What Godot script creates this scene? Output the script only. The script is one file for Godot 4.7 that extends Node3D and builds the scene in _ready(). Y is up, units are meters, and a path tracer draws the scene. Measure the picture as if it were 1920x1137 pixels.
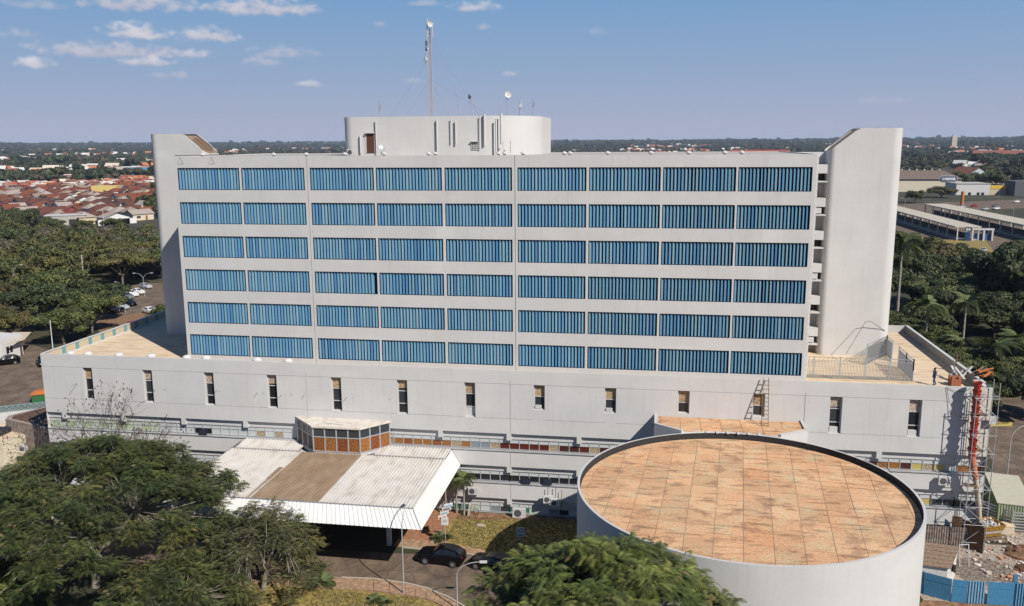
extends Node3D

# ---------------------------------------------------------------- helpers
class Geo:
	var v := PackedVector3Array()
	var n := PackedVector3Array()
	var c := PackedColorArray()
	var col := Color(1, 1, 1)
	func tri(a: Vector3, b: Vector3, d: Vector3) -> void:   # counter-clockwise seen from outside
		var m := (b - a).cross(d - a)
		m = m.normalized() if m.length_squared() > 1e-14 else Vector3.UP
		v.append(a); v.append(d); v.append(b)
		n.append(m); n.append(m); n.append(m)
		c.append(col); c.append(col); c.append(col)
	func quad(a: Vector3, b: Vector3, d: Vector3, e: Vector3) -> void:
		tri(a, b, d)
		tri(a, d, e)
	func smooth_quad(a: Vector3, b: Vector3, d: Vector3, e: Vector3, na: Vector3, nb: Vector3, nd: Vector3, ne: Vector3) -> void:
		for p in [[a, na], [d, nd], [b, nb], [a, na], [e, ne], [d, nd]]:
			v.append(p[0]); n.append(p[1]); c.append(col)
	func box(o: Vector3, s: Vector3, b := Basis()) -> void:
		var x := b.x * s.x / 2
		var y := b.y * s.y / 2
		var z := b.z * s.z / 2
		quad(o - x - y + z, o + x - y + z, o + x + y + z, o - x + y + z)
		quad(o + x - y - z, o - x - y - z, o - x + y - z, o + x + y - z)
		quad(o + x - y + z, o + x - y - z, o + x + y - z, o + x + y + z)
		quad(o - x - y - z, o - x - y + z, o - x + y + z, o - x + y - z)
		quad(o - x + y + z, o + x + y + z, o + x + y - z, o - x + y - z)
		quad(o - x - y - z, o + x - y - z, o + x - y + z, o - x - y + z)
	func bx(x0: float, y0: float, z0: float, x1: float, y1: float, z1: float) -> void:
		box(Vector3((x0 + x1) / 2, (y0 + y1) / 2, (z0 + z1) / 2), Vector3(x1 - x0, y1 - y0, z1 - z0))
	func bar(a: Vector3, b: Vector3, w: float, h: float) -> void:
		var z := (b - a)
		var l := z.length()
		if l < 1e-5: return
		z /= l
		var up := Vector3.UP if absf(z.y) < 0.95 else Vector3.RIGHT
		var x := up.cross(z).normalized()
		box((a + b) / 2, Vector3(w, h, l), Basis(x, z.cross(x), z))
	func cyl(a: Vector3, b: Vector3, ra: float, rb: float, seg := 8, caps := true) -> void:
		var z := (b - a).normalized()
		var up := Vector3.UP if absf(z.y) < 0.95 else Vector3.RIGHT
		var x := up.cross(z).normalized()
		var y := z.cross(x)
		for i in seg:
			var t0 := TAU * i / seg
			var t1 := TAU * (i + 1) / seg
			var d0 := x * cos(t0) + y * sin(t0)
			var d1 := x * cos(t1) + y * sin(t1)
			smooth_quad(a + d0 * ra, a + d1 * ra, b + d1 * rb, b + d0 * rb, d0, d1, d1, d0)
			if caps:
				if rb > 0.001: tri(b, b + d0 * rb, b + d1 * rb)
				if ra > 0.001: tri(a, a + d1 * ra, a + d0 * ra)
	func path(pts: Array, r0: float, r1: float, seg := 6) -> void:
		for i in pts.size() - 1:
			var k := float(i) / (pts.size() - 1)
			var k1 := float(i + 1) / (pts.size() - 1)
			cyl(pts[i], pts[i + 1], lerpf(r0, r1, k), lerpf(r0, r1, k1), seg, i == pts.size() - 2)
	func lathe(o: Vector3, prof: Array, seg := 12) -> void:   # [[r, y] ...] from bottom to top
		for j in prof.size() - 1:
			var p: Array = prof[j]
			var q: Array = prof[j + 1]
			var s := Vector2(q[1] - p[1], p[0] - q[0]).normalized()
			for i in seg:
				var t0 := TAU * i / seg
				var t1 := TAU * (i + 1) / seg
				var d0 := Vector3(cos(t0), 0, -sin(t0))
				var d1 := Vector3(cos(t1), 0, -sin(t1))
				var n0 := (d0 * s.x + Vector3.UP * s.y)
				var n1 := (d1 * s.x + Vector3.UP * s.y)
				smooth_quad(o + d0 * p[0] + Vector3.UP * p[1], o + d1 * p[0] + Vector3.UP * p[1], o + d1 * q[0] + Vector3.UP * q[1], o + d0 * q[0] + Vector3.UP * q[1], n0, n1, n1, n0)
	func prism(poly: PackedVector2Array, y0: float, y1: float, bottom := false) -> void:   # x, z outline
		var area := 0.0
		var m := poly.size()
		for i in m:
			area += poly[i].cross(poly[(i + 1) % m])
		var p := poly
		if area > 0: p.reverse()      # now counter-clockwise seen from above (z points down)
		for i in m:
			var a := p[i]
			var b := p[(i + 1) % m]
			if y1 - y0 > 1e-4: quad(Vector3(a.x, y0, a.y), Vector3(b.x, y0, b.y), Vector3(b.x, y1, b.y), Vector3(a.x, y1, a.y))
		var t := Geometry2D.triangulate_polygon(p)
		for i in range(0, t.size(), 3):
			var tr := [p[t[i]], p[t[i + 1]], p[t[i + 2]]]
			if (tr[1] - tr[0]).cross(tr[2] - tr[0]) > 0: tr.reverse()
			tri(Vector3(tr[0].x, y1, tr[0].y), Vector3(tr[1].x, y1, tr[1].y), Vector3(tr[2].x, y1, tr[2].y))
			if bottom: tri(Vector3(tr[2].x, y0, tr[2].y), Vector3(tr[1].x, y0, tr[1].y), Vector3(tr[0].x, y0, tr[0].y))
	# a wall sheet with openings; holes are [x0, y0, x1, y1, depth, closed]
	func holed(o: Vector3, ux: Vector3, uy: Vector3, w: float, h: float, holes: Array) -> void:
		var xs := [0.0, w]
		var ys := [0.0, h]
		for q in holes:
			for x in [q[0], q[2]]:
				if not xs.has(x): xs.append(x)
			for y in [q[1], q[3]]:
				if not ys.has(y): ys.append(y)
		xs.sort(); ys.sort()
		var nn := ux.cross(uy)
		for j in ys.size() - 1:
			var run := -1.0
			for i in xs.size() - 1:
				var cx: float = (xs[i] + xs[i + 1]) / 2
				var cy: float = (ys[j] + ys[j + 1]) / 2
				var open := false
				for q in holes:
					if cx > q[0] and cx < q[2] and cy > q[1] and cy < q[3]:
						open = true
						break
				if not open and run < 0: run = xs[i]
				if run >= 0 and (open or i == xs.size() - 2):
					var e: float = xs[i] if open else xs[i + 1]
					quad(o + ux * run + uy * ys[j], o + ux * e + uy * ys[j], o + ux * e + uy * ys[j + 1], o + ux * run + uy * ys[j + 1])
					run = -1.0
		for q in holes:
			var a = o + ux * q[0] + uy * q[1]
			var b = o + ux * q[2] + uy * q[1]
			var d = o + ux * q[2] + uy * q[3]
			var e = o + ux * q[0] + uy * q[3]
			var k: Vector3 = -nn * q[4]
			quad(a, b, b + k, a + k)
			quad(d, e, e + k, d + k)
			quad(b, d, d + k, b + k)
			quad(e, a, a + k, e + k)
			if q[5]: quad(a + k, b + k, d + k, e + k)
	func mesh(m: Material, colours := false) -> ArrayMesh:
		var a := []
		a.resize(Mesh.ARRAY_MAX)
		a[Mesh.ARRAY_VERTEX] = v
		a[Mesh.ARRAY_NORMAL] = n
		if colours: a[Mesh.ARRAY_COLOR] = c
		var am := ArrayMesh.new()
		am.add_surface_from_arrays(Mesh.PRIMITIVE_TRIANGLES, a)
		am.surface_set_material(0, m)
		return am

var used := {}
var rng := RandomNumberGenerator.new()

func numbered(called: String) -> String:
	if not used.has(called):
		used[called] = 0
		return called
	used[called] += 1
	return "%s_%03d" % [called, used[called]]

func tag(o: Node3D, label: String, category := "", group := "", kind := "") -> Node3D:
	if label: o.set_meta("label", label)
	if category: o.set_meta("category", category)
	if group: o.set_meta("group", group)
	if kind: o.set_meta("kind", kind)
	return o

func thing(called: String, label: String, category: String, at := Vector3.ZERO, turn := 0.0, group := "") -> Node3D:
	var o := Node3D.new()
	o.name = numbered(called)
	add_child(o)
	o.position = at
	o.rotation.y = turn
	tag(o, label, category, group)
	return o

func put(called: String, mesh: Mesh, parent: Node3D, at := Vector3.ZERO, basis := Basis()) -> MeshInstance3D:
	var o := MeshInstance3D.new()
	o.name = called
	o.mesh = mesh
	o.transform = Transform3D(basis, at)
	parent.add_child(o, true)
	return o

func solo(called: String, mesh: Mesh, label: String, category: String, group := "", at := Vector3.ZERO, basis := Basis()) -> MeshInstance3D:
	var o := put(numbered(called), mesh, self, at, basis)
	tag(o, label, category, group)
	return o

func struct(called: String, g: Geo, m: Material) -> MeshInstance3D:
	var o := put(numbered(called), g.mesh(m), self)
	o.set_meta("kind", "structure")
	return o

func dup(src: Node3D, at: Vector3, turn: float, label := "", size := Vector3.ONE) -> Node3D:
	var r: Node3D = src.duplicate()
	var base := String(src.name)
	if base.length() > 4 and base[base.length() - 4] == "_" and base.right(3).is_valid_int(): base = base.left(base.length() - 4)
	r.name = numbered(base)
	add_child(r)
	r.transform = Transform3D(Basis(Vector3.UP, turn).scaled_local(size), at)
	if label: r.set_meta("label", label)
	return r

# ---------------------------------------------------------------- textures and materials
var tex := {}

func noise_tex(key: String, lo: Color, hi: Color, freq: float, octaves := 5, seed_ := 1, points := [], size := 512) -> Texture2D:
	if tex.has(key): return tex[key]
	var f := FastNoiseLite.new()
	f.noise_type = FastNoiseLite.TYPE_SIMPLEX_SMOOTH
	f.frequency = freq
	f.fractal_octaves = octaves
	f.seed = seed_
	var g := Gradient.new()
	g.set_color(0, lo); g.set_color(1, hi)
	for p in points: g.add_point(p[0], p[1])
	var t := NoiseTexture2D.new()
	t.width = size; t.height = size
	t.seamless = true
	t.noise = f
	t.color_ramp = g
	tex[key] = t
	return t

func bump_tex(key: String, freq: float, strength: float, seed_ := 5) -> Texture2D:
	if tex.has(key): return tex[key]
	var f := FastNoiseLite.new()
	f.frequency = freq
	f.fractal_octaves = 5
	f.seed = seed_
	var t := NoiseTexture2D.new()
	t.width = 512; t.height = 512
	t.seamless = true
	t.as_normal_map = true
	t.bump_strength = strength
	t.noise = f
	tex[key] = t
	return t

# one layer of noise as bytes, stretched by drawing it small along one side
func layer(size: int, freq: float, oct: int, seed_: int, nx := 1, ny := 1, cells := false) -> PackedByteArray:
	var f := FastNoiseLite.new()
	f.seed = seed_
	f.frequency = freq
	f.fractal_octaves = oct
	f.noise_type = FastNoiseLite.TYPE_SIMPLEX_SMOOTH
	if cells:
		f.noise_type = FastNoiseLite.TYPE_CELLULAR
		f.cellular_return_type = FastNoiseLite.RETURN_DISTANCE2_SUB
		f.domain_warp_enabled = true
		f.domain_warp_amplitude = 22.0
		f.domain_warp_frequency = 0.02
	var im := f.get_seamless_image(size / nx, size / ny)
	im.convert(Image.FORMAT_L8)
	im.resize(size, size, Image.INTERPOLATE_CUBIC)
	return im.get_data()

func picture(size: int, bytes: PackedByteArray) -> Texture2D:
	return ImageTexture.create_from_image(Image.create_from_data(size, size, false, Image.FORMAT_RGB8, bytes))

# weathered paint: broad tone, rain streaks, repainted patches
func wall_picture() -> Texture2D:
	var n := 1024
	var a := layer(n, 0.006, 5, 3)
	var b := layer(n, 0.055, 3, 8, 1, 16)
	var c := layer(n, 0.09, 4, 9)
	var out := PackedByteArray()
	out.resize(n * n * 3)
	for i in n * n:
		var v := 246.0 + (a[i] - 128) * 0.05 + (c[i] - 128) * 0.028 - maxf(0.0, b[i] - 160.0) * 0.07
		out[i * 3] = int(clampf(v, 0, 255))
		out[i * 3 + 1] = int(clampf(v - maxf(0.0, b[i] - 150.0) * 0.025, 0, 255))
		out[i * 3 + 2] = int(clampf(v - maxf(0.0, b[i] - 150.0) * 0.06, 0, 255))
	rng.seed = 6
	for k in 34:
		var w := rng.randi_range(20, 130)
		var h := rng.randi_range(12, 90)
		var x0 := rng.randi_range(0, n - w - 1)
		var y0 := rng.randi_range(0, n - h - 1)
		var d := rng.randi_range(-5, 6)
		for y in range(y0, y0 + h):
			for x in range(x0 * 3 + y * n * 3, (x0 + w) * 3 + y * n * 3): out[x] = clampi(out[x] + d, 0, 255)
	return picture(n, out)

# old roof screed: orange brown, greyed patches, streaks and dark growth
func roof_picture() -> Texture2D:
	var n := 1024
	var a := layer(n, 0.005, 4, 21)
	var b := layer(n, 0.014, 5, 22)
	var c := layer(n, 0.05, 4, 23, 5, 1)
	var e := layer(n, 0.12, 3, 24)
	var out := PackedByteArray()
	out.resize(n * n * 3)
	for i in n * n:
		var col := Vector3(204, 166, 130)
		col = col.lerp(Vector3(205, 148, 108), clampf((a[i] - 105) / 70.0, 0, 1) * 0.36)
		col = col.lerp(Vector3(196, 178, 146), clampf((b[i] - 140) / 60.0, 0, 1) * 0.6)
		col = col.lerp(Vector3(142, 108, 84), clampf((100 - b[i]) / 50.0 + (100 - a[i]) / 160.0, 0, 1) * 0.5)
		col *= 1.0 - clampf((c[i] - 150) / 75.0, 0, 1) * 0.24 + (e[i] - 128) * 0.0009
		out[i * 3] = int(clampf(col.x, 0, 255)); out[i * 3 + 1] = int(clampf(col.y, 0, 255)); out[i * 3 + 2] = int(clampf(col.z, 0, 255))
	return picture(n, out)

func asphalt_picture() -> Texture2D:
	var n := 1024
	var a := layer(n, 0.006, 5, 51)
	var b := layer(n, 0.11, 3, 52)
	var c := layer(n, 0.011, 1, 53, 1, 1, true)
	var out := PackedByteArray()
	out.resize(n * n * 3)
	for i in n * n:
		var v := 214.0 + (a[i] - 128) * 0.32 + (b[i] - 128) * 0.22
		if c[i] < 16: v *= 0.87
		out[i * 3] = int(clampf(v, 0, 255)); out[i * 3 + 1] = int(clampf(v * 0.985, 0, 255)); out[i * 3 + 2] = int(clampf(v * 0.96, 0, 255))
	return picture(n, out)

func lin(r: float, g: float, b: float) -> Color:      # a real-world base colour, as the sRGB that albedo_color takes
	return Color(r * 0.8, g * 0.8, b * 0.8).linear_to_srgb()

func plain(c: Color, rough := 0.8, metal := 0.0) -> StandardMaterial3D:
	var m := StandardMaterial3D.new()
	m.albedo_color = c
	m.roughness = rough
	m.metallic = metal
	return m

func worn(c: Color, t: Texture2D, scale: Vector3, rough := 0.85, bump: Texture2D = null, world := true) -> StandardMaterial3D:
	var m := plain(c, rough)
	m.albedo_texture = t
	m.uv1_triplanar = true
	m.uv1_world_triplanar = world
	m.uv1_scale = scale
	if bump:
		m.normal_enabled = true
		m.normal_texture = bump
		m.normal_scale = 0.5
	return m

func tinted(rough := 0.8) -> StandardMaterial3D:       # takes its colour from the vertices
	var m := StandardMaterial3D.new()
	m.vertex_color_use_as_albedo = true
	m.roughness = rough
	m.cull_mode = BaseMaterial3D.CULL_DISABLED
	return m

func v2(a: Array) -> PackedVector2Array:
	var p := PackedVector2Array()
	for i in range(0, a.size(), 2): p.append(Vector2(a[i], a[i + 1]))
	return p

const CLOUDS := [[328.17, 6.41, 2.08, 0.50, 1.00, 1.00], [332.01, 6.37, 2.41, 0.50, 0.80, 0.90], [335.36, 8.06, 3.85, 0.66, 0.70, 0.95], [328.15, 8.00, 3.85, 0.54, 0.50, 0.85], [348.48, 8.34, 1.68, 0.35, 0.90, 0.80], [326.79, 5.32, 5.03, 0.50, 0.45, 0.85], [330.94, 5.33, 1.41, 0.27, 0.85, 0.80], [328.53, 4.80, 1.68, 0.35, 0.90, 0.85], [322.74, 4.53, 1.21, 0.35, 1.00, 0.90], [336.48, 5.45, 2.51, 0.47, 0.45, 0.60], [335.18, 4.95, 1.27, 0.27, 0.50, 0.60], [338.00, 3.65, 0.94, 0.23, 0.90, 0.70], [330.04, 4.07, 1.61, 0.23, 0.40, 0.50], [342.43, 7.35, 0.54, 0.19, 0.50, 0.50], [345.29, 8.57, 1.34, 0.19, 0.45, 0.50], [350.54, 4.32, 0.50, 0.19, 0.90, 0.60], [344.60, 3.91, 0.94, 0.23, 0.60, 0.45], [348.97, 7.19, 0.54, 0.19, 0.50, 0.50], [321.98, 6.13, 1.34, 0.27, 0.50, 0.50], [322.91, 7.70, 2.01, 0.27, 0.40, 0.50], [356.24, 6.80, 1.01, 0.23, 0.50, 0.30], [13.30, 2.26, 2.01, 0.23, 0.50, 0.25]]

# ---------------------------------------------------------------- the scene
func _ready() -> void:
	rng.seed = 7
	var cam := Camera3D.new()
	cam.name = "Camera3D"
	cam.position = Vector3(49.8316, 38.0637, 85.787)
	cam.rotation = Vector3(-0.183739, 0.161951, -0.006267)
	cam.fov = 38.59
	cam.near = 0.5
	cam.far = 60000.0
	add_child(cam)
	cam.make_current()
	var sky := Sky.new()
	var pano := PanoramaSkyMaterial.new()
	pano.panorama = sky_picture()
	pano.filter = true
	sky.sky_material = pano
	var env := Environment.new()
	env.background_mode = Environment.BG_SKY
	env.sky = sky
	env.ambient_light_source = Environment.AMBIENT_SOURCE_SKY
	env.tonemap_mode = Environment.TONE_MAPPER_LINEAR
	env.tonemap_exposure = 1.35
	env.sdfgi_enabled = true
	env.ssao_enabled = true
	env.ssil_enabled = true
	env.fog_enabled = true
	env.fog_density = 0.00005
	env.fog_light_color = Color(0.70, 0.76, 0.86)
	var we := WorldEnvironment.new()
	we.name = "WorldEnvironment"
	we.environment = env
	add_child(we)
	var sun := DirectionalLight3D.new()
	sun.name = "sun"
	sun.light_energy = 1.6
	sun.light_color = Color(1.0, 0.972, 0.93)
	sun.light_angular_distance = 0.5
	sun.shadow_enabled = true
	var to_sun := Vector3(14.73, 17.5, 12.9).normalized()
	add_child(sun)
	sun.transform = Transform3D(Basis.looking_at(-to_sun, Vector3.UP), Vector3(0, 90, 0))
	materials()
	grounds()
	ward_block()
	podium()
	annex()
	canopy()
	antennas()
	roof_things()
	site_right()
	yard_left()
	front_things()
	tree_kinds()
	foreground_trees()
	background_left()
	background_right()
	far_land()

# clouds and air only: rows of clear sky, then soft clouds all round it
func sky_picture() -> ImageTexture:
	var w := 4096
	var h := 2048
	var im := Image.create_empty(w, h, false, Image.FORMAT_RGBF)
	var stops := [[0.0, Color(0.300, 0.325, 0.415)], [1.2, Color(0.288, 0.32, 0.42)], [4.0, Color(0.222, 0.298, 0.43)], [8.5, Color(0.146, 0.265, 0.437)], [16.0, Color(0.085, 0.185, 0.37)], [32.0, Color(0.046, 0.112, 0.26)], [90.0, Color(0.026, 0.066, 0.17)]]
	for y in h:
		var el := 90.0 - 180.0 * (y + 0.5) / h
		var c: Color = stops[0][1]
		if el > 0:
			for i in stops.size() - 1:
				if el >= stops[i][0]: c = stops[i][1].lerp(stops[i + 1][1], clampf((el - stops[i][0]) / (stops[i + 1][0] - stops[i][0]), 0, 1))
		im.fill_rect(Rect2i(0, y, w, 1), c)
	var f := FastNoiseLite.new()
	f.frequency = 1.0
	f.fractal_octaves = 5
	f.seed = 12
	# azimuth, height, half width, half height (degrees), brightness, thickness
	var list := CLOUDS.duplicate(true)
	rng.seed = 5
	for k in 46:
		var az := rng.randf_range(24, 316)
		var el := 3.0 + 26.0 * pow(rng.randf(), 1.6)
		var s := rng.randf_range(0.8, 3.6) * (0.7 + el / 18)
		list.append([az, el, s, s * rng.randf_range(0.16, 0.3), rng.randf_range(0.4, 1.0), rng.randf_range(0.5, 1.0)])
	for q in list:
		q[3] *= 0.9
		var px: float = w / 360.0
		var x0 := int((q[0] - q[2] * 1.3) * px)
		var x1 := int((q[0] + q[2] * 1.3) * px)
		var y0 := int((90 - q[1] - q[3] * 1.8) * px)
		var y1 := int((90 - q[1] + q[3] * 1.4) * px)
		for yy in range(maxi(y0, 0), mini(y1, h / 2 - 1)):
			for xx in range(x0, x1):
				var az: float = xx / px
				var el: float = 90 - yy / px
				var dx: float = (az - q[0]) / q[2]
				var dy: float = (el - q[1]) / q[3]
				dy = dy / 1.5 if dy > 0 else dy / 0.75
				var d := dx * dx + dy * dy
				if d > 1.5: continue
				var nz := f.get_noise_3d(az * 0.9, el * 1.9, q[2]) * 0.75 + f.get_noise_3d(az * 2.6, el * 4.5, 7.0) * 0.26
				var a := clampf((0.62 - d * 0.62 + nz * 0.8) * 1.35, 0, 1)
				a = a * a * (3 - 2 * a) * q[5] * 0.9
				if a < 0.01: continue
				var lit = clampf(0.35 + dy * 0.35 + nz * 0.6, 0, 1) * q[4]
				var cc := Color(0.37, 0.36, 0.42).lerp(Color(0.62, 0.615, 0.63), lit)
				var xi := posmod(xx, w)
				im.set_pixel(xi, yy, im.get_pixel(xi, yy).lerp(cc, a))
	return ImageTexture.create_from_image(im)

var M := {}

func materials() -> void:
	var soft := noise_tex("soft", Color(0.945, 0.94, 0.93), Color(1, 1, 1), 0.006, 6, 3)
	var fine := noise_tex("fine", Color(0.80, 0.80, 0.80), Color(1, 1, 1), 0.03, 5, 4)
	var grit := bump_tex("grit", 0.05, 3.0)
	var relief := bump_tex("relief", 0.012, 4.0)
	
	M.wall_cream = worn(lin(0.62, 0.585, 0.51), soft, Vector3(0.1, 0.06, 0.1), 0.9)
	M.white = worn(lin(0.74, 0.73, 0.71), fine, Vector3(0.4, 0.15, 0.4), 0.75)
	M.trim = worn(lin(0.66, 0.65, 0.64), fine, Vector3(0.5, 0.2, 0.5), 0.7)
	M.alu = plain(lin(0.5, 0.51, 0.53), 0.4, 0.3)
	M.groove = plain(lin(0.20, 0.195, 0.19), 0.95)
	M.dark = plain(lin(0.02, 0.022, 0.026), 0.7)
	M.glass = plain(lin(0.018, 0.02, 0.024), 0.12)
	M.glass2 = plain(lin(0.035, 0.042, 0.05), 0.2)
	M.rusty = worn(lin(0.26, 0.15, 0.08), noise_tex("rust", Color(0.5, 0.4, 0.35), Color(1, 1, 1), 0.02, 5, 9), Vector3(0.5, 0.5, 0.5), 0.8)
	var stain := roof_picture()
	var paint := wall_picture()
	M.wall = worn(lin(0.61, 0.602, 0.59), paint, Vector3(0.031, 0.031, 0.031), 0.9)
	for k in 5:
		var s := 1.0 + 0.022 * (k - 2)
		M["slab%d" % k] = worn(Color(0.905 * s, 0.90 * s, 0.885 * s), stain, Vector3(0.029, 0.029, 0.029), 0.95)
	M.slab_pink = worn(Color(0.90, 0.86, 0.82), stain, Vector3(0.029, 0.029, 0.029), 0.95)
	M.deck = worn(Color(0.90, 0.895, 0.89), noise_tex("deckn", Color(0.70, 0.62, 0.52), Color(0.87, 0.79, 0.68), 0.012, 6, 31, [[0.4, Color(0.81, 0.73, 0.62)]]), Vector3(0.05, 0.05, 0.16), 0.95)
	M.roof_grey = worn(lin(0.42, 0.40, 0.38), soft, Vector3(0.2, 0.2, 0.2), 0.95, grit)
	M.canopy_white = worn(lin(0.63, 0.615, 0.595), noise_tex("sheet", Color(0.80, 0.77, 0.73), Color(1, 1, 1), 0.012, 6, 41, [[0.42, Color(0.95, 0.94, 0.92)]]), Vector3(0.12, 0.12, 0.05), 0.6)
	M.canopy_brown = worn(lin(0.33, 0.25, 0.175), noise_tex("sheet_b", Color(0.78, 0.72, 0.66), Color(1, 1, 1), 0.012, 6, 42), Vector3(0.12, 0.12, 0.05), 0.85)
	M.fascia = worn(lin(0.78, 0.78, 0.78), soft, Vector3(0.1, 0.1, 0.1), 0.55)
	M.asphalt = worn(lin(0.21, 0.155, 0.113), asphalt_picture(), Vector3(0.045, 0.045, 0.045), 0.95, grit)
	M.paving = worn(lin(0.46, 0.30, 0.185), noise_tex("pav", Color(0.7, 0.68, 0.66), Color(1, 1, 1), 0.02, 6, 52), Vector3(0.16, 0.16, 0.16), 0.95, grit)
	M.red_paving = worn(lin(0.42, 0.20, 0.11), tex["pav"], Vector3(0.2, 0.2, 0.2), 0.95, grit)
	M.kerb = worn(lin(0.52, 0.46, 0.38), fine, Vector3(0.5, 0.5, 0.5), 0.95)
	M.kerb_yellow = worn(lin(0.60, 0.48, 0.12), fine, Vector3(0.5, 0.5, 0.5), 0.9)
	var lawn := noise_tex("lawn", Color(0.32, 0.275, 0.13), Color(0.60, 0.52, 0.30), 0.025, 6, 61, [[0.45, Color(0.47, 0.41, 0.205)]])
	M.lawn = worn(Color(1.0, 1.0, 1.0), lawn, Vector3(0.11, 0.11, 0.11), 1.0, relief)
	M.soil = worn(lin(0.34, 0.20, 0.115), noise_tex("soiln", Color(0.6, 0.55, 0.5), Color(1, 1, 1), 0.02, 6, 62), Vector3(0.12, 0.12, 0.12), 1.0, relief)
	M.rubble = worn(lin(0.64, 0.56, 0.48), noise_tex("rub", Color(0.45, 0.4, 0.36), Color(1, 1, 1), 0.04, 6, 63), Vector3(0.2, 0.2, 0.2), 1.0, relief)
	M.land = worn(Color(1, 1, 1), noise_tex("landn", Color(0.13, 0.14, 0.08), Color(0.30, 0.26, 0.18), 0.01, 6, 64, [[0.5, Color(0.18, 0.185, 0.10)]]), Vector3(0.008, 0.008, 0.008), 1.0)
	M.steel = plain(lin(0.42, 0.43, 0.45), 0.5, 0.4)
	M.steel_dark = plain(lin(0.10, 0.10, 0.11), 0.6, 0.3)
	M.lamp = plain(lin(0.42, 0.42, 0.42), 0.5, 0.2)
	M.cream = worn(lin(0.68, 0.58, 0.42), fine, Vector3(0.3, 0.3, 0.3), 0.85)
	M.blue_paint = worn(lin(0.05, 0.24, 0.44), fine, Vector3(0.4, 0.1, 0.4), 0.6)
	M.blue_pale = worn(lin(0.20, 0.42, 0.60), fine, Vector3(0.4, 0.1, 0.4), 0.6)
	M.blue_worn = worn(lin(0.25, 0.44, 0.50), noise_tex("bw", Color(0.6, 0.75, 0.8), Color(1, 0.95, 0.9), 0.03, 5, 71), Vector3(0.8, 0.3, 0.8), 0.9)
	M.navy = plain(lin(0.006, 0.018, 0.055), 0.7)
	for k in 6:
		var q: Array = SLATC[k]
		M["slat%d" % k] = worn(lin(q[0], q[1], q[2]), fine, Vector3(0.8, 0.25, 0.8), 0.55)
	M.slats = tinted(0.55)
	M.tint = tinted(0.8)
	M.leaf = tinted(0.75)
	M.bark = worn(lin(0.20, 0.165, 0.125), fine, Vector3(0.8, 0.4, 0.8), 0.95)
	M.bark_pale = worn(lin(0.34, 0.30, 0.25), fine, Vector3(0.8, 0.4, 0.8), 0.95)
	M.green_sheet = worn(lin(0.36, 0.42, 0.26), soft, Vector3(0.3, 0.3, 0.3), 0.7)
	M.green_dark = worn(lin(0.13, 0.20, 0.08), soft, Vector3(0.3, 0.3, 0.3), 0.7)
	M.yellow = worn(lin(0.52, 0.33, 0.04), tex["rust"], Vector3(0.4, 0.4, 0.4), 0.7)
	M.red = worn(lin(0.43, 0.035, 0.022), fine, Vector3(0.4, 0.4, 0.4), 0.5)
	M.orange = worn(lin(0.62, 0.20, 0.05), fine, Vector3(0.4, 0.4, 0.4), 0.7)
	M.wood = worn(lin(0.34, 0.24, 0.14), tex["rust"], Vector3(0.6, 0.6, 0.6), 0.9)
	M.brick = worn(lin(0.42, 0.15, 0.07), fine, Vector3(0.8, 0.8, 0.8), 0.95)
	M.rubber = plain(lin(0.02, 0.02, 0.02), 0.9)
	M.chrome = plain(lin(0.5, 0.5, 0.52), 0.3, 0.8)
	M.lens = plain(lin(0.65, 0.66, 0.68), 0.15)
	M.tail = plain(lin(0.35, 0.02, 0.02), 0.3)

# ---------------------------------------------------------------- ground
func sheet(called: String, pts: Array, y: float, m: Material) -> void:
	var g := Geo.new()
	g.prism(v2(pts), y, y)
	struct(called, g, m)

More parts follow.
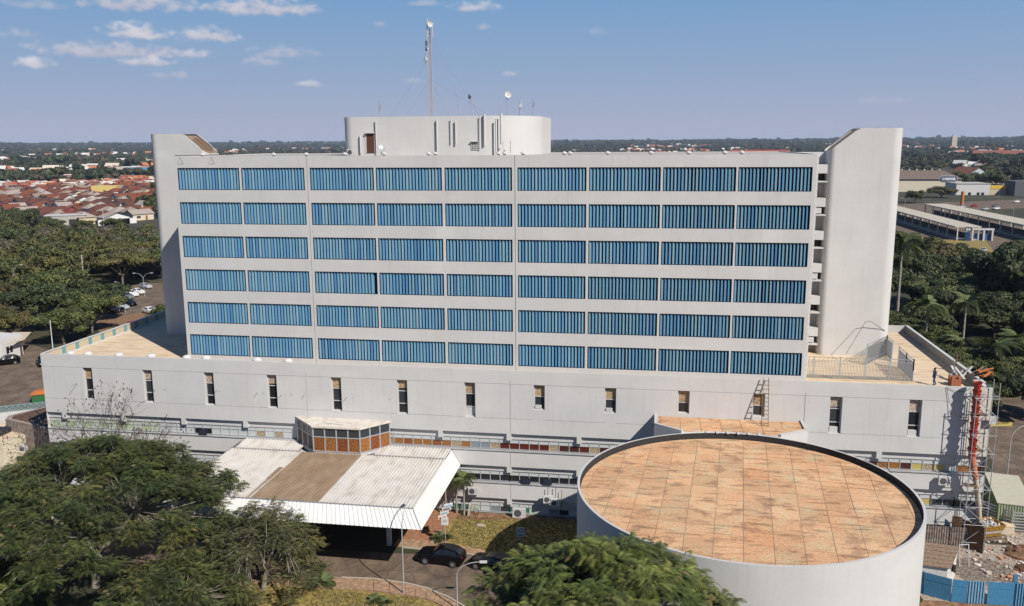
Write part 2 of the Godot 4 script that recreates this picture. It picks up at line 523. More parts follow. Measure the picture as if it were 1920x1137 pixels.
func grounds() -> void:
	var g := Geo.new()
	var r := 45000.0
	g.quad(Vector3(-r, 0, 3000), Vector3(r, 0, 3000), Vector3(r, 0, -r), Vector3(-r, 0, -r))
	struct("ground", g, M.land)
	# yard left of the podium, drive in front, road and site on the right
	sheet("asphalt_yard", [-17, -2, -17, -60, -40, -66, -56, -62, -75, -50, -75, -30, -60, -14, -45, -6, -30, 0], 0.012, M.asphalt)
	sheet("driveway", [-30, 13.0, 14, 12.9, 27, 12.6, 33.5, 12.0, 37, 12.9, 41, 15.5, 44, 20, 45, 28, 44, 34, 36, 34, 36.5, 27, 36, 22.5, 35, 21, 33.4, 19.8, 31.2, 18.6, 29.1, 18.0, 26.1, 17.7, 23.2, 17.9, 14, 18.4, -30, 19], 0.012, M.asphalt)
	sheet("lawn_by_wall", [30.4, 3.1, 44.2, 2.6, 44.6, 14, 36.5, 11.4, 33.5, 10.6, 31.2, 10.1, 30.2, 9.2, 30.0, 6], 0.02, M.lawn)
	sheet("soil_strip", [30.6, 2.5, 44.0, 2.5, 44.0, 3.4, 36, 3.7, 33, 4.4, 30.4, 4.4], 0.026, M.soil)
	sheet("red_footpath", [27.6, 2.5, 30.6, 2.5, 30.4, 5, 30.2, 8, 28.6, 9.6, 26, 9.9, 26, 2.5], 0.016, M.red_paving)
	sheet("front_lawn", [12, 20.1, 22.5, 19.95, 26.8, 19.75, 29.7, 20.05, 31.7, 20.4, 33.2, 21.2, 34.2, 23, 34.4, 34, 12, 34], 0.02, M.lawn)
	sheet("site_ground", [73, 2.4, 73, 14.2, 96, 13.4, 96, -2, 84.6, -2.4, 84.6, 2.4], 0.012, M.rubble)
	sheet("site_soil", [76, 6.6, 78, 11, 83.4, 10.8, 82.6, 6.4, 80, 5.4], 0.02, worn(lin(0.36, 0.31, 0.265), tex["rub"], Vector3(0.12, 0.12, 0.12), 1.0, tex["relief"]))
	sheet("side_road", [81.4, 1.5, 84.2, -2.8, 86, -6, 90.5, -20, 93, -30, 95.5, -38, 100.5, -50, 112, -60, 118, -50, 112, -30, 106, -10, 100, 10, 86, 10, 86, 2], 0.008, M.asphalt)
	sheet("front_ground", [-40, 34, 100, 34, 100, 13.4, 73, 14.2, 60, 33, 44, 34], 0.004, M.soil)
	sheet("parking_ground", [-56, -72, -62, -110, -78, -136, -92, -132, -88, -108, -70, -78], 0.012, M.asphalt)
	sheet("dirt_verge", [-44, -64, -60, -70, -70, -82, -66, -96, -56, -74], 0.02, M.soil)
	sheet("avenue", [-130, -104, -96, -80, -78, -66, -60, -56, -62, -50, -84, -62, -104, -76, -140, -98], 0.010, M.asphalt)
	# kerbs are real steps
	var k := Geo.new()
	var edge := [[23.2, 17.9], [26.1, 17.7], [29.1, 18.0], [31.2, 18.6], [33.4, 19.8], [35.0, 21.0], [36, 22.5], [36.5, 27], [36.3, 34]]
	for i in edge.size() - 1: k.bar(Vector3(edge[i][0], 0.06, edge[i][1]), Vector3(edge[i + 1][0], 0.06, edge[i + 1][1]), 0.16, 0.13)
	struct("kerb_front", k, M.kerb)
	k = Geo.new()
	edge = [[26.9, 11.4], [28.6, 11.5], [30.7, 11.4], [33.4, 11.8], [36.2, 12.55], [39, 14.4]]
	for i in edge.size() - 1: k.bar(Vector3(edge[i][0], 0.06, edge[i][1]), Vector3(edge[i + 1][0], 0.06, edge[i + 1][1]), 0.14, 0.13)
	struct("kerb_wall_side", k, M.kerb)
	# footpaths of separate slabs
	var top := [[14, 18.5], [18, 18.25], [21, 18.05], [23.2, 17.98], [24.65, 17.9], [26.1, 17.82], [27.6, 17.95], [29.1, 18.12], [30.2, 18.4], [31.2, 18.74], [32.3, 19.3], [33.3, 19.95], [34.1, 20.5], [34.85, 21.15], [35.35, 21.9], [35.8, 22.7], [36.1, 24.2], [36.3, 26]]
	var low := [[14, 20.0], [18, 20.0], [21, 19.98], [22.5, 19.93], [24.6, 19.84], [26.8, 19.74], [28.3, 19.88], [29.7, 20.05], [30.6, 20.2], [31.6, 20.42], [32.4, 20.8], [33.1, 21.2], [33.6, 21.7], [34.0, 22.3], [34.2, 23.0], [34.3, 23.8], [34.4, 25], [34.4, 26.6]]
	var pv := tag(Node3D.new(), "", "", "", "structure") as Node3D
	pv.name = "footpath"
	add_child(pv)
	for i in top.size() - 1:
		var q := Geo.new()
		var a := Vector2(top[i][0], top[i][1]); var b := Vector2(top[i + 1][0], top[i + 1][1])
		var c := Vector2(low[i + 1][0], low[i + 1][1]); var d := Vector2(low[i][0], low[i][1])
		var mid := (a + b + c + d) / 4
		var pp := PackedVector2Array()
		for e in [a, b, c, d]: pp.append(e + (mid - e).normalized() * 0.035)
		q.prism(pp, 0.0, 0.115 + 0.012 * (i % 3))
		put("paving_slab", q.mesh(M.paving), pv)
	var pw := tag(Node3D.new(), "", "", "", "structure") as Node3D
	pw.name = "wall_side_footpath"
	add_child(pw)
	top = [[26, 9.9], [28.4, 9.75], [30.1, 9.4], [31.4, 10.15], [33.5, 10.65], [36.5, 11.45], [38.6, 12.2], [41, 13.2]]
	low = [[26, 11.3], [28.5, 11.42], [30.1, 11.34], [31.6, 11.45], [33.4, 11.72], [36.2, 12.47], [38.2, 13.8], [40, 15.0]]
	for i in top.size() - 1:
		var q := Geo.new()
		q.prism(v2([top[i][0] + 0.03, top[i][1], top[i + 1][0] - 0.03, top[i + 1][1], low[i + 1][0] - 0.03, low[i + 1][1], low[i][0] + 0.03, low[i][1]]), 0.0, 0.12)
		put("paving_slab", q.mesh(M.paving), pw)

# ---------------------------------------------------------------- the ward block
const PX := [[0.0, 6.96], [7.19, 14.14], [14.74, 21.6], [21.82, 28.73], [29.01, 35.9], [36.44, 43.3], [43.55, 50.48], [50.69, 57.58], [57.76, 64.55]]
const SLATC := [[0.11, 0.27, 0.43], [0.135, 0.295, 0.44], [0.09, 0.245, 0.42], [0.175, 0.325, 0.44], [0.12, 0.285, 0.41], [0.065, 0.19, 0.37]]
const ROOF := 36.78
const DECK := 14.5

func blade(turn: float, w: float, h: float, col := Color(1, 1, 1)) -> Geo:
	var g := Geo.new()
	g.col = col
	blade_at(g, Vector3.ZERO, turn, w, h)
	return g

func blade_at(g: Geo, o: Vector3, turn: float, w: float, h: float) -> void:
	var b := Basis(Vector3.UP, turn)
	var prof := [[-0.5, 0.0], [-0.3, 0.032], [0.0, 0.042], [0.3, 0.032], [0.5, 0.0], [0.3, -0.022], [0.0, -0.03], [-0.3, -0.022]]
	var pts := []
	for p in prof: pts.append(b * Vector3(p[0] * w, 0, p[1]))
	for i in pts.size():
		var p: Vector3 = pts[i]
		var q: Vector3 = pts[(i + 1) % pts.size()]
		g.quad(o + p, o + q, o + q + Vector3(0, h, 0), o + p + Vector3(0, h, 0))
		if i > 0 and i < pts.size() - 1:
			g.tri(o + pts[0] + Vector3(0, h, 0), o + p + Vector3(0, h, 0), o + q + Vector3(0, h, 0))

func ward_block() -> void:
	var t := thing("ward_block", "long white hospital ward block with six rows of blue louvre panels", "hospital building")
	var g := Geo.new()
	var x0 := -0.4
	var x1 := 64.9
	var holes := []
	for r in 6:
		for p in PX:
			var top := 35.6 - 3.6 * r
			holes.append([p[0] - x0, top - 2.31 - DECK, p[1] - x0, top - DECK, 0.5, false])
	for jx in [14.41, 36.14]: holes.append([jx - x0, 0.0, jx - x0 + 0.07, ROOF - DECK, 0.06, true])
	g.holed(Vector3(x0, DECK, 0), Vector3.RIGHT, Vector3.UP, x1 - x0, ROOF - DECK, holes)
	g.quad(Vector3(x1, DECK, 0), Vector3(x1, DECK, -24), Vector3(x1, ROOF, -24), Vector3(x1, ROOF, 0))
	g.quad(Vector3(x0, DECK, -24), Vector3(x0, DECK, 0), Vector3(x0, ROOF, 0), Vector3(x0, ROOF, -24))
	g.quad(Vector3(x1, DECK, -24), Vector3(x0, DECK, -24), Vector3(x0, ROOF, -24), Vector3(x1, ROOF, -24))
	g.quad(Vector3(x0, ROOF, 0), Vector3(x1, ROOF, 0), Vector3(x1, ROOF, -0.3), Vector3(x0, ROOF, -0.3))
	put("wall", g.mesh(M.wall), t)
	g = Geo.new()
	g.bx(x0 + 0.003, ROOF - 0.14, -23.99, x1 - 0.003, ROOF - 0.06, -0.3)
	put("roof", g.mesh(M.roof_grey), t)
	g = Geo.new()
	g.bx(x0, ROOF - 0.07, -24.0, x0 + 0.25, ROOF + 0.03, -0.302)
	put("roof_kerb", g.mesh(M.trim), t)
	g = Geo.new()
	g.bx(x1 - 0.25, ROOF - 0.07, -24.0, x1, ROOF + 0.03, -0.302)
	put("roof_kerb", g.mesh(M.trim), t)
	g = Geo.new()
	g.bx(x1 + 0.002, DECK, -0.62, x1 + 0.2, ROOF - 0.02, -0.16)
	put("end_fin", g.mesh(M.white), t)
	g = Geo.new()
	g.bx(x0 + 0.4, DECK, -23.8, x1 - 0.4, ROOF - 0.3, -0.62)
	put("core", g.mesh(M.dark), t)
	# louvre panels: a frame, then each blade
	var variants := []
	for turn in [0.79, 0.72, 0.86, 0.45, 1.1]: variants.append(blade(turn, 0.35, 2.19))
	var meshes := {}
	var n_single := 0
	rng.seed = 31
	for r in 6:
		for ci in 9:
			var c := 8 - ci
			var top := 35.6 - 3.6 * r
			var p: Array = PX[c]
			var w: float = p[1] - p[0]
			var f := Geo.new()
			f.bx(0, -2.31, -0.47, w, 0, -0.43)
			f.bx(0, -0.05, -0.42, w, -0.002, -0.03)
			f.bx(0, -2.308, -0.42, w, -2.27, -0.03)
			f.bx(0.002, -2.26, -0.42, 0.04, -0.06, -0.03)
			f.bx(w - 0.04, -2.26, -0.42, w - 0.002, -0.06, -0.03)
			var panel := put("louvre_panel", f.mesh(M.navy), t, Vector3(p[0], top, 0))
			var count := 20
			var pitch := (w - 0.1) / count
			var single: bool = c >= 7 or (c == 6 and r >= 3)
			var joined := Geo.new()
			for i in count:
				var vi := rng.randi_range(0, 2)
				if rng.randf() < 0.04: vi = 3 + rng.randi_range(0, 1)
				var mi := rng.randi_range(0, 4)
				if rng.randf() < 0.05: mi = 5
				if rng.randf() < 0.002: continue
				var at := Vector3(0.05 + pitch * (i + 0.5), -2.25, -0.2)
				if single:
					var key := "%d_%d" % [vi, mi]
					if not meshes.has(key): meshes[key] = variants[vi].mesh(M["slat%d" % mi])
					put("slat", meshes[key], panel, at)
					n_single += 1
				else:
					var q: Array = SLATC[mi]
					joined.col = Color(q[0] * 0.72, q[1] * 0.72, q[2] * 0.72)
					blade_at(joined, at, [0.79, 0.72, 0.86, 0.45, 1.1][vi], 0.35, 2.19)
			if not single:
				var s := put("slats", joined.mesh(M.slats, true), panel)
				s.set_meta("kind", "stuff")
	# the two stair towers, rounded slabs cut off at a slant on the inner side
	stair_tower(t, -10.86, -3.3, 1)
	stair_tower(t, 68.3, 75.85, -1)
	# set-back link between the block and the right tower, with a ledge at each floor
	g = Geo.new()
	g.bx(x1 + 0.002, DECK, -20, 70.5, ROOF - 0.05, -14.6)
	put("link_wall", g.mesh(M.wall), t)
	g = Geo.new()
	g.bx(-3.4, DECK, -20, x0 - 0.002, ROOF - 0.05, -15.8)
	put("link_wall", g.mesh(M.wall), t)
	for r in 7:
		var y := 34.55 - 3.6 * r
		if y < DECK: continue
		g = Geo.new()
		g.bx(x1 + 0.22, y, -14.598, 68.28, y + 0.95, -12.7)
		put("ledge", g.mesh(M.wall), t)
		g = Geo.new()
		g.bx(x1 + 0.3, y - 0.8, -14.598, 68.25, y - 0.02, -14.2)
		put("link_window", g.mesh(M.glass), t)
		g = Geo.new()
		g.bx(x1 + 0.22, y - 0.95, -14.598, 68.28, y - 0.82, -12.4)
		put("ledge", g.mesh(M.trim), t)
		if r % 2 == 1:
			g = Geo.new()
			g.bx(67.0, y - 0.72, -13.4, 67.9, y - 0.1, -12.8)
			put("cooling_unit", g.mesh(M.trim), t)
	plant_room(t)
	# mushroom vents along the roof edge
	for x in [2.5, 10.5, 14.1, 18.3, 22.5, 27.2, 34.4, 36.9, 41, 45.3, 49.5, 53.1, 56.5, 58.1]:
		for k in (2 if int(x * 10) % 2 == 0 else 1):
			g = Geo.new()
			g.lathe(Vector3.ZERO, [[0.14, 0], [0.14, 0.18], [0.28, 0.2], [0.24, 0.32], [0.06, 0.42], [0.0, 0.44]], 10)
			put("roof_vent", g.mesh(M.trim), t, Vector3(x + 0.5 * k, ROOF - 0.06, -0.9 - 0.7 * k))
	# rope hangers and a long pole lying on the roof edge at the left
	for x in [0.42, 3.95]:
		g = Geo.new()
		g.bar(Vector3(0, ROOF - 0.05, 0.03), Vector3(-0.33, ROOF - 0.75, 0.03), 0.014, 0.014)
		g.bar(Vector3(0, ROOF - 0.05, 0.03), Vector3(0.33, ROOF - 0.75, 0.03), 0.014, 0.014)
		g.bar(Vector3(-0.33, ROOF - 0.75, 0.03), Vector3(0.33, ROOF - 0.75, 0.03), 0.014, 0.014)
		put("rope_hanger", g.mesh(M.groove), t, Vector3(x, 0, 0))
	g = Geo.new()
	g.cyl(Vector3(-0.4, ROOF + 0.1, -0.4), Vector3(5.2, ROOF + 0.16, -2.5), 0.05, 0.05, 6)
	put("roof_pole", g.mesh(M.steel_dark), t)

func slab_outline(x0: float, x1: float, z0: float, z1: float, r: Array) -> Array:   # corner radii: front left, front right, back right, back left; counter-clockwise from above
	var out := []
	var cs := [[x0 + r[0], z0 - r[0], r[0], PI, 1.5 * PI], [x1 - r[1], z0 - r[1], r[1], 1.5 * PI, TAU], [x1 - r[2], z1 + r[2], r[2], 0.0, 0.5 * PI], [x0 + r[3], z1 + r[3], r[3], 0.5 * PI, PI]]
	for q in cs:
		var n := 8 if q[2] > 0.05 else 0
		for i in n + 1:
			var a := lerpf(q[3], q[4], float(i) / maxi(n, 1))
			out.append([Vector2(q[0] + cos(a) * q[2], q[1] - sin(a) * q[2]), Vector2(cos(a), -sin(a))])
	return out

func rounded_block(g: Geo, outline: Array, y0: float, topfn: Callable) -> void:
	var m := outline.size()
	for i in m:
		var a: Array = outline[i]
		var b: Array = outline[(i + 1) % m]
		var pa: Vector2 = a[0]; var pb: Vector2 = b[0]
		var na := Vector3(a[1].x, 0, a[1].y); var nb := Vector3(b[1].x, 0, b[1].y)
		if pa.distance_to(pb) > 1.2:
			var fl := Vector3(pb.y - pa.y, 0, -(pb.x - pa.x)).normalized()
			if fl.dot(na) < 0: fl = -fl
			na = fl; nb = fl
		var steps := 1 if pa.distance_to(pb) < 1.2 else 12
		for s in steps:
			var p := pa.lerp(pb, float(s) / steps)
			var q := pa.lerp(pb, float(s + 1) / steps)
			g.smooth_quad(Vector3(p.x, y0, p.y), Vector3(q.x, y0, q.y), Vector3(q.x, topfn.call(q.x), q.y), Vector3(p.x, topfn.call(p.x), p.y), na, nb, nb, na)

func stair_tower(t: Node3D, x0: float, x1: float, side: int) -> void:
	var z0 := -12.5
	var z1 := -16.0
	var top := 39.3
	var slope := func(x: float) -> float:
		var k: float = (x1 - x) if side > 0 else (x - x0)
		return minf(top, 36.95 + k * (top - 36.95) / 2.95)
	var g := Geo.new()
	var r := 1.15
	var rr := [r, 0.7, 0.7, r] if side > 0 else [0.7, r, r, 0.7]
	var o := slab_outline(x0, x1, z0, z1, rr)
	rounded_block(g, o, DECK, slope)
	var part := put("stair_tower", g.mesh(M.wall), t)
	# roof: flat part and slant, let in a little between the side walls
	g = Geo.new()
	var n := 22
	for i in n:
		var xa := lerpf(x0 + 0.02, x1 - 0.02, float(i) / n)
		var xb := lerpf(x0 + 0.02, x1 - 0.02, float(i + 1) / n)
		var ins := func(x: float) -> float:
			var d: float = minf(x - x0, x1 - x)
			return r - sqrt(maxf(0, r * r - (r - minf(d, r)) * (r - minf(d, r))))
		var fa: float = z0 - ins.call(xa) - 0.02
		var fb: float = z0 - ins.call(xb) - 0.02
		var ba: float = z1 + ins.call(xa) + 0.02
		var bb: float = z1 + ins.call(xb) + 0.02
		g.quad(Vector3(xa, slope.call(xa) - 0.22, fa), Vector3(xb, slope.call(xb) - 0.22, fb), Vector3(xb, slope.call(xb) - 0.22, bb), Vector3(xa, slope.call(xa) - 0.22, ba))
	put("slanted_roof", g.mesh(worn(lin(0.48, 0.40, 0.30), tex["rust"], Vector3(0.3, 0.3, 0.8), 0.95)), part)
	g = Geo.new()
	for zz in [[z0 - 0.02, z0 - 0.22], [z1 + 0.22, z1 + 0.02]]:
		for i in n:
			var xa := lerpf(x0 + 0.9, x1 - 0.9, float(i) / n)
			var xb := lerpf(x0 + 0.9, x1 - 0.9, float(i + 1) / n)
			var ya: float = slope.call(xa)
			var yb: float = slope.call(xb)
			g.quad(Vector3(xa, ya, zz[0]), Vector3(xb, yb, zz[0]), Vector3(xb, yb, zz[1]), Vector3(xa, ya, zz[1]))
			g.quad(Vector3(xa, ya - 0.22, zz[1]), Vector3(xb, yb - 0.22, zz[1]), Vector3(xb, yb, zz[1]), Vector3(xa, ya, zz[1]))
	put("roof_edge", g.mesh(M.trim), part)
	if side > 0:      # dirty streaks down the slant
		g = Geo.new()
		rng.seed = 3
		for i in 9:
			var z := z0 - 0.4 - i * 0.32
			var k0 := rng.randf_range(0.1, 0.5)
			var xa := x1 - 2.9 + k0
			var xb := x1 - rng.randf_range(0.3, 0.9)
			var w := rng.randf_range(0.1, 0.32)
			g.quad(Vector3(xa, slope.call(xa) - 0.214, z), Vector3(xb, slope.call(xb) - 0.214, z), Vector3(xb, slope.call(xb) - 0.214, z - w), Vector3(xa, slope.call(xa) - 0.214, z - w))
		put("dirt_streaks", g.mesh(worn(lin(0.22, 0.14, 0.08), tex["rust"], Vector3(0.6, 0.6, 0.6), 0.95)), part)
	var hooks := [0.25, 0.33, 0.5, 0.62, 0.12] if side > 0 else [0.37, 0.63, 0.66, 0.82, 0.9, 0.93]
	for k in hooks:
		g = Geo.new()
		var x := lerpf(x0, x1, k)
		g.path([Vector3(x, top - 0.2, z0 - 0.5), Vector3(x, top + 0.16, z0 - 0.5), Vector3(x + 0.1, top + 0.2, z0 - 0.5), Vector3(x + 0.2, top + 0.14, z0 - 0.5), Vector3(x + 0.2, top - 0.2, z0 - 0.5)], 0.018, 0.018, 5)
		put("lifting_hook", g.mesh(M.steel), part)

func plant_room(t: Node3D) -> void:
	var g := Geo.new()
	var y0 := ROOF - 0.06
	var y1 := 40.85
	var z0 := -6.5
	var o := slab_outline(16.0, 37.4, z0, -20.5, [1.2, 6.0, 0.4, 1.0])
	rounded_block(g, o, y0, func(_x: float) -> float: return y1)
	var part := put("plant_room", g.mesh(M.wall), t)
	var pl := PackedVector2Array()
	for q in o: pl.append(q[0] - q[1] * 0.02)
	g = Geo.new()
	g.prism(pl, y1 - 0.3, y1 - 0.28)
	put("flat_roof", g.mesh(M.roof_grey), part)
	g = Geo.new()
	g.bx(18.62, 37.0, z0 - 0.02, 19.85, 39.2, z0 + 0.05)
	put("door_frame", g.mesh(M.trim), part)
	g = Geo.new()
	g.bx(18.8, 37.0, z0, 19.66, 39.08, z0 + 0.062)
	put("door", g.mesh(worn(lin(0.16, 0.06, 0.035), tex["rust"], Vector3(0.6, 0.6, 0.6), 0.7)), part)
	g = Geo.new()
	g.bx(18.7, 39.1, z0, 19.78, 39.2, z0 + 0.3)
	put("door_head", g.mesh(M.trim), part)
	g = Geo.new()
	g.bx(30.45, 37.3, z0, 31.22, 38.12, z0 + 0.03)
	var grille := put("grille", g.mesh(M.dark), part)
	g = Geo.new()
	for i in 5:
		g.bx(30.45 + i * 0.18, 37.3, z0 + 0.02, 30.51 + i * 0.18, 38.12, z0 + 0.09)
		g.bx(30.45, 37.3 + i * 0.19, z0 + 0.022, 31.22, 37.36 + i * 0.19, z0 + 0.085)
	put("grid", g.mesh(M.trim), grille)
	g = Geo.new()
	g.bx(30.4, 38.13, z0, 31.3, 38.2, z0 + 0.28)
	put("lintel", g.mesh(M.trim), grille)
	# rain pipes and ducts standing off the wall
	for q in [[19.95, 37.0, 40.5, 0.06], [18.15, 37.0, 38.9, 0.09], [26.75, 36.9, 40.5, 0.09], [28.3, 38.0, 40.55, 0.05], [28.8, 37.9, 40.35, 0.08], [31.45, 37.4, 40.8, 0.05], [31.95, 37.85, 41.0, 0.12], [33.2, 36.9, 40.5, 0.09], [33.75, 37.85, 41.05, 0.14], [33.95, 36.9, 38.1, 0.05], [34.75, 36.9, 38.2, 0.07]]:
		g = Geo.new()
		g.cyl(Vector3(q[0], q[1], z0 + 0.2), Vector3(q[0], q[2], z0 + 0.2), q[3], q[3], 8)
		g.bar(Vector3(q[0], q[2] - 0.15, z0), Vector3(q[0], q[2] - 0.15, z0 + 0.2), 0.05, 0.05)
		g.bar(Vector3(q[0], q[1] + 0.15, z0), Vector3(q[0], q[1] + 0.15, z0 + 0.2), 0.05, 0.05)
		put("pipe", g.mesh(M.wall), part)

# ---------------------------------------------------------------- the podium
const FZ := 2.48
const PTOP := 15.43
const TAB0 := -14.45
const TABW := 7.18

func podium() -> void:
	var t := thing("podium", "wide grey podium building with slit windows under the louvred ward block", "hospital building")
	var x0 := -16.57
	var x1 := 81.24
	var holes := []
	var g := Geo.new()
	var y0 := 8.77
	var wins := []
	for i in 13:
		var c := -11.04 + 7.14 * i
		var lo := 10.38
		if i == 7 or i == 8: lo = 11.45
		if i == 9 or i == 10: lo = 11.72
		wins.append([c, lo])
		holes.append([c - 0.56 - x0, lo - y0, c + 0.56 - x0, 14.04 - y0, 0.42, false])
	var prev := 0.0
	for i in 14:
		var e: float = x1 - x0 if i == 13 else holes[i][0]
		holes.append([prev, 14.0 - y0, e - 0.001, 14.045 - y0, 0.03, true])
		holes.append([prev, 10.38 - y0, e - 0.001, 10.42 - y0, 0.03, true])
		if i < 13: prev = holes[i][2] + 0.001
	for jx in [14.2, 35.93, 64.6]:
		holes.append([jx - x0, 10.43 - y0, jx - x0 + 0.055, 13.99 - y0, 0.045, true])
		holes.append([jx - x0, 14.05 - y0, jx - x0 + 0.055, PTOP - y0, 0.045, true])
		holes.append([jx - x0, 0.0, jx - x0 + 0.055, 10.37 - y0, 0.045, true])
	g.holed(Vector3(x0, y0, FZ), Vector3.RIGHT, Vector3.UP, x1 - x0, PTOP - y0, holes)
	g.quad(Vector3(x0, y0, FZ - 0.4), Vector3(x1, y0, FZ - 0.4), Vector3(x1, y0, FZ), Vector3(x0, y0, FZ))
	for s in [[5.22, 6.9], [1.7, 3.4]]:
		var hs := []
		for jx in [14.2, 35.93, 64.6]: hs.append([jx - x0, 0.0, jx - x0 + 0.055, s[1] - s[0], 0.045, true])
		g.holed(Vector3(x0, s[0], FZ), Vector3.RIGHT, Vector3.UP, x1 - x0, s[1] - s[0], hs)
		g.quad(Vector3(x0, s[0], FZ - 0.4), Vector3(x1, s[0], FZ - 0.4), Vector3(x1, s[0], FZ), Vector3(x0, s[0], FZ))
		g.quad(Vector3(x0, s[1], FZ), Vector3(x1, s[1], FZ), Vector3(x1, s[1], FZ - 0.52), Vector3(x0, s[1], FZ - 0.52))
	var bands := [[8.08, 8.77, 6.9], [4.6, 5.22, 3.4], [1.12, 1.7, 0.0]]
	for bd in bands:      # the strip above each ribbon of windows, a little behind the face
		g.quad(Vector3(x0, bd[0], FZ - 0.33), Vector3(x1, bd[0], FZ - 0.33), Vector3(x1, bd[1], FZ - 0.33), Vector3(x0, bd[1], FZ - 0.33))
		g.quad(Vector3(x0, bd[0], FZ - 0.46), Vector3(x1, bd[0], FZ - 0.46), Vector3(x1, bd[0], FZ - 0.33), Vector3(x0, bd[0], FZ - 0.33))
		g.quad(Vector3(x0, bd[2], FZ - 0.5), Vector3(x1, bd[2], FZ - 0.5), Vector3(x1, bd[0], FZ - 0.5), Vector3(x0, bd[0], FZ - 0.5))
	for s in [x0, x1]:
		var q := [Vector3(s, 0, FZ), Vector3(s, 0, -25.5), Vector3(s, PTOP, -25.5), Vector3(s, PTOP, FZ)]
		if s == x0: q.reverse()
		g.quad(q[0], q[1], q[2], q[3])
	g.quad(Vector3(x1, 0, -25.5), Vector3(x0, 0, -25.5), Vector3(x0, PTOP, -25.5), Vector3(x1, PTOP, -25.5))
	put("wall", g.mesh(M.wall), t)
	for lv in 3:
		for i in 15:
			var x := TAB0 + TABW * (i - 0)
			if x > x1 - 0.4: continue
			var bd: Array = bands[lv]
			var b := Geo.new()
			b.bx(x - 0.24, bd[0] - 0.02, FZ - 0.335, x + 0.24, bd[1] + 0.002, FZ - 0.002)
			put("wall_tab", b.mesh(M.wall), t)
	g = Geo.new()
	g.bx(79.3, 8.79, FZ, x1 - 0.002, PTOP - 0.01, FZ + 0.004)
	var raw := put("bare_wall_strip", g.mesh(M.wall_cream), t)
	raw.set_meta("label", "cream unpainted strip at the corner behind the scaffold")
	g = Geo.new()
	g.bx(x0, DECK - 0.3, -25.3, x1, DECK, FZ - 0.2)
	put("roof_deck", g.mesh(M.deck), t)
	g = Geo.new()
	for q in [[x0 + 0.002, FZ - 0.22, x1 - 0.002, FZ - 0.002], [x0 + 0.002, -25.498, x1 - 0.002, -25.28]]:
		g.bx(q[0], DECK - 0.2, q[1], q[2], PTOP + 0.004, q[3])
	put("parapet", g.mesh(M.trim), t)
	g = Geo.new()
	g.bx(x0 + 0.003, DECK - 0.2, -25.27, x0 + 0.24, PTOP + 0.004, FZ - 0.23)
	var lp := put("parapet", g.mesh(M.cream), t)
	g = Geo.new()
	g.bx(x0, PTOP, -25.4, x0 + 0.3, PTOP + 0.05, FZ - 0.01)
	put("coping", g.mesh(M.white), lp)
	g = Geo.new()
	g.bx(x0 + 0.243, DECK, -25.2, x0 + 0.5, DECK + 0.09, FZ - 0.25)
	put("upstand", g.mesh(M.white), lp)
	for k in 10:
		g = Geo.new()
		var z := -1.1 - 2.37 * k
		g.bx(x0 + 0.2, DECK + 0.09, z - 0.34, x0 + 0.246, PTOP - 0.01, z + 0.34)
		put("paint_patch", g.mesh(M.blue_worn), lp)
	g = Geo.new()
	g.bx(x1 - 0.24, DECK - 0.2, -25.27, x1 - 0.003, PTOP + 0.004, 0.6)
	var rp := put("parapet", g.mesh(worn(lin(0.36, 0.345, 0.32), tex["soft"], Vector3(0.3, 0.12, 0.3), 0.95)), t)
	g = Geo.new()
	g.bx(x1 - 0.3, PTOP + 0.002, -25.4, x1 + 0.03, PTOP + 0.06, 0.62)
	put("coping", g.mesh(M.trim), rp)
	for x in [-13.6, -11.5, -7.75, -3.9, 0.3, 2.55, 8.4, 11.9]:      # round-headed vents just behind the front parapet
		g = Geo.new()
		g.lathe(Vector3.ZERO, [[0.22, 0], [0.22, 0.72], [0.5, 0.74], [0.48, 0.92], [0.3, 1.06], [0.0, 1.12]], 14)
		put("dome_vent", g.mesh(M.white), t, Vector3(x, DECK, FZ - 1.05))
	# slit windows
	rng.seed = 44
	var blinds := []
	for k in 5: blinds.append(worn([lin(0.70, 0.62, 0.48), lin(0.72, 0.60, 0.36), lin(0.62, 0.48, 0.28), lin(0.74, 0.68, 0.58), lin(0.66, 0.52, 0.34)][k], tex["rust"], Vector3(0.25, 0.9, 0.25), 0.8))
	for i in 13:
		var c: float = wins[i][0]
		var lo: float = wins[i][1]
		var f := Geo.new()
		var zb := FZ - 0.42
		f.bx(c - 0.55, lo + 0.002, zb, c - 0.47, 14.03, zb + 0.1)
		f.bx(c + 0.47, lo + 0.002, zb, c + 0.55, 14.03, zb + 0.1)
		f.bx(c - 0.55, lo, zb + 0.01, c + 0.55, lo + 0.08, zb + 0.2)
		for y in [12.77, 11.42]:
			if y > lo + 0.2: f.bx(c - 0.47, y - 0.04, zb, c + 0.47, y + 0.04, zb + 0.09)
		var w := put("slit_window", f.mesh(M.trim), t)
		var p := Geo.new()
		var cut: float = 12.79 + [0.0, 0.12, -0.05, 0.2, 0.0, 0.3, 0.05, 0.0, -0.1, 0.1, 0.0, 0.15, 0.0][i]
		p.bx(c - 0.47, cut, zb + 0.032, c + 0.47, 14.03, zb + 0.06)
		put("blind", p.mesh(blinds[[2, 3, 0, 0, 1, 1, 4, 1, 1, 4, 2, 3, 3][i]]), w)
		p = Geo.new()
		p.bx(c - 0.47, maxf(11.46, lo + 0.08), zb, c + 0.47, 13.2, zb + 0.03)
		put("pane", p.mesh(M.glass2 if i % 3 else M.glass), w)
		if lo < 11.0:
			p = Geo.new()
			p.bx(c - 0.47, lo + 0.08, zb, c + 0.47, 11.38, zb + 0.03)
			put("pane", p.mesh(M.trim if i == 6 else M.glass), w)
		if i > 10:
			p = Geo.new()
			p.bx(c - 0.45, lo + 0.08, zb + 0.03, c + 0.3, lo + 0.6, zb + 0.2)
			put("sill_board", p.mesh(M.wall), w)
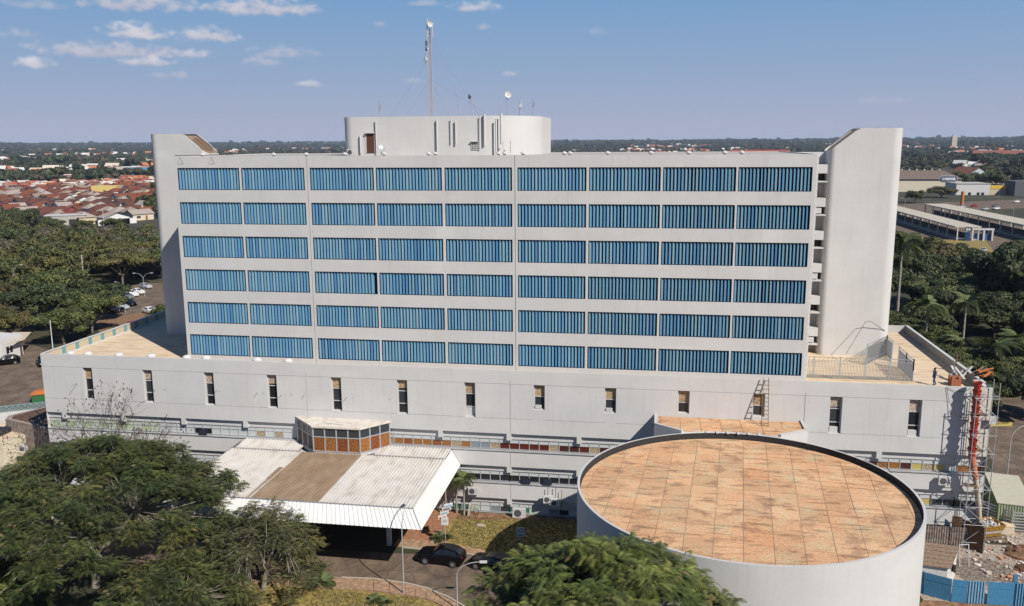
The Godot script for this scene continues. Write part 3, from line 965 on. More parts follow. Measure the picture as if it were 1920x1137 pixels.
		if i == 7 or i == 8:
			p = Geo.new()
			p.bx(c - 0.42, lo + 0.09, zb + 0.03, c + 0.2, lo + 0.42, zb + 0.25)
			put("window_cooler", p.mesh(M.trim), w)
	# short rods and spouts standing out of the wall
	for q in [[-12.4, 12.2, 1.0], [-6.75, 12.0, 1.15], [-9.5, 12.1, 0.12], [-3.05, 11.9, 0.42], [-1.9, 12.0, 0.12], [4.1, 12.1, 0.5], [4.45, 12.1, 0.14], [8.7, 12.0, 0.4], [9.4, 12.05, 0.14], [11.4, 11.9, 0.3], [14.0, 12.0, 0.34], [18.6, 11.9, 0.4], [19.4, 12.0, 0.14], [23.4, 12.0, 0.16], [12.6, 12.0, 0.16]]:
		g = Geo.new()
		g.cyl(Vector3(q[0], q[1], FZ), Vector3(q[0], q[1], FZ + q[2]), 0.022, 0.022, 6)
		put("wall_rod", g.mesh(M.groove), t)
	# ribbons of windows, one frame for each bay and a pane in each opening
	var pm := {}
	for q in [["white", lin(0.62, 0.66, 0.66)], ["pale", lin(0.55, 0.62, 0.50)], ["green", lin(0.46, 0.55, 0.36)], ["cream", lin(0.62, 0.56, 0.40)], ["amber", lin(0.50, 0.24, 0.055)], ["orange", lin(0.40, 0.14, 0.03)], ["red", lin(0.17, 0.032, 0.014)], ["maroon", lin(0.075, 0.02, 0.014)], ["yellow", lin(0.56, 0.47, 0.16)], ["steel", lin(0.25, 0.30, 0.33)], ["teal", lin(0.04, 0.20, 0.16)]]:
		pm[q[0]] = worn(q[1], tex["rust"] if q[0] in ["amber", "orange", "red", "cream"] else tex["fine"], Vector3(0.7, 0.5, 0.7), 0.35)
	pm.dark = M.glass
	pm.dusk = M.glass2
	for lv in 3:
		for i in range(-1, 14):
			var xa := TAB0 + TABW * i
			var xb := minf(xa + TABW, x1 - 0.15)
			xa = maxf(xa, x0 + 0.15)
			if xb - xa < 0.5: continue
			if lv == 0 and xa > 50 and xb < 65: continue
			if lv == 1 and ((xa > 9 and xb < 26) or (xa > 42 and xb < 69)): continue
			if lv == 2 and (xb < 30 or (xa > 42 and xb < 71)): continue
			var n := int(round((xb - xa) / 1.026))
			var pw := (xb - xa) / n
			var bd: Array = bands[lv]
			var ytop: float = bd[0]
			var ylo: float = bd[2] + 0.05
			var ytr := ytop - 0.42
			var f := Geo.new()
			var zf := FZ - 0.42
			for k in n + 1: f.bx(xa + pw * k - 0.035, ylo, zf - 0.06, xa + pw * k + 0.035, ytop, zf + 0.04)
			f.bx(xa, ytop - 0.07, zf - 0.058, xb, ytop - 0.003, zf + 0.03)
			f.bx(xa, ytr - 0.03, zf - 0.058, xb, ytr + 0.03, zf + 0.03)
			f.bx(xa, ylo, zf - 0.058, xb, ylo + 0.06, zf + 0.034)
			f.bx(xa, bd[2] - 0.02 if lv < 2 else 0.0, FZ - 0.32, xb, bd[2] + 0.045, FZ + 0.1 if lv < 2 else FZ - 0.2)
			var rb := put("ribbon_window", f.mesh(M.alu), t)
			for k in n:
				var x := xa + pw * (k + 0.5)
				var kind := "dark"
				var top_kind := "white"
				if lv == 0:
					if x < -3: kind = ["green", "pale", "green", "pale"][k % 4]
					elif x < 8: kind = ["white", "white", "pale", "white", "white"][k % 5]
					elif x < 14: kind = ["white", "cream", "white", "cream", "white", "white"][k % 6]
					elif x < 31.2: kind = ["amber", "cream", "amber", "orange", "amber", "amber", "orange"][k % 7]
					elif x < 33.3: kind = "steel"
					elif x < 35.1: kind = "cream" if k % 2 else "amber"
					elif x < 48.5: kind = ["red", "maroon", "red", "cream", "red", "red", "maroon", "red"][(k * 3 + i) % 8]
					elif x < 72: kind = "maroon"
					else: kind = ["amber", "amber", "maroon", "yellow", "cream", "yellow", "white"][k % 7]
					if x > 1.0 and x < 3.2: kind = "dark"
					if x < 14: top_kind = "pale" if x < -3 else "white"
				elif lv == 1:
					kind = "white" if x < 8 and k % 3 else "dark"
					if x > 74 and x < 79: kind = ["dusk", "dusk", "cream", "yellow", "yellow"][k % 5]
				else:
					kind = ["teal", "teal", "pale", "white", "steel", "dusk", "white"][(k + i) % 7]
				var p := Geo.new()
				p.bx(x - pw / 2 + 0.035, ytr + 0.03, zf - 0.05, x + pw / 2 - 0.035, ytop - 0.07, zf - 0.01)
				put("transom_pane", p.mesh(pm[top_kind]), rb)
				p = Geo.new()
				p.bx(x - pw / 2 + 0.035, ylo + 0.06, zf - 0.05, x + pw / 2 - 0.035, ytr - 0.03, zf - 0.012)
				put("pane", p.mesh(pm[kind]), rb)
	for q in [[37.6, 3.5, 0], [39.8, 3.5, 1], [2.2, 7.05, 0]]:       # a few panes stand open
		var f := Geo.new()
		var b := Basis(Vector3.RIGHT, -0.45)
		f.box(Vector3(0, 0.35, 0), Vector3(0.9, 0.62, 0.04), Basis())
		put("open_pane", f.mesh(M.glass), t, Vector3(q[0], q[1] + 0.0, FZ - 0.3 + 0.5), b)

# ---------------------------------------------------------------- the round annex and its link
const DC := Vector2(57.36, 19.4)
const DR := 13.05
const DTOP := 11.28

func annex() -> void:
	var t := thing("round_annex", "big round white annex with a flat roof of orange stained slabs", "building")
	var g := Geo.new()
	var n := 96
	for i in n:
		var a := TAU * i / n
		var b := TAU * (i + 1) / n
		var da := Vector3(cos(a), 0, -sin(a))
		var db := Vector3(cos(b), 0, -sin(b))
		var o := Vector3(DC.x, 0, DC.y)
		var up := Vector3(0, DTOP, 0)
		g.smooth_quad(o + da * DR, o + db * DR, o + db * DR + up, o + da * DR + up, da, db, db, da)
	put("wall", g.mesh(M.wall), t)
	g = Geo.new()
	var rim := Geo.new()
	for i in n:
		var a := TAU * i / n
		var b := TAU * (i + 1) / n
		var da := Vector3(cos(a), 0, -sin(a))
		var db := Vector3(cos(b), 0, -sin(b))
		var o := Vector3(DC.x, DTOP, DC.y)
		var ri := DR - 0.2
		rim.quad(o + da * DR, o + db * DR, o + db * ri, o + da * ri)
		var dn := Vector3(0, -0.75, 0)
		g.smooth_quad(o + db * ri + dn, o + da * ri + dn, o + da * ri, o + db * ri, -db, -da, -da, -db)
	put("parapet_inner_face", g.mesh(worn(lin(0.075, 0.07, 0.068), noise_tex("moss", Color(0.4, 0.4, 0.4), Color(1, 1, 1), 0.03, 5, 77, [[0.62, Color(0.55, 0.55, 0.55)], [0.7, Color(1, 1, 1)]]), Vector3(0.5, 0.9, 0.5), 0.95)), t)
	g = Geo.new()
	var ring := PackedVector2Array()
	var inner := PackedVector2Array()
	for i in 72:
		var d := Vector2(cos(TAU * i / 72), sin(TAU * i / 72))
		ring.append(DC + d * (DR - 0.25))
		inner.append(DC + d * (DR - 0.75))
	put("parapet_top", rim.mesh(M.trim), t)
	g.prism(ring, DTOP - 0.9, DTOP - 0.55)
	put("roof_bed", g.mesh(worn(lin(0.40, 0.295, 0.21), tex["fine"], Vector3(0.5, 0.5, 0.5), 0.95)), t)
	var bed: MeshInstance3D = t.get_node("roof_bed")
	rng.seed = 77
	var turn := deg_to_rad(-5.4)
	for i in range(-8, 9):
		for j in range(-7, 8):
			var c := Vector2((i + 0.5) * 2.02, (j + 0.2) * 2.42)
			var q := PackedVector2Array()
			for s in [[-1, -1], [1, -1], [1, 1], [-1, 1]]:
				q.append(DC + (c + Vector2(s[0] * 0.988, s[1] * 1.178)).rotated(-turn))
			var cut := Geometry2D.intersect_polygons(q, inner)
			if cut.is_empty() or cut[0].size() < 3: continue
			var p := Geo.new()
			p.prism(cut[0], DTOP - 0.55, DTOP - 0.532 + rng.randf_range(-0.008, 0.008))
			var m := "slab%d" % rng.randi_range(0, 4)
			if rng.randf() < 0.06: m = "slab_pink"
			put("roof_slab", p.mesh(M[m]), bed)
	# joint filler that shows as a pale margin round the slabs
	g = Geo.new()
	for i in 72:
		var a := TAU * i / 72
		var b := TAU * (i + 1) / 72
		var da := Vector3(cos(a), 0, sin(a)); var db := Vector3(cos(b), 0, sin(b))
		var o := Vector3(DC.x, DTOP - 0.54, DC.y)
		g.quad(o + db * (DR - 0.28), o + da * (DR - 0.28), o + da * (DR - 0.77), o + db * (DR - 0.77))
	put("roof_margin", g.mesh(M.slab3), t)
	# the link to the podium wall
	g = Geo.new()
	var pl := v2([50.4, FZ + 0.004, 50.4, 5.35, 52.9, 7.15, 61.9, 7.15, 64.55, 5.2, 64.55, FZ + 0.004])
	var disc := PackedVector2Array()
	for i in 96: disc.append(DC + Vector2(cos(TAU * i / 96), sin(TAU * i / 96)) * (DR - 0.01))
	g.prism(Geometry2D.clip_polygons(pl, disc)[0], 0, 11.36)
	var lk := put("link", g.mesh(M.wall), t)
	g = Geo.new()
	g.prism(Geometry2D.clip_polygons(v2([50.72, FZ + 0.03, 50.72, 5.2, 53.1, 6.85, 61.7, 6.85, 64.25, 5.05, 64.25, FZ + 0.03]), disc)[0], 11.362, 11.366)
	put("link_roof", g.mesh(M.slab1), lk)
	for i in 7:
		for j in 2:
			var xx := 51.0 + i * 1.9
			if j == 1 and (i == 0 or i == 6): continue
			var p := Geo.new()
			var z0 := FZ + 0.12 + j * 2.1
			var piece := Geometry2D.clip_polygons(v2([xx, z0, xx + 1.84, z0, xx + 1.84, z0 + 2.02, xx, z0 + 2.02]), disc)
			if piece.is_empty(): continue
			p.prism(piece[0], 11.366, 11.40)
			put("roof_slab", p.mesh(M["slab%d" % ((i + j * 2) % 5)]), lk)
	for e in [[50.55, FZ + 0.01, 50.55, 5.32], [50.55, 5.3, 53.0, 7.05], [64.4, 5.15, 61.8, 7.05], [64.4, FZ + 0.01, 64.4, 5.2]]:
		g = Geo.new()
		g.bar(Vector3(e[0], 11.46, e[1]), Vector3(e[2], 11.46, e[3]), 0.26, 0.2)
		put("link_parapet", g.mesh(M.trim), lk)
	for k in 7:
		g = Geo.new()
		g.bx(54.2 + k * 0.95, DTOP + 0.004, 6.35, 54.42 + k * 0.95, DTOP + 0.12, 6.75)
		put("rim_block", g.mesh(M.white), t)
	# hose hanging over the rim on the right
	g = Geo.new()
	var hp := []
	for i in 9:
		var k := i / 8.0
		hp.append(Vector3(68.2 + k * 2.2, DTOP + 0.25 - 1.6 * k * k + 0.35 * sin(k * PI), 12.2 + k * 3.0))
	g.path(hp, 0.04, 0.04, 5)
	solo("roof_hose", g.mesh(M.steel_dark), "thin dark hose looped over the right rim of the round annex", "hose")

# ---------------------------------------------------------------- entrance canopy and the glazed bay behind it
func ribbed(g: Geo, x0: float, x1: float, z0: float, z1: float, y0: float, y1: float, pitch := 0.33, h := 0.085) -> void:   # ribs run along z; y0 at z0, y1 at z1
	var n := maxi(1, int(round((x1 - x0) / pitch)))
	var w := (x1 - x0) / n
	for i in n:
		var pr := [[0.0, 0.0], [0.34, 0.0], [0.5, h], [0.84, h], [1.0, 0.0]]
		for k in 4:
			var xa: float = x0 + w * (i + pr[k][0])
			var xb: float = x0 + w * (i + pr[k + 1][0])
			var ha: float = pr[k][1]
			var hb: float = pr[k + 1][1]
			g.quad(Vector3(xa, y1 + ha, z1), Vector3(xb, y1 + hb, z1), Vector3(xb, y0 + hb, z0), Vector3(xa, y0 + ha, z0))

func canopy() -> void:
	var t := thing("entrance_canopy", "white and brown corrugated entrance canopy in front of the podium", "canopy")
	var yb := 6.72
	var yf := 6.60
	var zb := FZ + 0.05
	var zr := 5.15
	var zf := 16.95
	var xl := 6.7
	var xr := 29.75
	var cuts := [[xl, 13.0, M.canopy_white], [14.5, 20.95, M.canopy_brown], [20.95, xr, M.canopy_white]]
	for i in 3:
		var g := Geo.new()
		ribbed(g, cuts[i][0], cuts[i][1], zr, zf, yb - 0.06, yf)
		put("roof_sheet", g.mesh(cuts[i][2]), t)
	var g := Geo.new()
	ribbed(g, 13.0, 14.5, zr, zf, yb - 0.06, yf)
	put("roof_sheet", g.mesh(M.canopy_white), t)
	g = Geo.new()      # the brown sheet runs on under the white one
	g.quad(Vector3(14.0, yf + 0.06, zf), Vector3(14.5, yf + 0.06, zf), Vector3(14.5, yb + 0.02, 9.6), Vector3(14.0, yb + 0.02, 9.6))
	put("sheet_overlap", g.mesh(M.canopy_brown), t)
	for q in [[xl + 0.35, 14.1], [22.2, xr - 0.05]]:
		g = Geo.new()
		ribbed(g, q[0], q[1], zb, zr, yb + 0.12, yb - 0.02)
		put("roof_sheet", g.mesh(M.canopy_white), t)
		g = Geo.new()
		g.bar(Vector3(q[0], yb + 0.05, zr), Vector3(q[1], yb + 0.05, zr), 0.1, 0.05)
		put("ridge_flashing", g.mesh(M.steel), t)
	g = Geo.new()
	g.bx(xl, yf - 0.05, zf, xr, yf + 0.06, zf + 0.09)
	put("front_gutter", g.mesh(M.steel), t)
	# fascias slope outwards; the front one is ribbed
	g = Geo.new()
	var n := 58
	var w := (xr - xl) / n
	for i in n:
		var pr := [[0.0, 0.0], [0.72, 0.0], [0.85, 0.09], [1.0, 0.09]]
		for k in 3:
			var xa: float = xl + w * (i + pr[k][0])
			var xb: float = xl + w * (i + pr[k + 1][0])
			var za: float = pr[k][1]
			var zz: float = pr[k + 1][1]
			var ka: float = (xa - xl) / (xr - xl)
			var kb: float = (xb - xl) / (xr - xl)
			g.quad(Vector3(lerpf(xl - 0.95, xr + 0.95, ka), 5.15, zf + 1.05 - za), Vector3(lerpf(xl - 0.95, xr + 0.95, kb), 5.15, zf + 1.05 - zz), Vector3(xb, yf - 0.02, zf + 0.1 - zz), Vector3(xa, yf - 0.02, zf + 0.1 - za))
	put("front_fascia", g.mesh(M.fascia), t)
	g = Geo.new()
	g.quad(Vector3(xr + 0.95, 5.15, zf + 1.05), Vector3(xr + 0.95, 5.15, zb + 0.02), Vector3(xr + 0.02, yf + 0.12, zb + 0.02), Vector3(xr + 0.02, yf + 0.06, zf + 0.1))
	put("side_fascia", g.mesh(M.fascia), t)
	g = Geo.new()
	g.quad(Vector3(xl - 0.95, 5.15, zb + 0.02), Vector3(xl - 0.95, 5.15, zf + 1.05), Vector3(xl - 0.02, yf + 0.06, zf + 0.1), Vector3(xl - 0.02, yf + 0.12, zb + 0.02))
	put("side_fascia", g.mesh(M.fascia), t)
	g = Geo.new()
	g.bar(Vector3(xr + 0.97, 5.15, zf + 1.07), Vector3(xr + 0.03, yf, zf + 0.12), 0.12, 0.06)
	put("corner_flashing", g.mesh(M.steel), t)
	g = Geo.new()
	g.bx(xl + 0.1, 6.2, zb + 0.05, xr - 0.1, 6.3, zf - 0.05)
	put("ceiling", g.mesh(M.trim), t)
	for x in [9.5, 17.0, 25.5]:
		for z in [5.5, 11.0]:
			g = Geo.new()
			g.bx(x - 0.2, 0, z - 0.2, x + 0.2, 6.2, z + 0.2)
			put("column", g.mesh(M.wall), t)
	# glazed bay
	var b := thing("glazed_bay", "faceted bay with dark panes above orange panels, behind the canopy", "window bay")
	var pts := [Vector2(13.0, FZ + 0.006), Vector2(15.85, 5.15), Vector2(20.85, 5.15), Vector2(23.2, FZ + 0.006)]
	var pp := PackedVector2Array()
	for p in pts: pp.append(p)
	g = Geo.new()
	var over := PackedVector2Array()
	for p in pts: over.append(p + Vector2((p.x - 18.1) * 0.04, 0.2 if p.y > 4 else 0.0))
	g.prism(over, 9.42, 9.6, true)
	put("roof", g.mesh(worn(lin(0.70, 0.66, 0.60), tex["sheet"], Vector3(0.12, 0.12, 0.12), 0.9)), b)
	g = Geo.new()
	for q in [[17.2, 4.3, 1.6, 0.35], [18.4, 4.5, 1.2, 0.3], [19.4, 3.9, 0.7, 0.3], [18.0, 3.8, 0.9, 0.2], [16.4, 3.6, 0.5, 0.15]]:
		g.prism(v2([q[0] - q[2] / 2, q[1], q[0] - q[2] * 0.1, q[1] - q[3] / 2, q[0] + q[2] / 2, q[1] - q[3] * 0.2, q[0] + q[2] * 0.2, q[1] + q[3] / 2]), 9.603, 9.605)
	put("roof_stain", g.mesh(M.roof_grey), b)
	g = Geo.new()
	g.prism(pp, 6.5, 6.86)
	put("sill", g.mesh(M.trim), b)
	g = Geo.new()
	var inn := PackedVector2Array()
	for p in pts: inn.append(Vector2(lerpf(18.1, p.x, 0.93), lerpf(FZ + 0.02, p.y, 0.93)))
	g.prism(inn, 6.9, 9.3)
	put("interior", g.mesh(M.dark), b)
	var om := []
	for k in 4: om.append(worn([lin(0.46, 0.20, 0.05), lin(0.42, 0.15, 0.035), lin(0.50, 0.24, 0.06), lin(0.36, 0.12, 0.03)][k], tex["rust"], Vector3(0.4, 0.4, 0.4), 0.6))
	var hatch := worn(lin(0.16, 0.11, 0.075), tex["rust"], Vector3(0.6, 0.6, 0.6), 0.6)
	for s in 3:
		var a: Vector2 = pts[s]
		var c: Vector2 = pts[s + 1]
		var cnt: int = [3, 4, 3][s]
		var dir := (c - a).normalized()
		var nr := Vector3(-dir.y, 0, dir.x)
		if s == 1: nr = Vector3(0, 0, 1)
		for k in cnt + 1:
			var p := a.lerp(c, float(k) / cnt)
			if (s > 0 and k == 0): continue
			var f := Geo.new()
			f.bx(p.x - 0.06, 6.86, p.y - 0.06, p.x + 0.06, 9.42, p.y + 0.06)
			put("mullion", f.mesh(M.alu), b)
		var f2 := Geo.new()
		for y in [6.9, 8.42, 9.36]:
			f2.bar(Vector3(a.x, y, a.y), Vector3(c.x, y, c.y), 0.1, 0.09)
		put("rail", f2.mesh(M.alu), b)
		for k in cnt:
			var p0 := a.lerp(c, (k + 0.05) / cnt)
			var p1 := a.lerp(c, (k + 0.95) / cnt)
			for q in [[6.95, 8.37, 0], [8.47, 9.31, 1]]:
				var f := Geo.new()
				f.quad(Vector3(p0.x, q[0], p0.y), Vector3(p1.x, q[0], p1.y), Vector3(p1.x, q[1], p1.y), Vector3(p0.x, q[1], p0.y))
				put("pane" if q[2] else "infill_panel", f.mesh(M.glass2 if q[2] else (om[(k + s) % 4] if s > 0 else hatch)), b)

# ---------------------------------------------------------------- aerials on the plant room
func dish(g: Geo, o: Vector3, dir: Vector3, r: float) -> void:
	var z := dir.normalized()
	var x := Vector3.UP.cross(z).normalized()
	var y := z.cross(x)
	for j in 4:
		var a := float(j) / 4
		var b := float(j + 1) / 4
		for i in 12:
			var t0 := TAU * i / 12
			var t1 := TAU * (i + 1) / 12
			var P := func(k: float, t: float) -> Vector3: return o + (x * cos(t) + y * sin(t)) * r * k + z * (r * 0.3 * k * k)
			g.quad(P.call(a, t0), P.call(b, t0), P.call(b, t1), P.call(a, t1))
	g.cyl(o, o + z * r * 0.65, 0.03, 0.02, 5)
	g.cyl(o - z * 0.15, o, 0.12, 0.18, 8)

func antennas() -> void:
	var base := Vector3(24.41, 40.58, -13)
	var t := thing("antenna_mast", "tall lattice antenna mast on the plant room roof", "antenna mast", base)
	var h := 11.35
	var g := Geo.new()
	var leg := [Vector3(0.25, 0, 0.15), Vector3(-0.25, 0, 0.15), Vector3(0, 0, -0.28)]
	for i in 3:
		var a: Vector3 = leg[i]
		var b: Vector3 = leg[(i + 1) % 3]
		g.cyl(a, a + Vector3(0, h - 1.2, 0), 0.036, 0.036, 5)
		for k in 24:
			var y0 := k * 0.42
			g.bar(a + Vector3(0, y0, 0), b + Vector3(0, y0 + 0.42, 0), 0.024, 0.024)
			g.bar(a + Vector3(0, y0, 0), b + Vector3(0, y0, 0), 0.022, 0.022)
	put("lattice", g.mesh(plain(lin(0.48, 0.42, 0.40), 0.6, 0.2)), t)
	g = Geo.new()
	g.cyl(Vector3(-0.18, h - 2.4, 0.1), Vector3(-0.18, h - 0.2, 0.1), 0.06, 0.06, 6)
	g.cyl(Vector3(0.02, h - 1.4, 0), Vector3(0.02, h, 0), 0.02, 0.015, 5)
	g.cyl(Vector3(0.42, h - 2.2, 0.1), Vector3(0.42, h - 1.0, 0.1), 0.05, 0.05, 6)
	g.bar(Vector3(-0.18, h - 1.6, 0.1), Vector3(0.42, h - 1.6, 0.1), 0.04, 0.04)
	put("rod_aerial", g.mesh(M.trim), t)
	for q in [[Vector3(0.2, h - 0.75, 0.2), Vector3(0.5, 0, 1), 0.33], [Vector3(-0.36, h - 4.6, 0.1), Vector3(-1, 0, 0.35), 0.48], [Vector3(-0.28, h - 3.45, 0.2), Vector3(-0.7, 0, 0.7), 0.24]]:
		g = Geo.new()
		dish(g, q[0], q[1], q[2])
		put("dish", g.mesh(M.white), t)
	g = Geo.new()
	g.bx(-0.42, h - 3.1, 0.1, -0.22, h - 2.55, 0.25)
	put("radio_box", g.mesh(M.steel_dark), t)
	for q in [[Vector3(6.6, 0, 3.5), 9.3], [Vector3(-2.0, 0, 4.5), 4.6], [Vector3(7.5, 0, -1), 4.6], [Vector3(-4.6, 0, 2), 7.0], [Vector3(3.5, 0, 4.6), 4.4]]:
		g = Geo.new()
		g.cyl(Vector3(0, q[1], 0), q[0], 0.008, 0.008, 4, false)
		put("guy_wire", g.mesh(M.groove), t)
	var lab := ["short thin rod aerial at the left end of the plant room roof", "slender leaning whip aerial right of the tall mast", "pole with a dark dish turned left, right of the whip aerial", "pole with a white round dish on the plant room roof", "stubby grey aerial pole with a white box, beside the white dish", "rightmost aerial pole of the plant room roof"]
	var spec := [[18.4, 2.25, "rod"], [27.8, 2.3, "whip"], [29.2, 2.5, "dark"], [33.35, 2.7, "dish"], [34.8, 2.1, "box"], [36.26, 2.35, "rod2"]]
	for i in 6:
		var s: Array = spec[i]
		var a := thing("aerial_pole", lab[i], "aerial", Vector3(s[0], 40.58, -12.6), 0.0, "aerials on the plant room roof")
		g = Geo.new()
		if s[2] == "whip":
			g.path([Vector3(0.15, 0, 0), Vector3(-0.1, 1.9, 0), Vector3(-0.3, 3.2, 0), Vector3(-0.42, 4.3, 0)], 0.055, 0.008, 5)
			g.cyl(Vector3(-0.2, 0, 0.1), Vector3(-0.05, 1.5, 0), 0.012, 0.012, 4)
		else:
			g.cyl(Vector3.ZERO, Vector3(0, s[1], 0), 0.05 if s[2] != "box" else 0.11, 0.04, 6)
			g.bar(Vector3(-0.15, 0.03, 0), Vector3(0.15, 0.03, 0), 0.3, 0.06)
		put("pole", g.mesh(M.steel), a)
		if s[2] in ["dark", "dish"]:
			g = Geo.new()
			dish(g, Vector3(-0.1 if s[2] == "dark" else 0.12, s[1] + 0.05, 0.12), Vector3(-0.9, 0, 0.35) if s[2] == "dark" else Vector3(0.45, 0.05, 1), 0.36 if s[2] == "dark" else 0.38)
			put("dish", g.mesh(M.steel_dark if s[2] == "dark" else M.white), a)
			g = Geo.new()
			g.cyl(Vector3(0, s[1] - 0.1, 0), Vector3(-1.3, 0.05, 0.4), 0.008, 0.008, 4, false)
			g.cyl(Vector3(0, s[1] - 0.1, 0), Vector3(1.1, 0.05, 0.5), 0.008, 0.008, 4, false)
			put("guy_wire", g.mesh(M.groove), a)
		elif s[2] != "whip":
			g = Geo.new()
			g.bx(-0.02, s[1] * 0.62, 0.04, 0.2, s[1] * 0.8, 0.18)
			g.cyl(Vector3(0.22, s[1] * 0.6, 0), Vector3(0.22, s[1] + 0.05, 0), 0.02, 0.02, 5)
			put("radio_box", g.mesh(M.white if s[2] == "box" else M.steel), a)

func cooler(called_label: String, at: Vector3, turn: float, size := 1.0) -> void:
	var t := thing("air_conditioner", called_label, "air conditioner", at, turn)
	var g := Geo.new()
	g.bx(-0.45 * size, 0.05, -0.17, 0.45 * size, 0.7 * size, 0.17)
	put("casing", g.mesh(M.trim), t)
	g = Geo.new()
	g.cyl(Vector3(-0.14, 0.37 * size, 0.165), Vector3(-0.14, 0.37 * size, 0.18), 0.26 * size, 0.26 * size, 14)
	put("fan_grille", g.mesh(M.steel_dark), t)
	g = Geo.new()
	g.bx(-0.4, 0, -0.17, -0.3, 0.05, 0.17)
	g.bx(0.3, 0, -0.17, 0.4, 0.05, 0.17)
	put("foot", g.mesh(M.steel), t)

# ---------------------------------------------------------------- vehicles
var car_src := {}

func car_kind(key: String, paint: Material, tall: float, long: float) -> Node3D:
	if car_src.has(key): return car_src[key]
	var t := Node3D.new()
	t.name = "parked_car"
	# stations along the length: x, sill, belt, top, half width, half width at top
	var k := long / 4.3
	var S := [[-2.15, 0.42, 0.70, 0.72, 0.62, 0.55], [-2.08, 0.28, 0.80, 0.83, 0.78, 0.66], [-1.75, 0.24, 0.88, 0.92, 0.85, 0.72], [-1.05, 0.22, 0.95, 1.0, 0.88, 0.76], [-0.72, 0.22, 0.98, 1.06, 0.89, 0.74], [-0.15, 0.22, 0.99, 1.42, 0.89, 0.64], [0.3, 0.22, 1.0, 1.49, 0.89, 0.64], [0.95, 0.22, 1.01, 1.47, 0.89, 0.63], [1.5, 0.23, 1.02, 1.36, 0.88, 0.62], [1.95, 0.26, 1.0, 1.08, 0.85, 0.66], [2.1, 0.32, 0.92, 0.96, 0.78, 0.66], [2.16, 0.45, 0.8, 0.82, 0.66, 0.58]]
	var rings := []
	for s in S:
		var ring := []
		var ys: float = s[3] * tall
		var yb: float = minf(s[2] * tall, ys - 0.02)
		for q in [[s[4] * 0.9, s[1]], [s[4], s[1] + 0.16], [s[4] * 1.0, yb - 0.1], [s[4] * 0.96, yb], [lerpf(s[4] * 0.96, s[5], 0.93), ys - 0.05], [s[5] * 0.85, ys], [0.0, ys + 0.015]]:
			ring.append(Vector3(s[0] * k, q[1], q[0]))
		for i in range(5, -1, -1):
			ring.append(Vector3(ring[i].x, ring[i].y, -ring[i].z))
		rings.append(ring)
	var g := Geo.new()
	for i in rings.size() - 1:
		for j in 12:
			g.quad(rings[i][j], rings[i + 1][j], rings[i + 1][j + 1], rings[i][j + 1])
	for e in [0, rings.size() - 1]:
		for j in range(1, 12):
			if e == 0: g.tri(rings[e][0], rings[e][j], rings[e][j + 1])
			else: g.tri(rings[e][0], rings[e][j + 1], rings[e][j])
	for j in 1:
		for i in rings.size() - 1: g.quad(rings[i + 1][0], rings[i][0], rings[i][12], rings[i + 1][12])
	put("body", g.mesh(paint), t)
	var glass := plain(lin(0.012, 0.014, 0.017), 0.08)
	for s in [1, -1]:
		for q in [[4.55, 5.9], [6.05, 7.2], [7.3, 8.3]]:
			g = Geo.new()
			var pt := func(x: float, v: float) -> Vector3:
				var i := int(x)
				var fr := x - i
				var a: Vector3 = rings[i][3].lerp(rings[i + 1][3], fr)
				var b: Vector3 = rings[i][4].lerp(rings[i + 1][4], fr)
				var r := a.lerp(b, v)
				return Vector3(r.x, r.y, (r.z + 0.012) * s)
			var m := (float(q[0]) + float(q[1])) / 2
			g.quad(pt.call(q[0], 0.08), pt.call(m, 0.08), pt.call(m, 0.9), pt.call(q[0] + (0.35 if q[0] < 5 else 0.0), 0.9))
			g.quad(pt.call(m, 0.08), pt.call(q[1], 0.08), pt.call(q[1] - (0.3 if q[1] > 8 else 0.0), 0.9), pt.call(m, 0.9))
			put("side_window", g.mesh(glass), t)
	for q in [[4, 5, "windscreen"], [9, 8, "rear_window"]]:
		g = Geo.new()
		var a: Array = rings[q[0]]
		var b: Array = rings[q[1]]
		var up := Vector3(0, 0.014, 0) + Vector3(-0.012 if q[0] == 4 else 0.012, 0, 0)
		g.quad(a[5].lerp(b[5], 0.06) + up, a[7].lerp(b[7], 0.06) + up, a[7].lerp(b[7], 0.9) + up, a[5].lerp(b[5], 0.9) + up)
		put(q[2], g.mesh(glass), t)
	for x in [-1.33 * k, 1.3 * k]:
		for s in [1, -1]:
			g = Geo.new()
			g.cyl(Vector3(0, 0, -0.1), Vector3(0, 0, 0.115), 0.33, 0.33, 16)
			var w := put("wheel", g.mesh(M.rubber), t, Vector3(x, 0.33, 0.80 * s), Basis(Vector3.UP, 0.0 if s > 0 else PI))
			g = Geo.new()
			g.cyl(Vector3(0, 0, 0.1), Vector3(0, 0, 0.124), 0.21, 0.19, 12)
			put("rim", g.mesh(M.chrome), w)
	for s in [1, -1]:
		g = Geo.new()
		g.box(Vector3(-2.09 * k, 0.66 * tall, 0.58 * s), Vector3(0.12, 0.13, 0.3), Basis(Vector3.UP, 0.5 * s))
		put("headlight", g.mesh(M.lens), t)
		g = Geo.new()
		g.box(Vector3(2.07 * k, 0.82 * tall, 0.62 * s), Vector3(0.1, 0.2, 0.22), Basis(Vector3.UP, -0.5 * s))
		put("tail_light", g.mesh(M.tail), t)
		g = Geo.new()
		g.box(Vector3(-0.62 * k, 1.02 * tall, 0.98 * s), Vector3(0.12, 0.13, 0.2))
		put("door_mirror", g.mesh(paint), t)
	car_src[key] = t
	return t

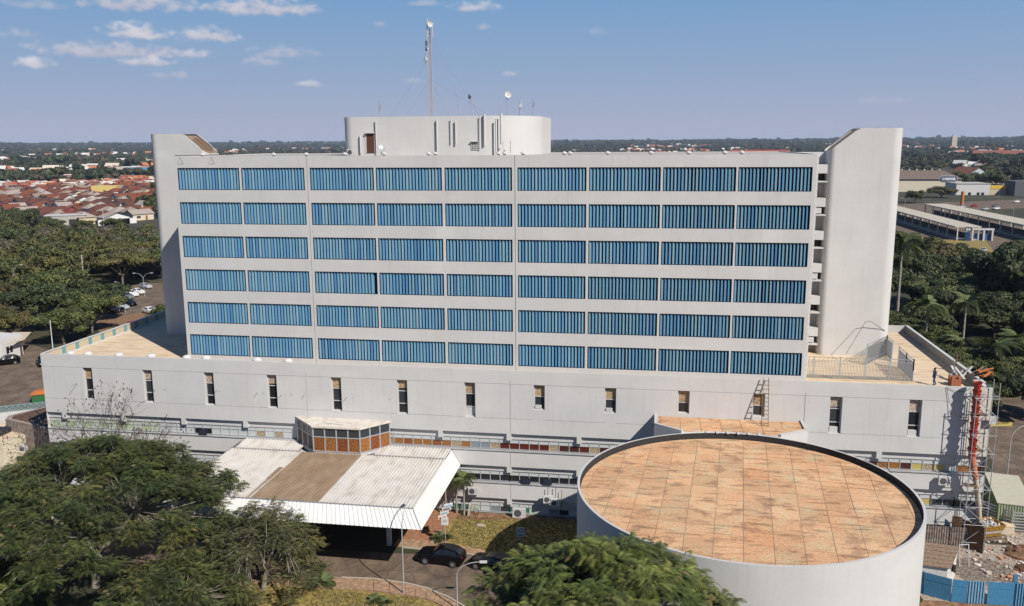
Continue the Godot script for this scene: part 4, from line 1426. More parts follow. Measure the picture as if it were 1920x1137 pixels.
func car(key: String, at: Vector3, turn: float, label: String, group := "") -> void:
	var paints := {"black": lin(0.004, 0.004, 0.005), "white": lin(0.72, 0.72, 0.72), "silver": lin(0.40, 0.42, 0.44), "grey": lin(0.14, 0.15, 0.16), "red": lin(0.35, 0.03, 0.025), "wine": lin(0.06, 0.012, 0.02), "blue": lin(0.03, 0.06, 0.14)}
	var name_ := key.split(" ")[0]
	if not paints.has(name_): name_ = "white"
	var m := plain(paints[name_], 0.16)
	m.metallic_specular = 0.35
	var tall := 1.12 if key.ends_with("suv") else 1.0
	var c := dup(car_kind(key, m, tall, 4.35 if key.ends_with("suv") else 4.1), at, turn)
	tag(c, label, "car", group)

func lamp_post(at: Vector3, h: float, turn: float, arms: int, label: String, group := "street lamps") -> void:
	var t := thing("street_lamp", label, "street lamp", at, turn, group)
	var g := Geo.new()
	g.cyl(Vector3.ZERO, Vector3(0, h * 0.72, 0), 0.07, 0.05, 8, false)
	put("pole", g.mesh(M.lamp), t)
	for a in arms:
		var s := 1.0 if a == 0 else -1.0
		g = Geo.new()
		var pts := []
		for i in 9:
			var k := i / 8.0 * PI * 0.5
			pts.append(Vector3(s * (1.9 * (1 - cos(k))), h * 0.72 + h * 0.28 * sin(k), 0))
		g.path(pts, 0.05, 0.035, 6)
		put("arm", g.mesh(M.lamp), t)
		g = Geo.new()
		g.box(Vector3(s * 2.2, h * 1.0, 0), Vector3(0.62, 0.13, 0.24))
		put("lamp_head", g.mesh(M.trim), t)

# ---------------------------------------------------------------- things on the roofs
func figure(joints: Array, bones: Array, cell: float, g: Geo, skin: Callable) -> void:   # one body meshed from tapered capsules as surface nets
	var lo := Vector3(1e9, 1e9, 1e9)
	var hi := -lo
	for j in joints:
		lo = lo.min(j[0] - Vector3.ONE * (j[1] + cell * 2))
		hi = hi.max(j[0] + Vector3.ONE * (j[1] + cell * 2))
	var nx := int((hi.x - lo.x) / cell) + 2
	var ny := int((hi.y - lo.y) / cell) + 2
	var nz := int((hi.z - lo.z) / cell) + 2
	var f := PackedFloat32Array()
	f.resize(nx * ny * nz)
	for y in ny:
		for z in nz:
			for x in nx:
				var p := lo + Vector3(x, y, z) * cell
				var d := 1e9
				for b in bones:
					var A: Array = joints[b[0]]
					var B: Array = joints[b[1]]
					var ab: Vector3 = B[0] - A[0]
					var t := clampf((p - A[0]).dot(ab) / maxf(ab.length_squared(), 1e-9), 0, 1)
					var q: float = p.distance_to(A[0] + ab * t) - lerpf(A[1], B[1], t)
					var hh := clampf(0.5 + 0.5 * (d - q) / 0.035, 0, 1)
					d = lerpf(d, q, hh) - 0.035 * hh * (1 - hh)
				f[(y * nz + z) * nx + x] = d
	var at := {}
	var pos := []
	for y in ny - 1:
		for z in nz - 1:
			for x in nx - 1:
				var s := Vector3.ZERO
				var n := 0
				for e in [[0, 0, 0, 1, 0, 0], [0, 1, 0, 1, 1, 0], [0, 0, 1, 1, 0, 1], [0, 1, 1, 1, 1, 1], [0, 0, 0, 0, 1, 0], [1, 0, 0, 1, 1, 0], [0, 0, 1, 0, 1, 1], [1, 0, 1, 1, 1, 1], [0, 0, 0, 0, 0, 1], [1, 0, 0, 1, 0, 1], [0, 1, 0, 0, 1, 1], [1, 1, 0, 1, 1, 1]]:
					var a := f[((y + e[1]) * nz + z + e[2]) * nx + x + e[0]]
					var b := f[((y + e[4]) * nz + z + e[5]) * nx + x + e[3]]
					if (a < 0) != (b < 0):
						s += Vector3(x + e[0], y + e[1], z + e[2]).lerp(Vector3(x + e[3], y + e[4], z + e[5]), a / (a - b))
						n += 1
				if n:
					at[Vector3i(x, y, z)] = pos.size()
					pos.append(lo + s / n * cell)
	for c in at:
		for ax in 3:
			var u := Vector3i(1, 0, 0) if ax == 0 else (Vector3i(0, 1, 0) if ax == 1 else Vector3i(0, 0, 1))
			var v := Vector3i(0, 1, 0) if ax == 0 else (Vector3i(0, 0, 1) if ax == 1 else Vector3i(1, 0, 0))
			var w := Vector3i(0, 0, 1) if ax == 0 else (Vector3i(1, 0, 0) if ax == 1 else Vector3i(0, 1, 0))
			var c2: Vector3i = c
			var a := f[(c2.y * nz + c2.z) * nx + c2.x]
			var e: Vector3i = c2 + u
			var b := f[(e.y * nz + e.z) * nx + e.x]
			if (a < 0) == (b < 0): continue
			if not (at.has(c2 - v) and at.has(c2 - w) and at.has(c2 - v - w)): continue
			var q := [pos[at[c2]], pos[at[c2 - v]], pos[at[c2 - v - w]], pos[at[c2 - w]]]
			if a > 0: q.reverse()
			g.col = skin.call(q[0])
			g.quad(q[0], q[1], q[2], q[3])

func worker() -> void:
	var t := thing("person", "person in dark blue overalls walking on the roof beside the fence", "person", Vector3(77.2, DECK, -1.15), 0.35)
	# walking towards the left, head bent a little, one hand raised to the face
	var J := [[Vector3(0, 0.93, 0), 0.135], [Vector3(0.0, 1.2, 0), 0.13], [Vector3(0.01, 1.40, 0), 0.12], [Vector3(0.0, 1.52, 0), 0.06], [Vector3(0.0, 1.63, 0), 0.098], [Vector3(0.0, 1.69, 0), 0.09],
		[Vector3(0.02, 1.41, 0.19), 0.062], [Vector3(-0.02, 1.14, 0.25), 0.05], [Vector3(-0.16, 1.30, 0.2), 0.04], [Vector3(-0.15, 1.42, 0.14), 0.04],
		[Vector3(0.0, 1.41, -0.19), 0.062], [Vector3(0.08, 1.13, -0.25), 0.05], [Vector3(0.02, 0.89, -0.25), 0.038], [Vector3(0.0, 0.8, -0.25), 0.036],
		[Vector3(0, 0.9, 0.09), 0.095], [Vector3(-0.12, 0.5, 0.1), 0.07], [Vector3(-0.06, 0.1, 0.1), 0.05], [Vector3(-0.22, 0.05, 0.1), 0.045],
		[Vector3(0, 0.9, -0.09), 0.095], [Vector3(0.1, 0.5, -0.1), 0.07], [Vector3(0.3, 0.13, -0.1), 0.05], [Vector3(0.2, 0.05, -0.1), 0.045]]
	var Bn := [[0, 1], [1, 2], [2, 3], [3, 4], [4, 5], [2, 6], [6, 7], [7, 8], [8, 9], [2, 10], [10, 11], [11, 12], [12, 13], [0, 14], [14, 15], [15, 16], [16, 17], [0, 18], [18, 19], [19, 20], [20, 21]]
	var g := Geo.new()
	var skin := func(p: Vector3) -> Color:
		if p.y > 1.5 or (p.x < -0.1 and p.y > 1.36 and p.y < 1.5): return Color(0.10, 0.055, 0.035)
		if p.y < 0.86 and p.z < -0.19: return Color(0.10, 0.055, 0.035)
		if p.y < 0.12: return Color(0.02, 0.018, 0.016)
		return Color(0.012, 0.025, 0.10)
	figure(J, Bn, 0.032, g, skin)
	put("body", g.mesh(M.tint, true), t)
	g = Geo.new()
	g.lathe(Vector3(0.01, 1.66, 0), [[0.115, 0.0], [0.112, 0.05], [0.085, 0.11], [0.0, 0.135]], 12)
	put("cap", g.mesh(plain(lin(0.02, 0.02, 0.025), 0.8)), t)
	g = Geo.new()
	g.box(Vector3(-0.1, 1.63, 0), Vector3(0.03, 0.05, 0.03))
	put("nose", g.mesh(plain(lin(0.10, 0.055, 0.035), 0.8)), t)

func rail_panel(t: Node3D, a: Vector3, b: Vector3, h: float) -> void:
	var g := Geo.new()
	g.bar(a + Vector3(0, h - 0.05, 0), b + Vector3(0, h - 0.05, 0), 0.05, 0.05)
	g.bar(a + Vector3(0, h - 0.35, 0), b + Vector3(0, h - 0.35, 0), 0.04, 0.04)
	g.bar(a + Vector3(0, 0.1, 0), b + Vector3(0, 0.1, 0), 0.05, 0.05)
	g.bar(a + Vector3(0, 0.42, 0), b + Vector3(0, 0.42, 0), 0.035, 0.035)
	var part := put("rails", g.mesh(M.steel), t)
	g = Geo.new()
	var l := a.distance_to(b)
	var n := int(l / 0.135)
	for i in range(1, n):
		var p := a.lerp(b, float(i) / n)
		g.bar(p + Vector3(0, 0.1, 0), p + Vector3(0, h - 0.35, 0), 0.036, 0.036)
		if i % 3 == 0:
			g.bar(p + Vector3(0, h - 0.35, 0), a.lerp(b, float(i + 1) / n) + Vector3(0, h - 0.07, 0), 0.022, 0.022)
			g.bar(a.lerp(b, float(i + 1) / n) + Vector3(0, 0.12, 0), p + Vector3(0, 0.42, 0), 0.022, 0.022)
	put("bars", g.mesh(plain(lin(0.22, 0.23, 0.25), 0.6)), part)

func roof_things() -> void:
	worker()
	var t := thing("roof_fence", "grey barred steel fence enclosing the foot of the right stair tower", "fence")
	var y := Vector3(0, DECK, 0)
	var posts := []
	var fr := [65.15, 66.1, 68.6, 71.0, 73.3, 75.5]
	for x in fr: posts.append(Vector3(x, DECK, -2.1))
	for i in 5: rail_panel(t, Vector3(fr[i], DECK, -2.1), Vector3(fr[i + 1], DECK, -2.1), 2.3)
	for q in [[Vector3(75.5, DECK, -2.1), Vector3(75.55, DECK, -4.8)], [Vector3(75.55, DECK, -4.8), Vector3(75.6, DECK, -7.75)], [Vector3(75.65, DECK, -10.5), Vector3(75.7, DECK, -13.0)], [Vector3(75.7, DECK, -13.0), Vector3(72.6, DECK, -8.5)]]:
		rail_panel(t, q[0], q[1], 2.3)
		posts.append(q[1]); posts.append(q[0])
	for p in posts:
		var g := Geo.new()
		g.bx(-0.05, 0, -0.05, 0.05, 2.34, 0.05)
		put("post", g.mesh(plain(lin(0.30, 0.36, 0.40), 0.6)), t, p)
	var g := Geo.new()
	g.bx(65.0, DECK, -1.95, 75.7, DECK + 0.12, -1.7)
	put("kerb", g.mesh(M.deck), t)
	g = Geo.new()
	g.path([Vector3(70.7, DECK + 0.9, -9.5), Vector3(73.0, DECK + 4.0, -11.8), Vector3(73.6, DECK + 4.05, -11.9), Vector3(75.3, DECK + 2.9, -12.6)], 0.03, 0.03, 5)
	solo("cable_run", g.mesh(M.steel_dark), "thin bent pipe rising from the roof fence to the tower", "pipe")
	# ladder standing on the link roof against the parapet
	t = thing("ladder", "wooden ladder leaning on the podium wall above the round annex", "ladder")
	var a := Vector3(60.45, 11.42, 4.4)
	var b := Vector3(60.62, 15.75, 2.75)
	for x in [0.0, 0.62]:
		g = Geo.new()
		g.bar(a + Vector3(x, 0, 0), b + Vector3(x * 0.8, 0, 0), 0.06, 0.09)
		put("rail", g.mesh(M.wood), t)
	for i in 11:
		var k := (i + 0.7) / 11.5
		g = Geo.new()
		g.bar(a.lerp(b, k), a.lerp(b, k) + Vector3(0.6, 0, 0), 0.05, 0.05)
		put("rung", g.mesh(M.wood), t)
	# brick stack and scaffold parts at the right front corner of the roof
	t = thing("brick_stack", "small stack of red hollow bricks on the roof near the worker", "bricks", Vector3(79.2, DECK, -1.5), 0.1)
	for i in 3:
		for j in 4:
			for k in 3:
				if j == 3 and (i + k) % 2: continue
				g = Geo.new()
				g.bx(-0.14, 0, -0.13, 0.14, 0.23, 0.13)
				put("brick", g.mesh(M.brick), t, Vector3(-0.32 + i * 0.31, j * 0.235, -0.3 + k * 0.29))
	t = thing("scaffold_parts", "heap of grey scaffold frames and planks lying behind the brick stack", "scaffold parts", Vector3(80.1, DECK, -2.4))
	rng.seed = 12
	for i in 16:
		g = Geo.new()
		var l := rng.randf_range(1.0, 2.4)
		var d := Vector3(rng.randf_range(-0.4, 0.6), rng.randf_range(0.0, 0.35), rng.randf_range(-1, 0.4)).normalized()
		var o := Vector3(rng.randf_range(-0.7, 0.3), 0.05 + 0.05 * i, rng.randf_range(-1.4, 0.9))
		g.bar(o, o + d * l, 0.05 if i % 3 else 0.2, 0.05)
		put("tube" if i % 3 else "plank", g.mesh(M.steel if i % 3 else M.trim), t)
	t = thing("timber_heap", "orange timber boards piled over the right parapet of the roof", "timber", Vector3(81.5, PTOP + 0.05, -1.6))
	for i in 9:
		g = Geo.new()
		var o := Vector3(rng.randf_range(-0.3, 0.3), 0.05 + i * 0.08, rng.randf_range(-1.0, 1.0))
		var d := Vector3(rng.randf_range(0.2, 1), rng.randf_range(-0.1, 0.35), rng.randf_range(-0.9, 0.6)).normalized()
		g.bar(o - d * 0.7, o + d * 0.8, 0.24, 0.05)
		put("board", g.mesh(M.wood if i % 2 else M.orange), t)
	g = Geo.new()
	g.bar(Vector3(80.6, DECK + 0.95, -0.2), Vector3(81.1, DECK + 0.75, 1.3), 0.6, 0.05)
	solo("slanted_board", g.mesh(M.trim), "grey board slanting down at the front end of the right parapet", "board")
	for q in [["wire_post", Vector3(81.1, PTOP, -7.0), 1.0]]:
		g = Geo.new()
		g.bx(-0.12, -0.9, -0.12, 0.0, 0.9, 0.12)
		solo("rusty_post", g.mesh(M.rusty), "rusty iron post clamped to the middle of the right parapet", "post", "", q[1])
	cooler("white air conditioner outside the plant room door", Vector3(17.3, ROOF - 0.06, -5.7), 0.0)
	t = thing("satellite_dish", "tilted mesh satellite dish on the roof right of the brown door", "satellite dish", Vector3(21.0, ROOF - 0.06, -4.6))
	g = Geo.new()
	g.cyl(Vector3.ZERO, Vector3(0, 0.6, 0), 0.05, 0.04, 6)
	put("stand", g.mesh(M.steel), t)
	g = Geo.new()
	dish(g, Vector3(-0.05, 0.75, 0), Vector3(0.5, 0.55, 0.65), 0.48)
	put("reflector", g.mesh(M.steel), t)

# ---------------------------------------------------------------- building site at the right
func site_right() -> void:
	var t := thing("scaffold_tower", "slender steel scaffold tower against the right end of the podium", "scaffold")
	var xs := [79.25, 81.15]
	var zs := [2.75, 4.25]
	var g: Geo
	for x in xs:
		for z in zs:
			g = Geo.new()
			g.cyl(Vector3(x, 0, z), Vector3(x, 16.4 if x > 80 else 15.2, z), 0.04, 0.04, 6)
			put("standard", g.mesh(M.steel), t)
	for k in 9:
		var y := 0.9 + k * 1.75
		for z in zs:
			g = Geo.new()
			g.cyl(Vector3(xs[0] - 0.15, y, z), Vector3(xs[1] + 0.15, y, z), 0.03, 0.03, 5)
			put("ledger", g.mesh(M.steel), t)
			g = Geo.new()
			var s := 1 if k % 2 else 0
			g.cyl(Vector3(xs[s], y, z), Vector3(xs[1 - s], minf(y + 1.75, 15.2), z), 0.026, 0.026, 5)
			put("brace", g.mesh(M.steel), t)
		for x in xs:
			g = Geo.new()
			g.cyl(Vector3(x, y + 0.06, zs[0]), Vector3(x, y + 0.06, zs[1]), 0.03, 0.03, 5)
			put("transom", g.mesh(M.steel), t)
		if k in [3, 5, 7]:
			g = Geo.new()
			g.bx(xs[0], y + 0.1, 3.2, xs[1] - 0.9, y + 0.15, 3.9)
			put("platform", g.mesh(M.wood), t)
	g = Geo.new()
	g.bx(81.0, 12.1, 2.9, 81.7, 12.9, 2.96)
	put("notice_plate", g.mesh(M.trim), t)
	# rubbish chute of funnels strung one under another, then a pale plastic tube
	t = thing("rubbish_chute", "red rubbish chute hanging down the scaffold into the yellow skip", "rubbish chute")
	var path_ := [Vector3(79.5, 16.25, 3.3), Vector3(79.5, 9.2, 3.65), Vector3(80.15, 6.9, 3.55)]
	var n := 9
	for i in n:
		var y := 16.2 - i * 0.78
		g = Geo.new()
		g.lathe(Vector3(79.5, y - 0.9, 3.5 + 0.02 * i), [[0.26, 0.0], [0.30, 0.45], [0.38, 0.9], [0.42, 0.95]], 12)
		put("funnel", g.mesh(M.red), t)
	g = Geo.new()
	g.path([Vector3(79.52, 9.3, 3.68), Vector3(79.75, 8.2, 3.62), Vector3(80.1, 6.9, 3.55)], 0.33, 0.24, 10)
	put("mesh_sleeve", g.mesh(worn(lin(0.60, 0.20, 0.13), tex["fine"], Vector3(1.2, 1.2, 1.2), 0.8)), t)
	g = Geo.new()
	g.path([Vector3(80.1, 6.95, 3.55), Vector3(80.7, 4.4, 3.1), Vector3(81.2, 2.0, 2.4)], 0.25, 0.27, 10)
	put("plastic_tube", g.mesh(worn(lin(0.66, 0.58, 0.44), tex["fine"], Vector3(0.5, 0.5, 0.5), 0.6)), t)
	g = Geo.new()
	g.path([Vector3(77.2, 15.4, FZ + 0.08), Vector3(77.5, 14.0, FZ + 0.1), Vector3(78.2, 12.9, FZ + 0.5), Vector3(79.2, 12.2, 2.8)], 0.022, 0.022, 5)
	g.path([Vector3(77.2, 15.4, FZ + 0.08), Vector3(78.0, 15.0, FZ + 0.08), Vector3(78.8, 15.05, FZ + 0.08), Vector3(79.3, 15.4, FZ + 0.1)], 0.018, 0.018, 5)
	solo("hanging_cable", g.mesh(M.steel_dark), "black cable looped from the podium edge to the scaffold", "cable")
	# yellow skip full of rubble
	t = thing("skip", "yellow skip full of pale rubble under the chute", "skip", Vector3(82.7, 0, 0.2), 0.35)
	g = Geo.new()
	var lo := [Vector3(-0.95, 0.1, 0.75), Vector3(0.95, 0.1, 0.75), Vector3(0.95, 0.1, -0.75), Vector3(-0.95, 0.1, -0.75)]
	var hi := [Vector3(-1.35, 1.25, 1.0), Vector3(1.35, 1.25, 1.0), Vector3(1.35, 1.25, -1.0), Vector3(-1.35, 1.25, -1.0)]
	for i in 4:
		var j := (i + 1) % 4
		g.quad(lo[i], lo[j], hi[j], hi[i])
		g.quad(lo[j] * 0.96, lo[i] * 0.96, hi[i] * Vector3(0.95, 1, 0.95), hi[j] * Vector3(0.95, 1, 0.95))
		g.bar(hi[i], hi[j], 0.1, 0.08)
	g.quad(lo[3], lo[2], lo[1], lo[0])
	put("tub", g.mesh(M.yellow), t)
	g = Geo.new()
	rng.seed = 9
	for i in 120:
		var p := Vector3(rng.randf_range(-1.15, 1.15), 0.95 + rng.randf_range(0, 0.3), rng.randf_range(-0.85, 0.85))
		var s := rng.randf_range(0.06, 0.17)
		g.col = Color(0.5, 0.47, 0.45) * rng.randf_range(0.5, 1.2)
		g.box(p, Vector3(s, s * 0.7, s * 1.2), Basis(Vector3(rng.randf(), 1, rng.randf()).normalized(), rng.randf() * 6))
	g.bx(-1.18, 0.5, -0.88, 1.18, 0.95, 0.88)
	var r := put("rubble", g.mesh(M.tint, true), t)
	r.set_meta("kind", "stuff")
	t = thing("site_box", "low cream box behind the yellow skip", "box", Vector3(84.6, 0, -0.6), 0.1)
	g = Geo.new()
	g.bx(-0.8, 0, -0.5, 0.8, 0.8, 0.5)
	put("body", g.mesh(M.cream), t)
	g = Geo.new()
	g.bx(-0.85, 0.8, -0.55, 0.85, 0.86, 0.55)
	put("lid", g.mesh(M.deck), t)
	# green site container
	t = thing("site_container", "long green tin site container with a pale ribbed roof", "container", Vector3(86.6, 0, -5.4), -0.2)
	g = Geo.new()
	g.bx(-1.5, 0.1, -4.2, 1.5, 2.6, 4.2)
	put("body", g.mesh(M.green_sheet), t)
	g = Geo.new()
	for i in 38: g.bx(-1.56, 0.15, -4.1 + i * 0.22, -1.5, 2.55, -4.0 + i * 0.22)
	put("side_ribs", g.mesh(M.green_dark), t)
	g = Geo.new()
	for i in 13: g.bx(-1.45 + i * 0.235, 0.15, 4.2, -1.33 + i * 0.235, 2.5, 4.26)
	put("end_ribs", g.mesh(M.green_sheet), t)
	g = Geo.new()
	g.bx(-1.62, 2.6, -4.3, 1.62, 2.68, 4.3)
	put("roof_panel", g.mesh(worn(lin(0.47, 0.46, 0.36), tex["soft"], Vector3(0.3, 0.3, 0.3), 0.8)), t)
	t = thing("slat_screen", "angled screen of horizontal grey steel slats beside the container", "screen")
	for q in [[Vector3(83.3, 0, -3.4), Vector3(85.4, 0, -0.75)], [Vector3(85.4, 0, -0.75), Vector3(88.4, 0, -0.5)]]:
		for k in 7:
			g = Geo.new()
			g.bar(q[0] + Vector3(0, 0.25 + k * 0.3, 0), q[1] + Vector3(0, 0.25 + k * 0.3, 0), 0.05, 0.13)
			put("slat", g.mesh(M.steel), t)
		g = Geo.new()
		g.bx(-0.05, 0, -0.05, 0.05, 2.3, 0.05)
		put("post", g.mesh(M.steel), t, q[1])
	# grey corrugated fence between annex and podium, with plywood at its end
	t = thing("tin_fence", "grey corrugated tin fence between the round annex and the scaffold", "fence")
	for i in 3:
		g = Geo.new()
		for k in 14:
			var x := 70.9 + i * 3.1 + k * 0.222
			g.quad(Vector3(x, 0, 3.4), Vector3(x + 0.11, 0, 3.46), Vector3(x + 0.11, 2.0, 3.46), Vector3(x, 2.0, 3.4))
			g.quad(Vector3(x + 0.11, 0, 3.46), Vector3(x + 0.222, 0, 3.4), Vector3(x + 0.222, 2.0, 3.4), Vector3(x + 0.11, 2.0, 3.46))
		put("tin_sheet", g.mesh(worn(lin(0.36, 0.34, 0.32), tex["rust"], Vector3(0.3, 0.2, 0.3), 0.7)), t)
	t = thing("plywood_hoarding", "rust brown plywood boards standing beside the scaffold foot", "boards")
	for q in [[79.5, 2.8, 80.9, 4.6, 2.6], [80.9, 4.65, 81.3, 2.7, 2.3], [78.6, 2.9, 79.4, 3.2, 2.9]]:
		g = Geo.new()
		g.bar(Vector3(q[0], q[4] / 2, q[1]), Vector3(q[2], q[4] / 2, q[3]), 0.05, q[4])
		put("board", g.mesh(M.wood if q[4] < 2.5 else M.rusty), t)
	# white shed with a ribbed roof
	t = thing("site_shed", "little white shed with a ribbed brown roof behind the blue hoarding", "shed", Vector3.ZERO)
	g = Geo.new()
	g.prism(v2([71.2, 12.4, 75.1, 13.0, 77.0, 9.4, 72.6, 8.4]), 0, 2.45)
	put("wall", g.mesh(M.white), t)
	var rm := worn(lin(0.42, 0.34, 0.25), tex["rust"], Vector3(0.5, 0.5, 0.5), 0.9)
	for i in 6:
		var k0 := i / 6.0
		var k1 := (i + 0.97) / 6.0
		g = Geo.new()
		var A := Vector3(71.0, 2.5, 12.5).lerp(Vector3(72.5, 2.75, 8.3), k0)
		var B := Vector3(75.3, 2.5, 13.2).lerp(Vector3(77.2, 2.75, 9.3), k0)
		var C := Vector3(75.3, 2.5, 13.2).lerp(Vector3(77.2, 2.75, 9.3), k1)
		var D := Vector3(71.0, 2.5, 12.5).lerp(Vector3(72.5, 2.75, 8.3), k1)
		g.quad(A, B, C, D)
		g.bar(A + Vector3(0, 0.03, 0), B + Vector3(0, 0.03, 0), 0.09, 0.07)
		put("roof_sheet", g.mesh(rm), t)
	g = Geo.new()
	g.box(Vector3(76.0, 1.75, 11.35), Vector3(0.06, 0.7, 0.8), Basis(Vector3.UP, 0.48))
	put("window", g.mesh(M.glass), t)
	# blue hoarding along the front
	t = thing("site_hoarding", "bright blue hoarding of plain and ribbed sheets round the site", "hoarding")
	var hs := [[70.6, 11.6, 73.3, 13.15, 0], [73.3, 13.2, 75.15, 14.1, 0], [75.2, 14.12, 76.35, 14.2, 0], [76.38, 14.2, 77.75, 14.1, 1], [77.95, 14.16, 80.05, 14.0, 0], [80.1, 14.02, 82.3, 13.85, 2], [82.4, 13.85, 84.6, 13.7, 2]]
	for q in hs:
		var a := Vector3(q[0], 0, q[1])
		var b := Vector3(q[2], 0, q[3])
		g = Geo.new()
		g.bar(a + Vector3(0, 1.03, 0), b + Vector3(0, 1.03, 0), 0.04, 2.0)
		var p := put("sheet", g.mesh(M.blue_pale if q[4] == 1 else M.blue_paint), t)
		if q[4]:
			g = Geo.new()
			var m := int(a.distance_to(b) / 0.21)
			for k in m:
				var c := a.lerp(b, (k + 0.5) / m) + Vector3(0, 0, 0.045)
				g.bar(c + Vector3(0, 0.04, 0), c + Vector3(0, 2.05, 0), 0.1, 0.05)
			put("ribs", g.mesh(M.blue_pale), p)
		else:
			g = Geo.new()
			g.bar(a + Vector3(0, 1.5, 0.03), b + Vector3(0, 1.5, 0.03), 0.03, 0.06)
			put("batten", g.mesh(M.blue_paint), p)
	g = Geo.new()
	g.bx(-0.15, 0, -0.1, 0.15, 2.7, 0.1)
	put("post", g.mesh(M.blue_paint), t, Vector3(80.08, 0, 13.85))
	t = thing("door_frame", "bare grey steel door frame leaning in the site yard", "door frame", Vector3(78.3, 0, 7.2), 0.3)
	g = Geo.new()
	g.bar(Vector3(-0.45, 0, 0.3), Vector3(-0.45, 2.0, 0), 0.08, 0.06)
	g.bar(Vector3(0.45, 0, 0.3), Vector3(0.45, 2.0, 0), 0.08, 0.06)
	g.bar(Vector3(-0.49, 2.0, 0), Vector3(0.49, 2.0, 0), 0.08, 0.06)
	put("frame", g.mesh(M.trim), t)
	# heaps on the ground
	g = Geo.new()
	rng.seed = 19
	for i in 420:
		var p := Vector3(rng.randf_range(79.5, 90), 0.03, rng.randf_range(-0.5, 13))
		if p.x < 84 and p.z < 1.6: continue
		var s := rng.randf_range(0.05, 0.24) * (1.0 if rng.randf() < 0.9 else 2.0)
		var cc: Array = [[0.52, 0.45, 0.38], [0.42, 0.38, 0.34], [0.45, 0.22, 0.12], [0.6, 0.55, 0.5]]
		var q: Array = cc[rng.randi_range(0, 3)]
		g.col = Color(q[0], q[1], q[2]) * rng.randf_range(0.7, 1.1)
		g.box(p + Vector3(0, s * 0.25, 0), Vector3(s, s * 0.6, s * 1.3), Basis(Vector3.UP, rng.randf() * 6))
	var rb := put(numbered("rubble"), g.mesh(M.tint, true), self)
	tag(rb, "scattered rubble and broken brick on the pale site ground", "rubble", "", "stuff")
	for q in [[84.6, 4.2, 1.7, 0.8, "reddish earth heap at the right edge of the site", M.soil], [83.8, 7.4, 1.2, 0.45, "low brown debris heap in front of the red earth", M.rusty]]:
		g = Geo.new()
		var rr: float = q[2]
		var prof := []
		for i in 9:
			prof.append(i / 8.0)
		rng.seed = int(q[0] * 10)
		var pts := []
		for i in 7:
			var row := []
			for j in 15:
				var a := TAU * j / 14
				if j == 14:
					row.append(row[0]); continue
				var k := 1.0 - i / 6.0
				row.append(Vector3(cos(a) * rr * k * rng.randf_range(0.85, 1.15), q[3] * (1 - k * k) * rng.randf_range(0.8, 1.15), -sin(a) * rr * k * rng.randf_range(0.85, 1.15)))
			pts.append(row)
		for i in 6:
			for j in 14: g.quad(pts[i][j], pts[i][j + 1], pts[i + 1][j + 1], pts[i + 1][j])
		solo("earth_heap", g.mesh(q[5]), q[4], "earth heap", "heaps on the building site", Vector3(q[0], 0, q[1]))
	# the road beyond
	lamp_post(Vector3(90.4, 0, -15.5), 6.3, 0.2, 1, "curved lamp post beside the side road right of the container")
	var cone_spots := [[87.4, -11.5, "orange traffic cone at the corner of the podium by the side road"], [90.1, -9.4, "orange traffic cone behind the green container"]]
	for q in cone_spots:
		t = thing("traffic_cone", q[2], "traffic cone", Vector3(q[0], 0, q[1]), 0.0, "traffic cones by the side road")
		g = Geo.new()
		g.lathe(Vector3(0, 0.05, 0), [[0.2, 0], [0.06, 0.75], [0.0, 0.76]], 10)
		put("cone", g.mesh(M.orange), t)
		g = Geo.new()
		g.bx(-0.25, 0, -0.25, 0.25, 0.05, 0.25)
		put("base", g.mesh(M.orange), t)
	t = thing("gate_barrier", "grey boarded barrier slanting from the podium corner to the road", "barrier")
	for i in 5:
		g = Geo.new()
		var a := Vector3(83.2, 0, -7.8).lerp(Vector3(87.2, 0, -15.5), i / 5.0)
		var b := Vector3(83.2, 0, -7.8).lerp(Vector3(87.2, 0, -15.5), (i + 0.95) / 5.0)
		g.bar(a + Vector3(0, 0.75, 0), b + Vector3(0, 0.75, 0), 0.06, 1.5)
		put("board", g.mesh(M.roof_grey), t)
	g = Geo.new()
	g.prism(v2([92, -32, 95, -34.6, 98.3, -35.4, 99.2, -37.4, 97, -40, 93.4, -41]), 0, 0.13)
	struct("traffic_island_kerb", g, M.kerb_yellow)
	g = Geo.new()
	g.prism(v2([92.3, -32.4, 95, -34.9, 98.0, -35.7, 98.8, -37.3, 96.9, -39.6, 93.4, -40.6]), 0.1, 0.16)
	struct("traffic_island", g, M.lawn)

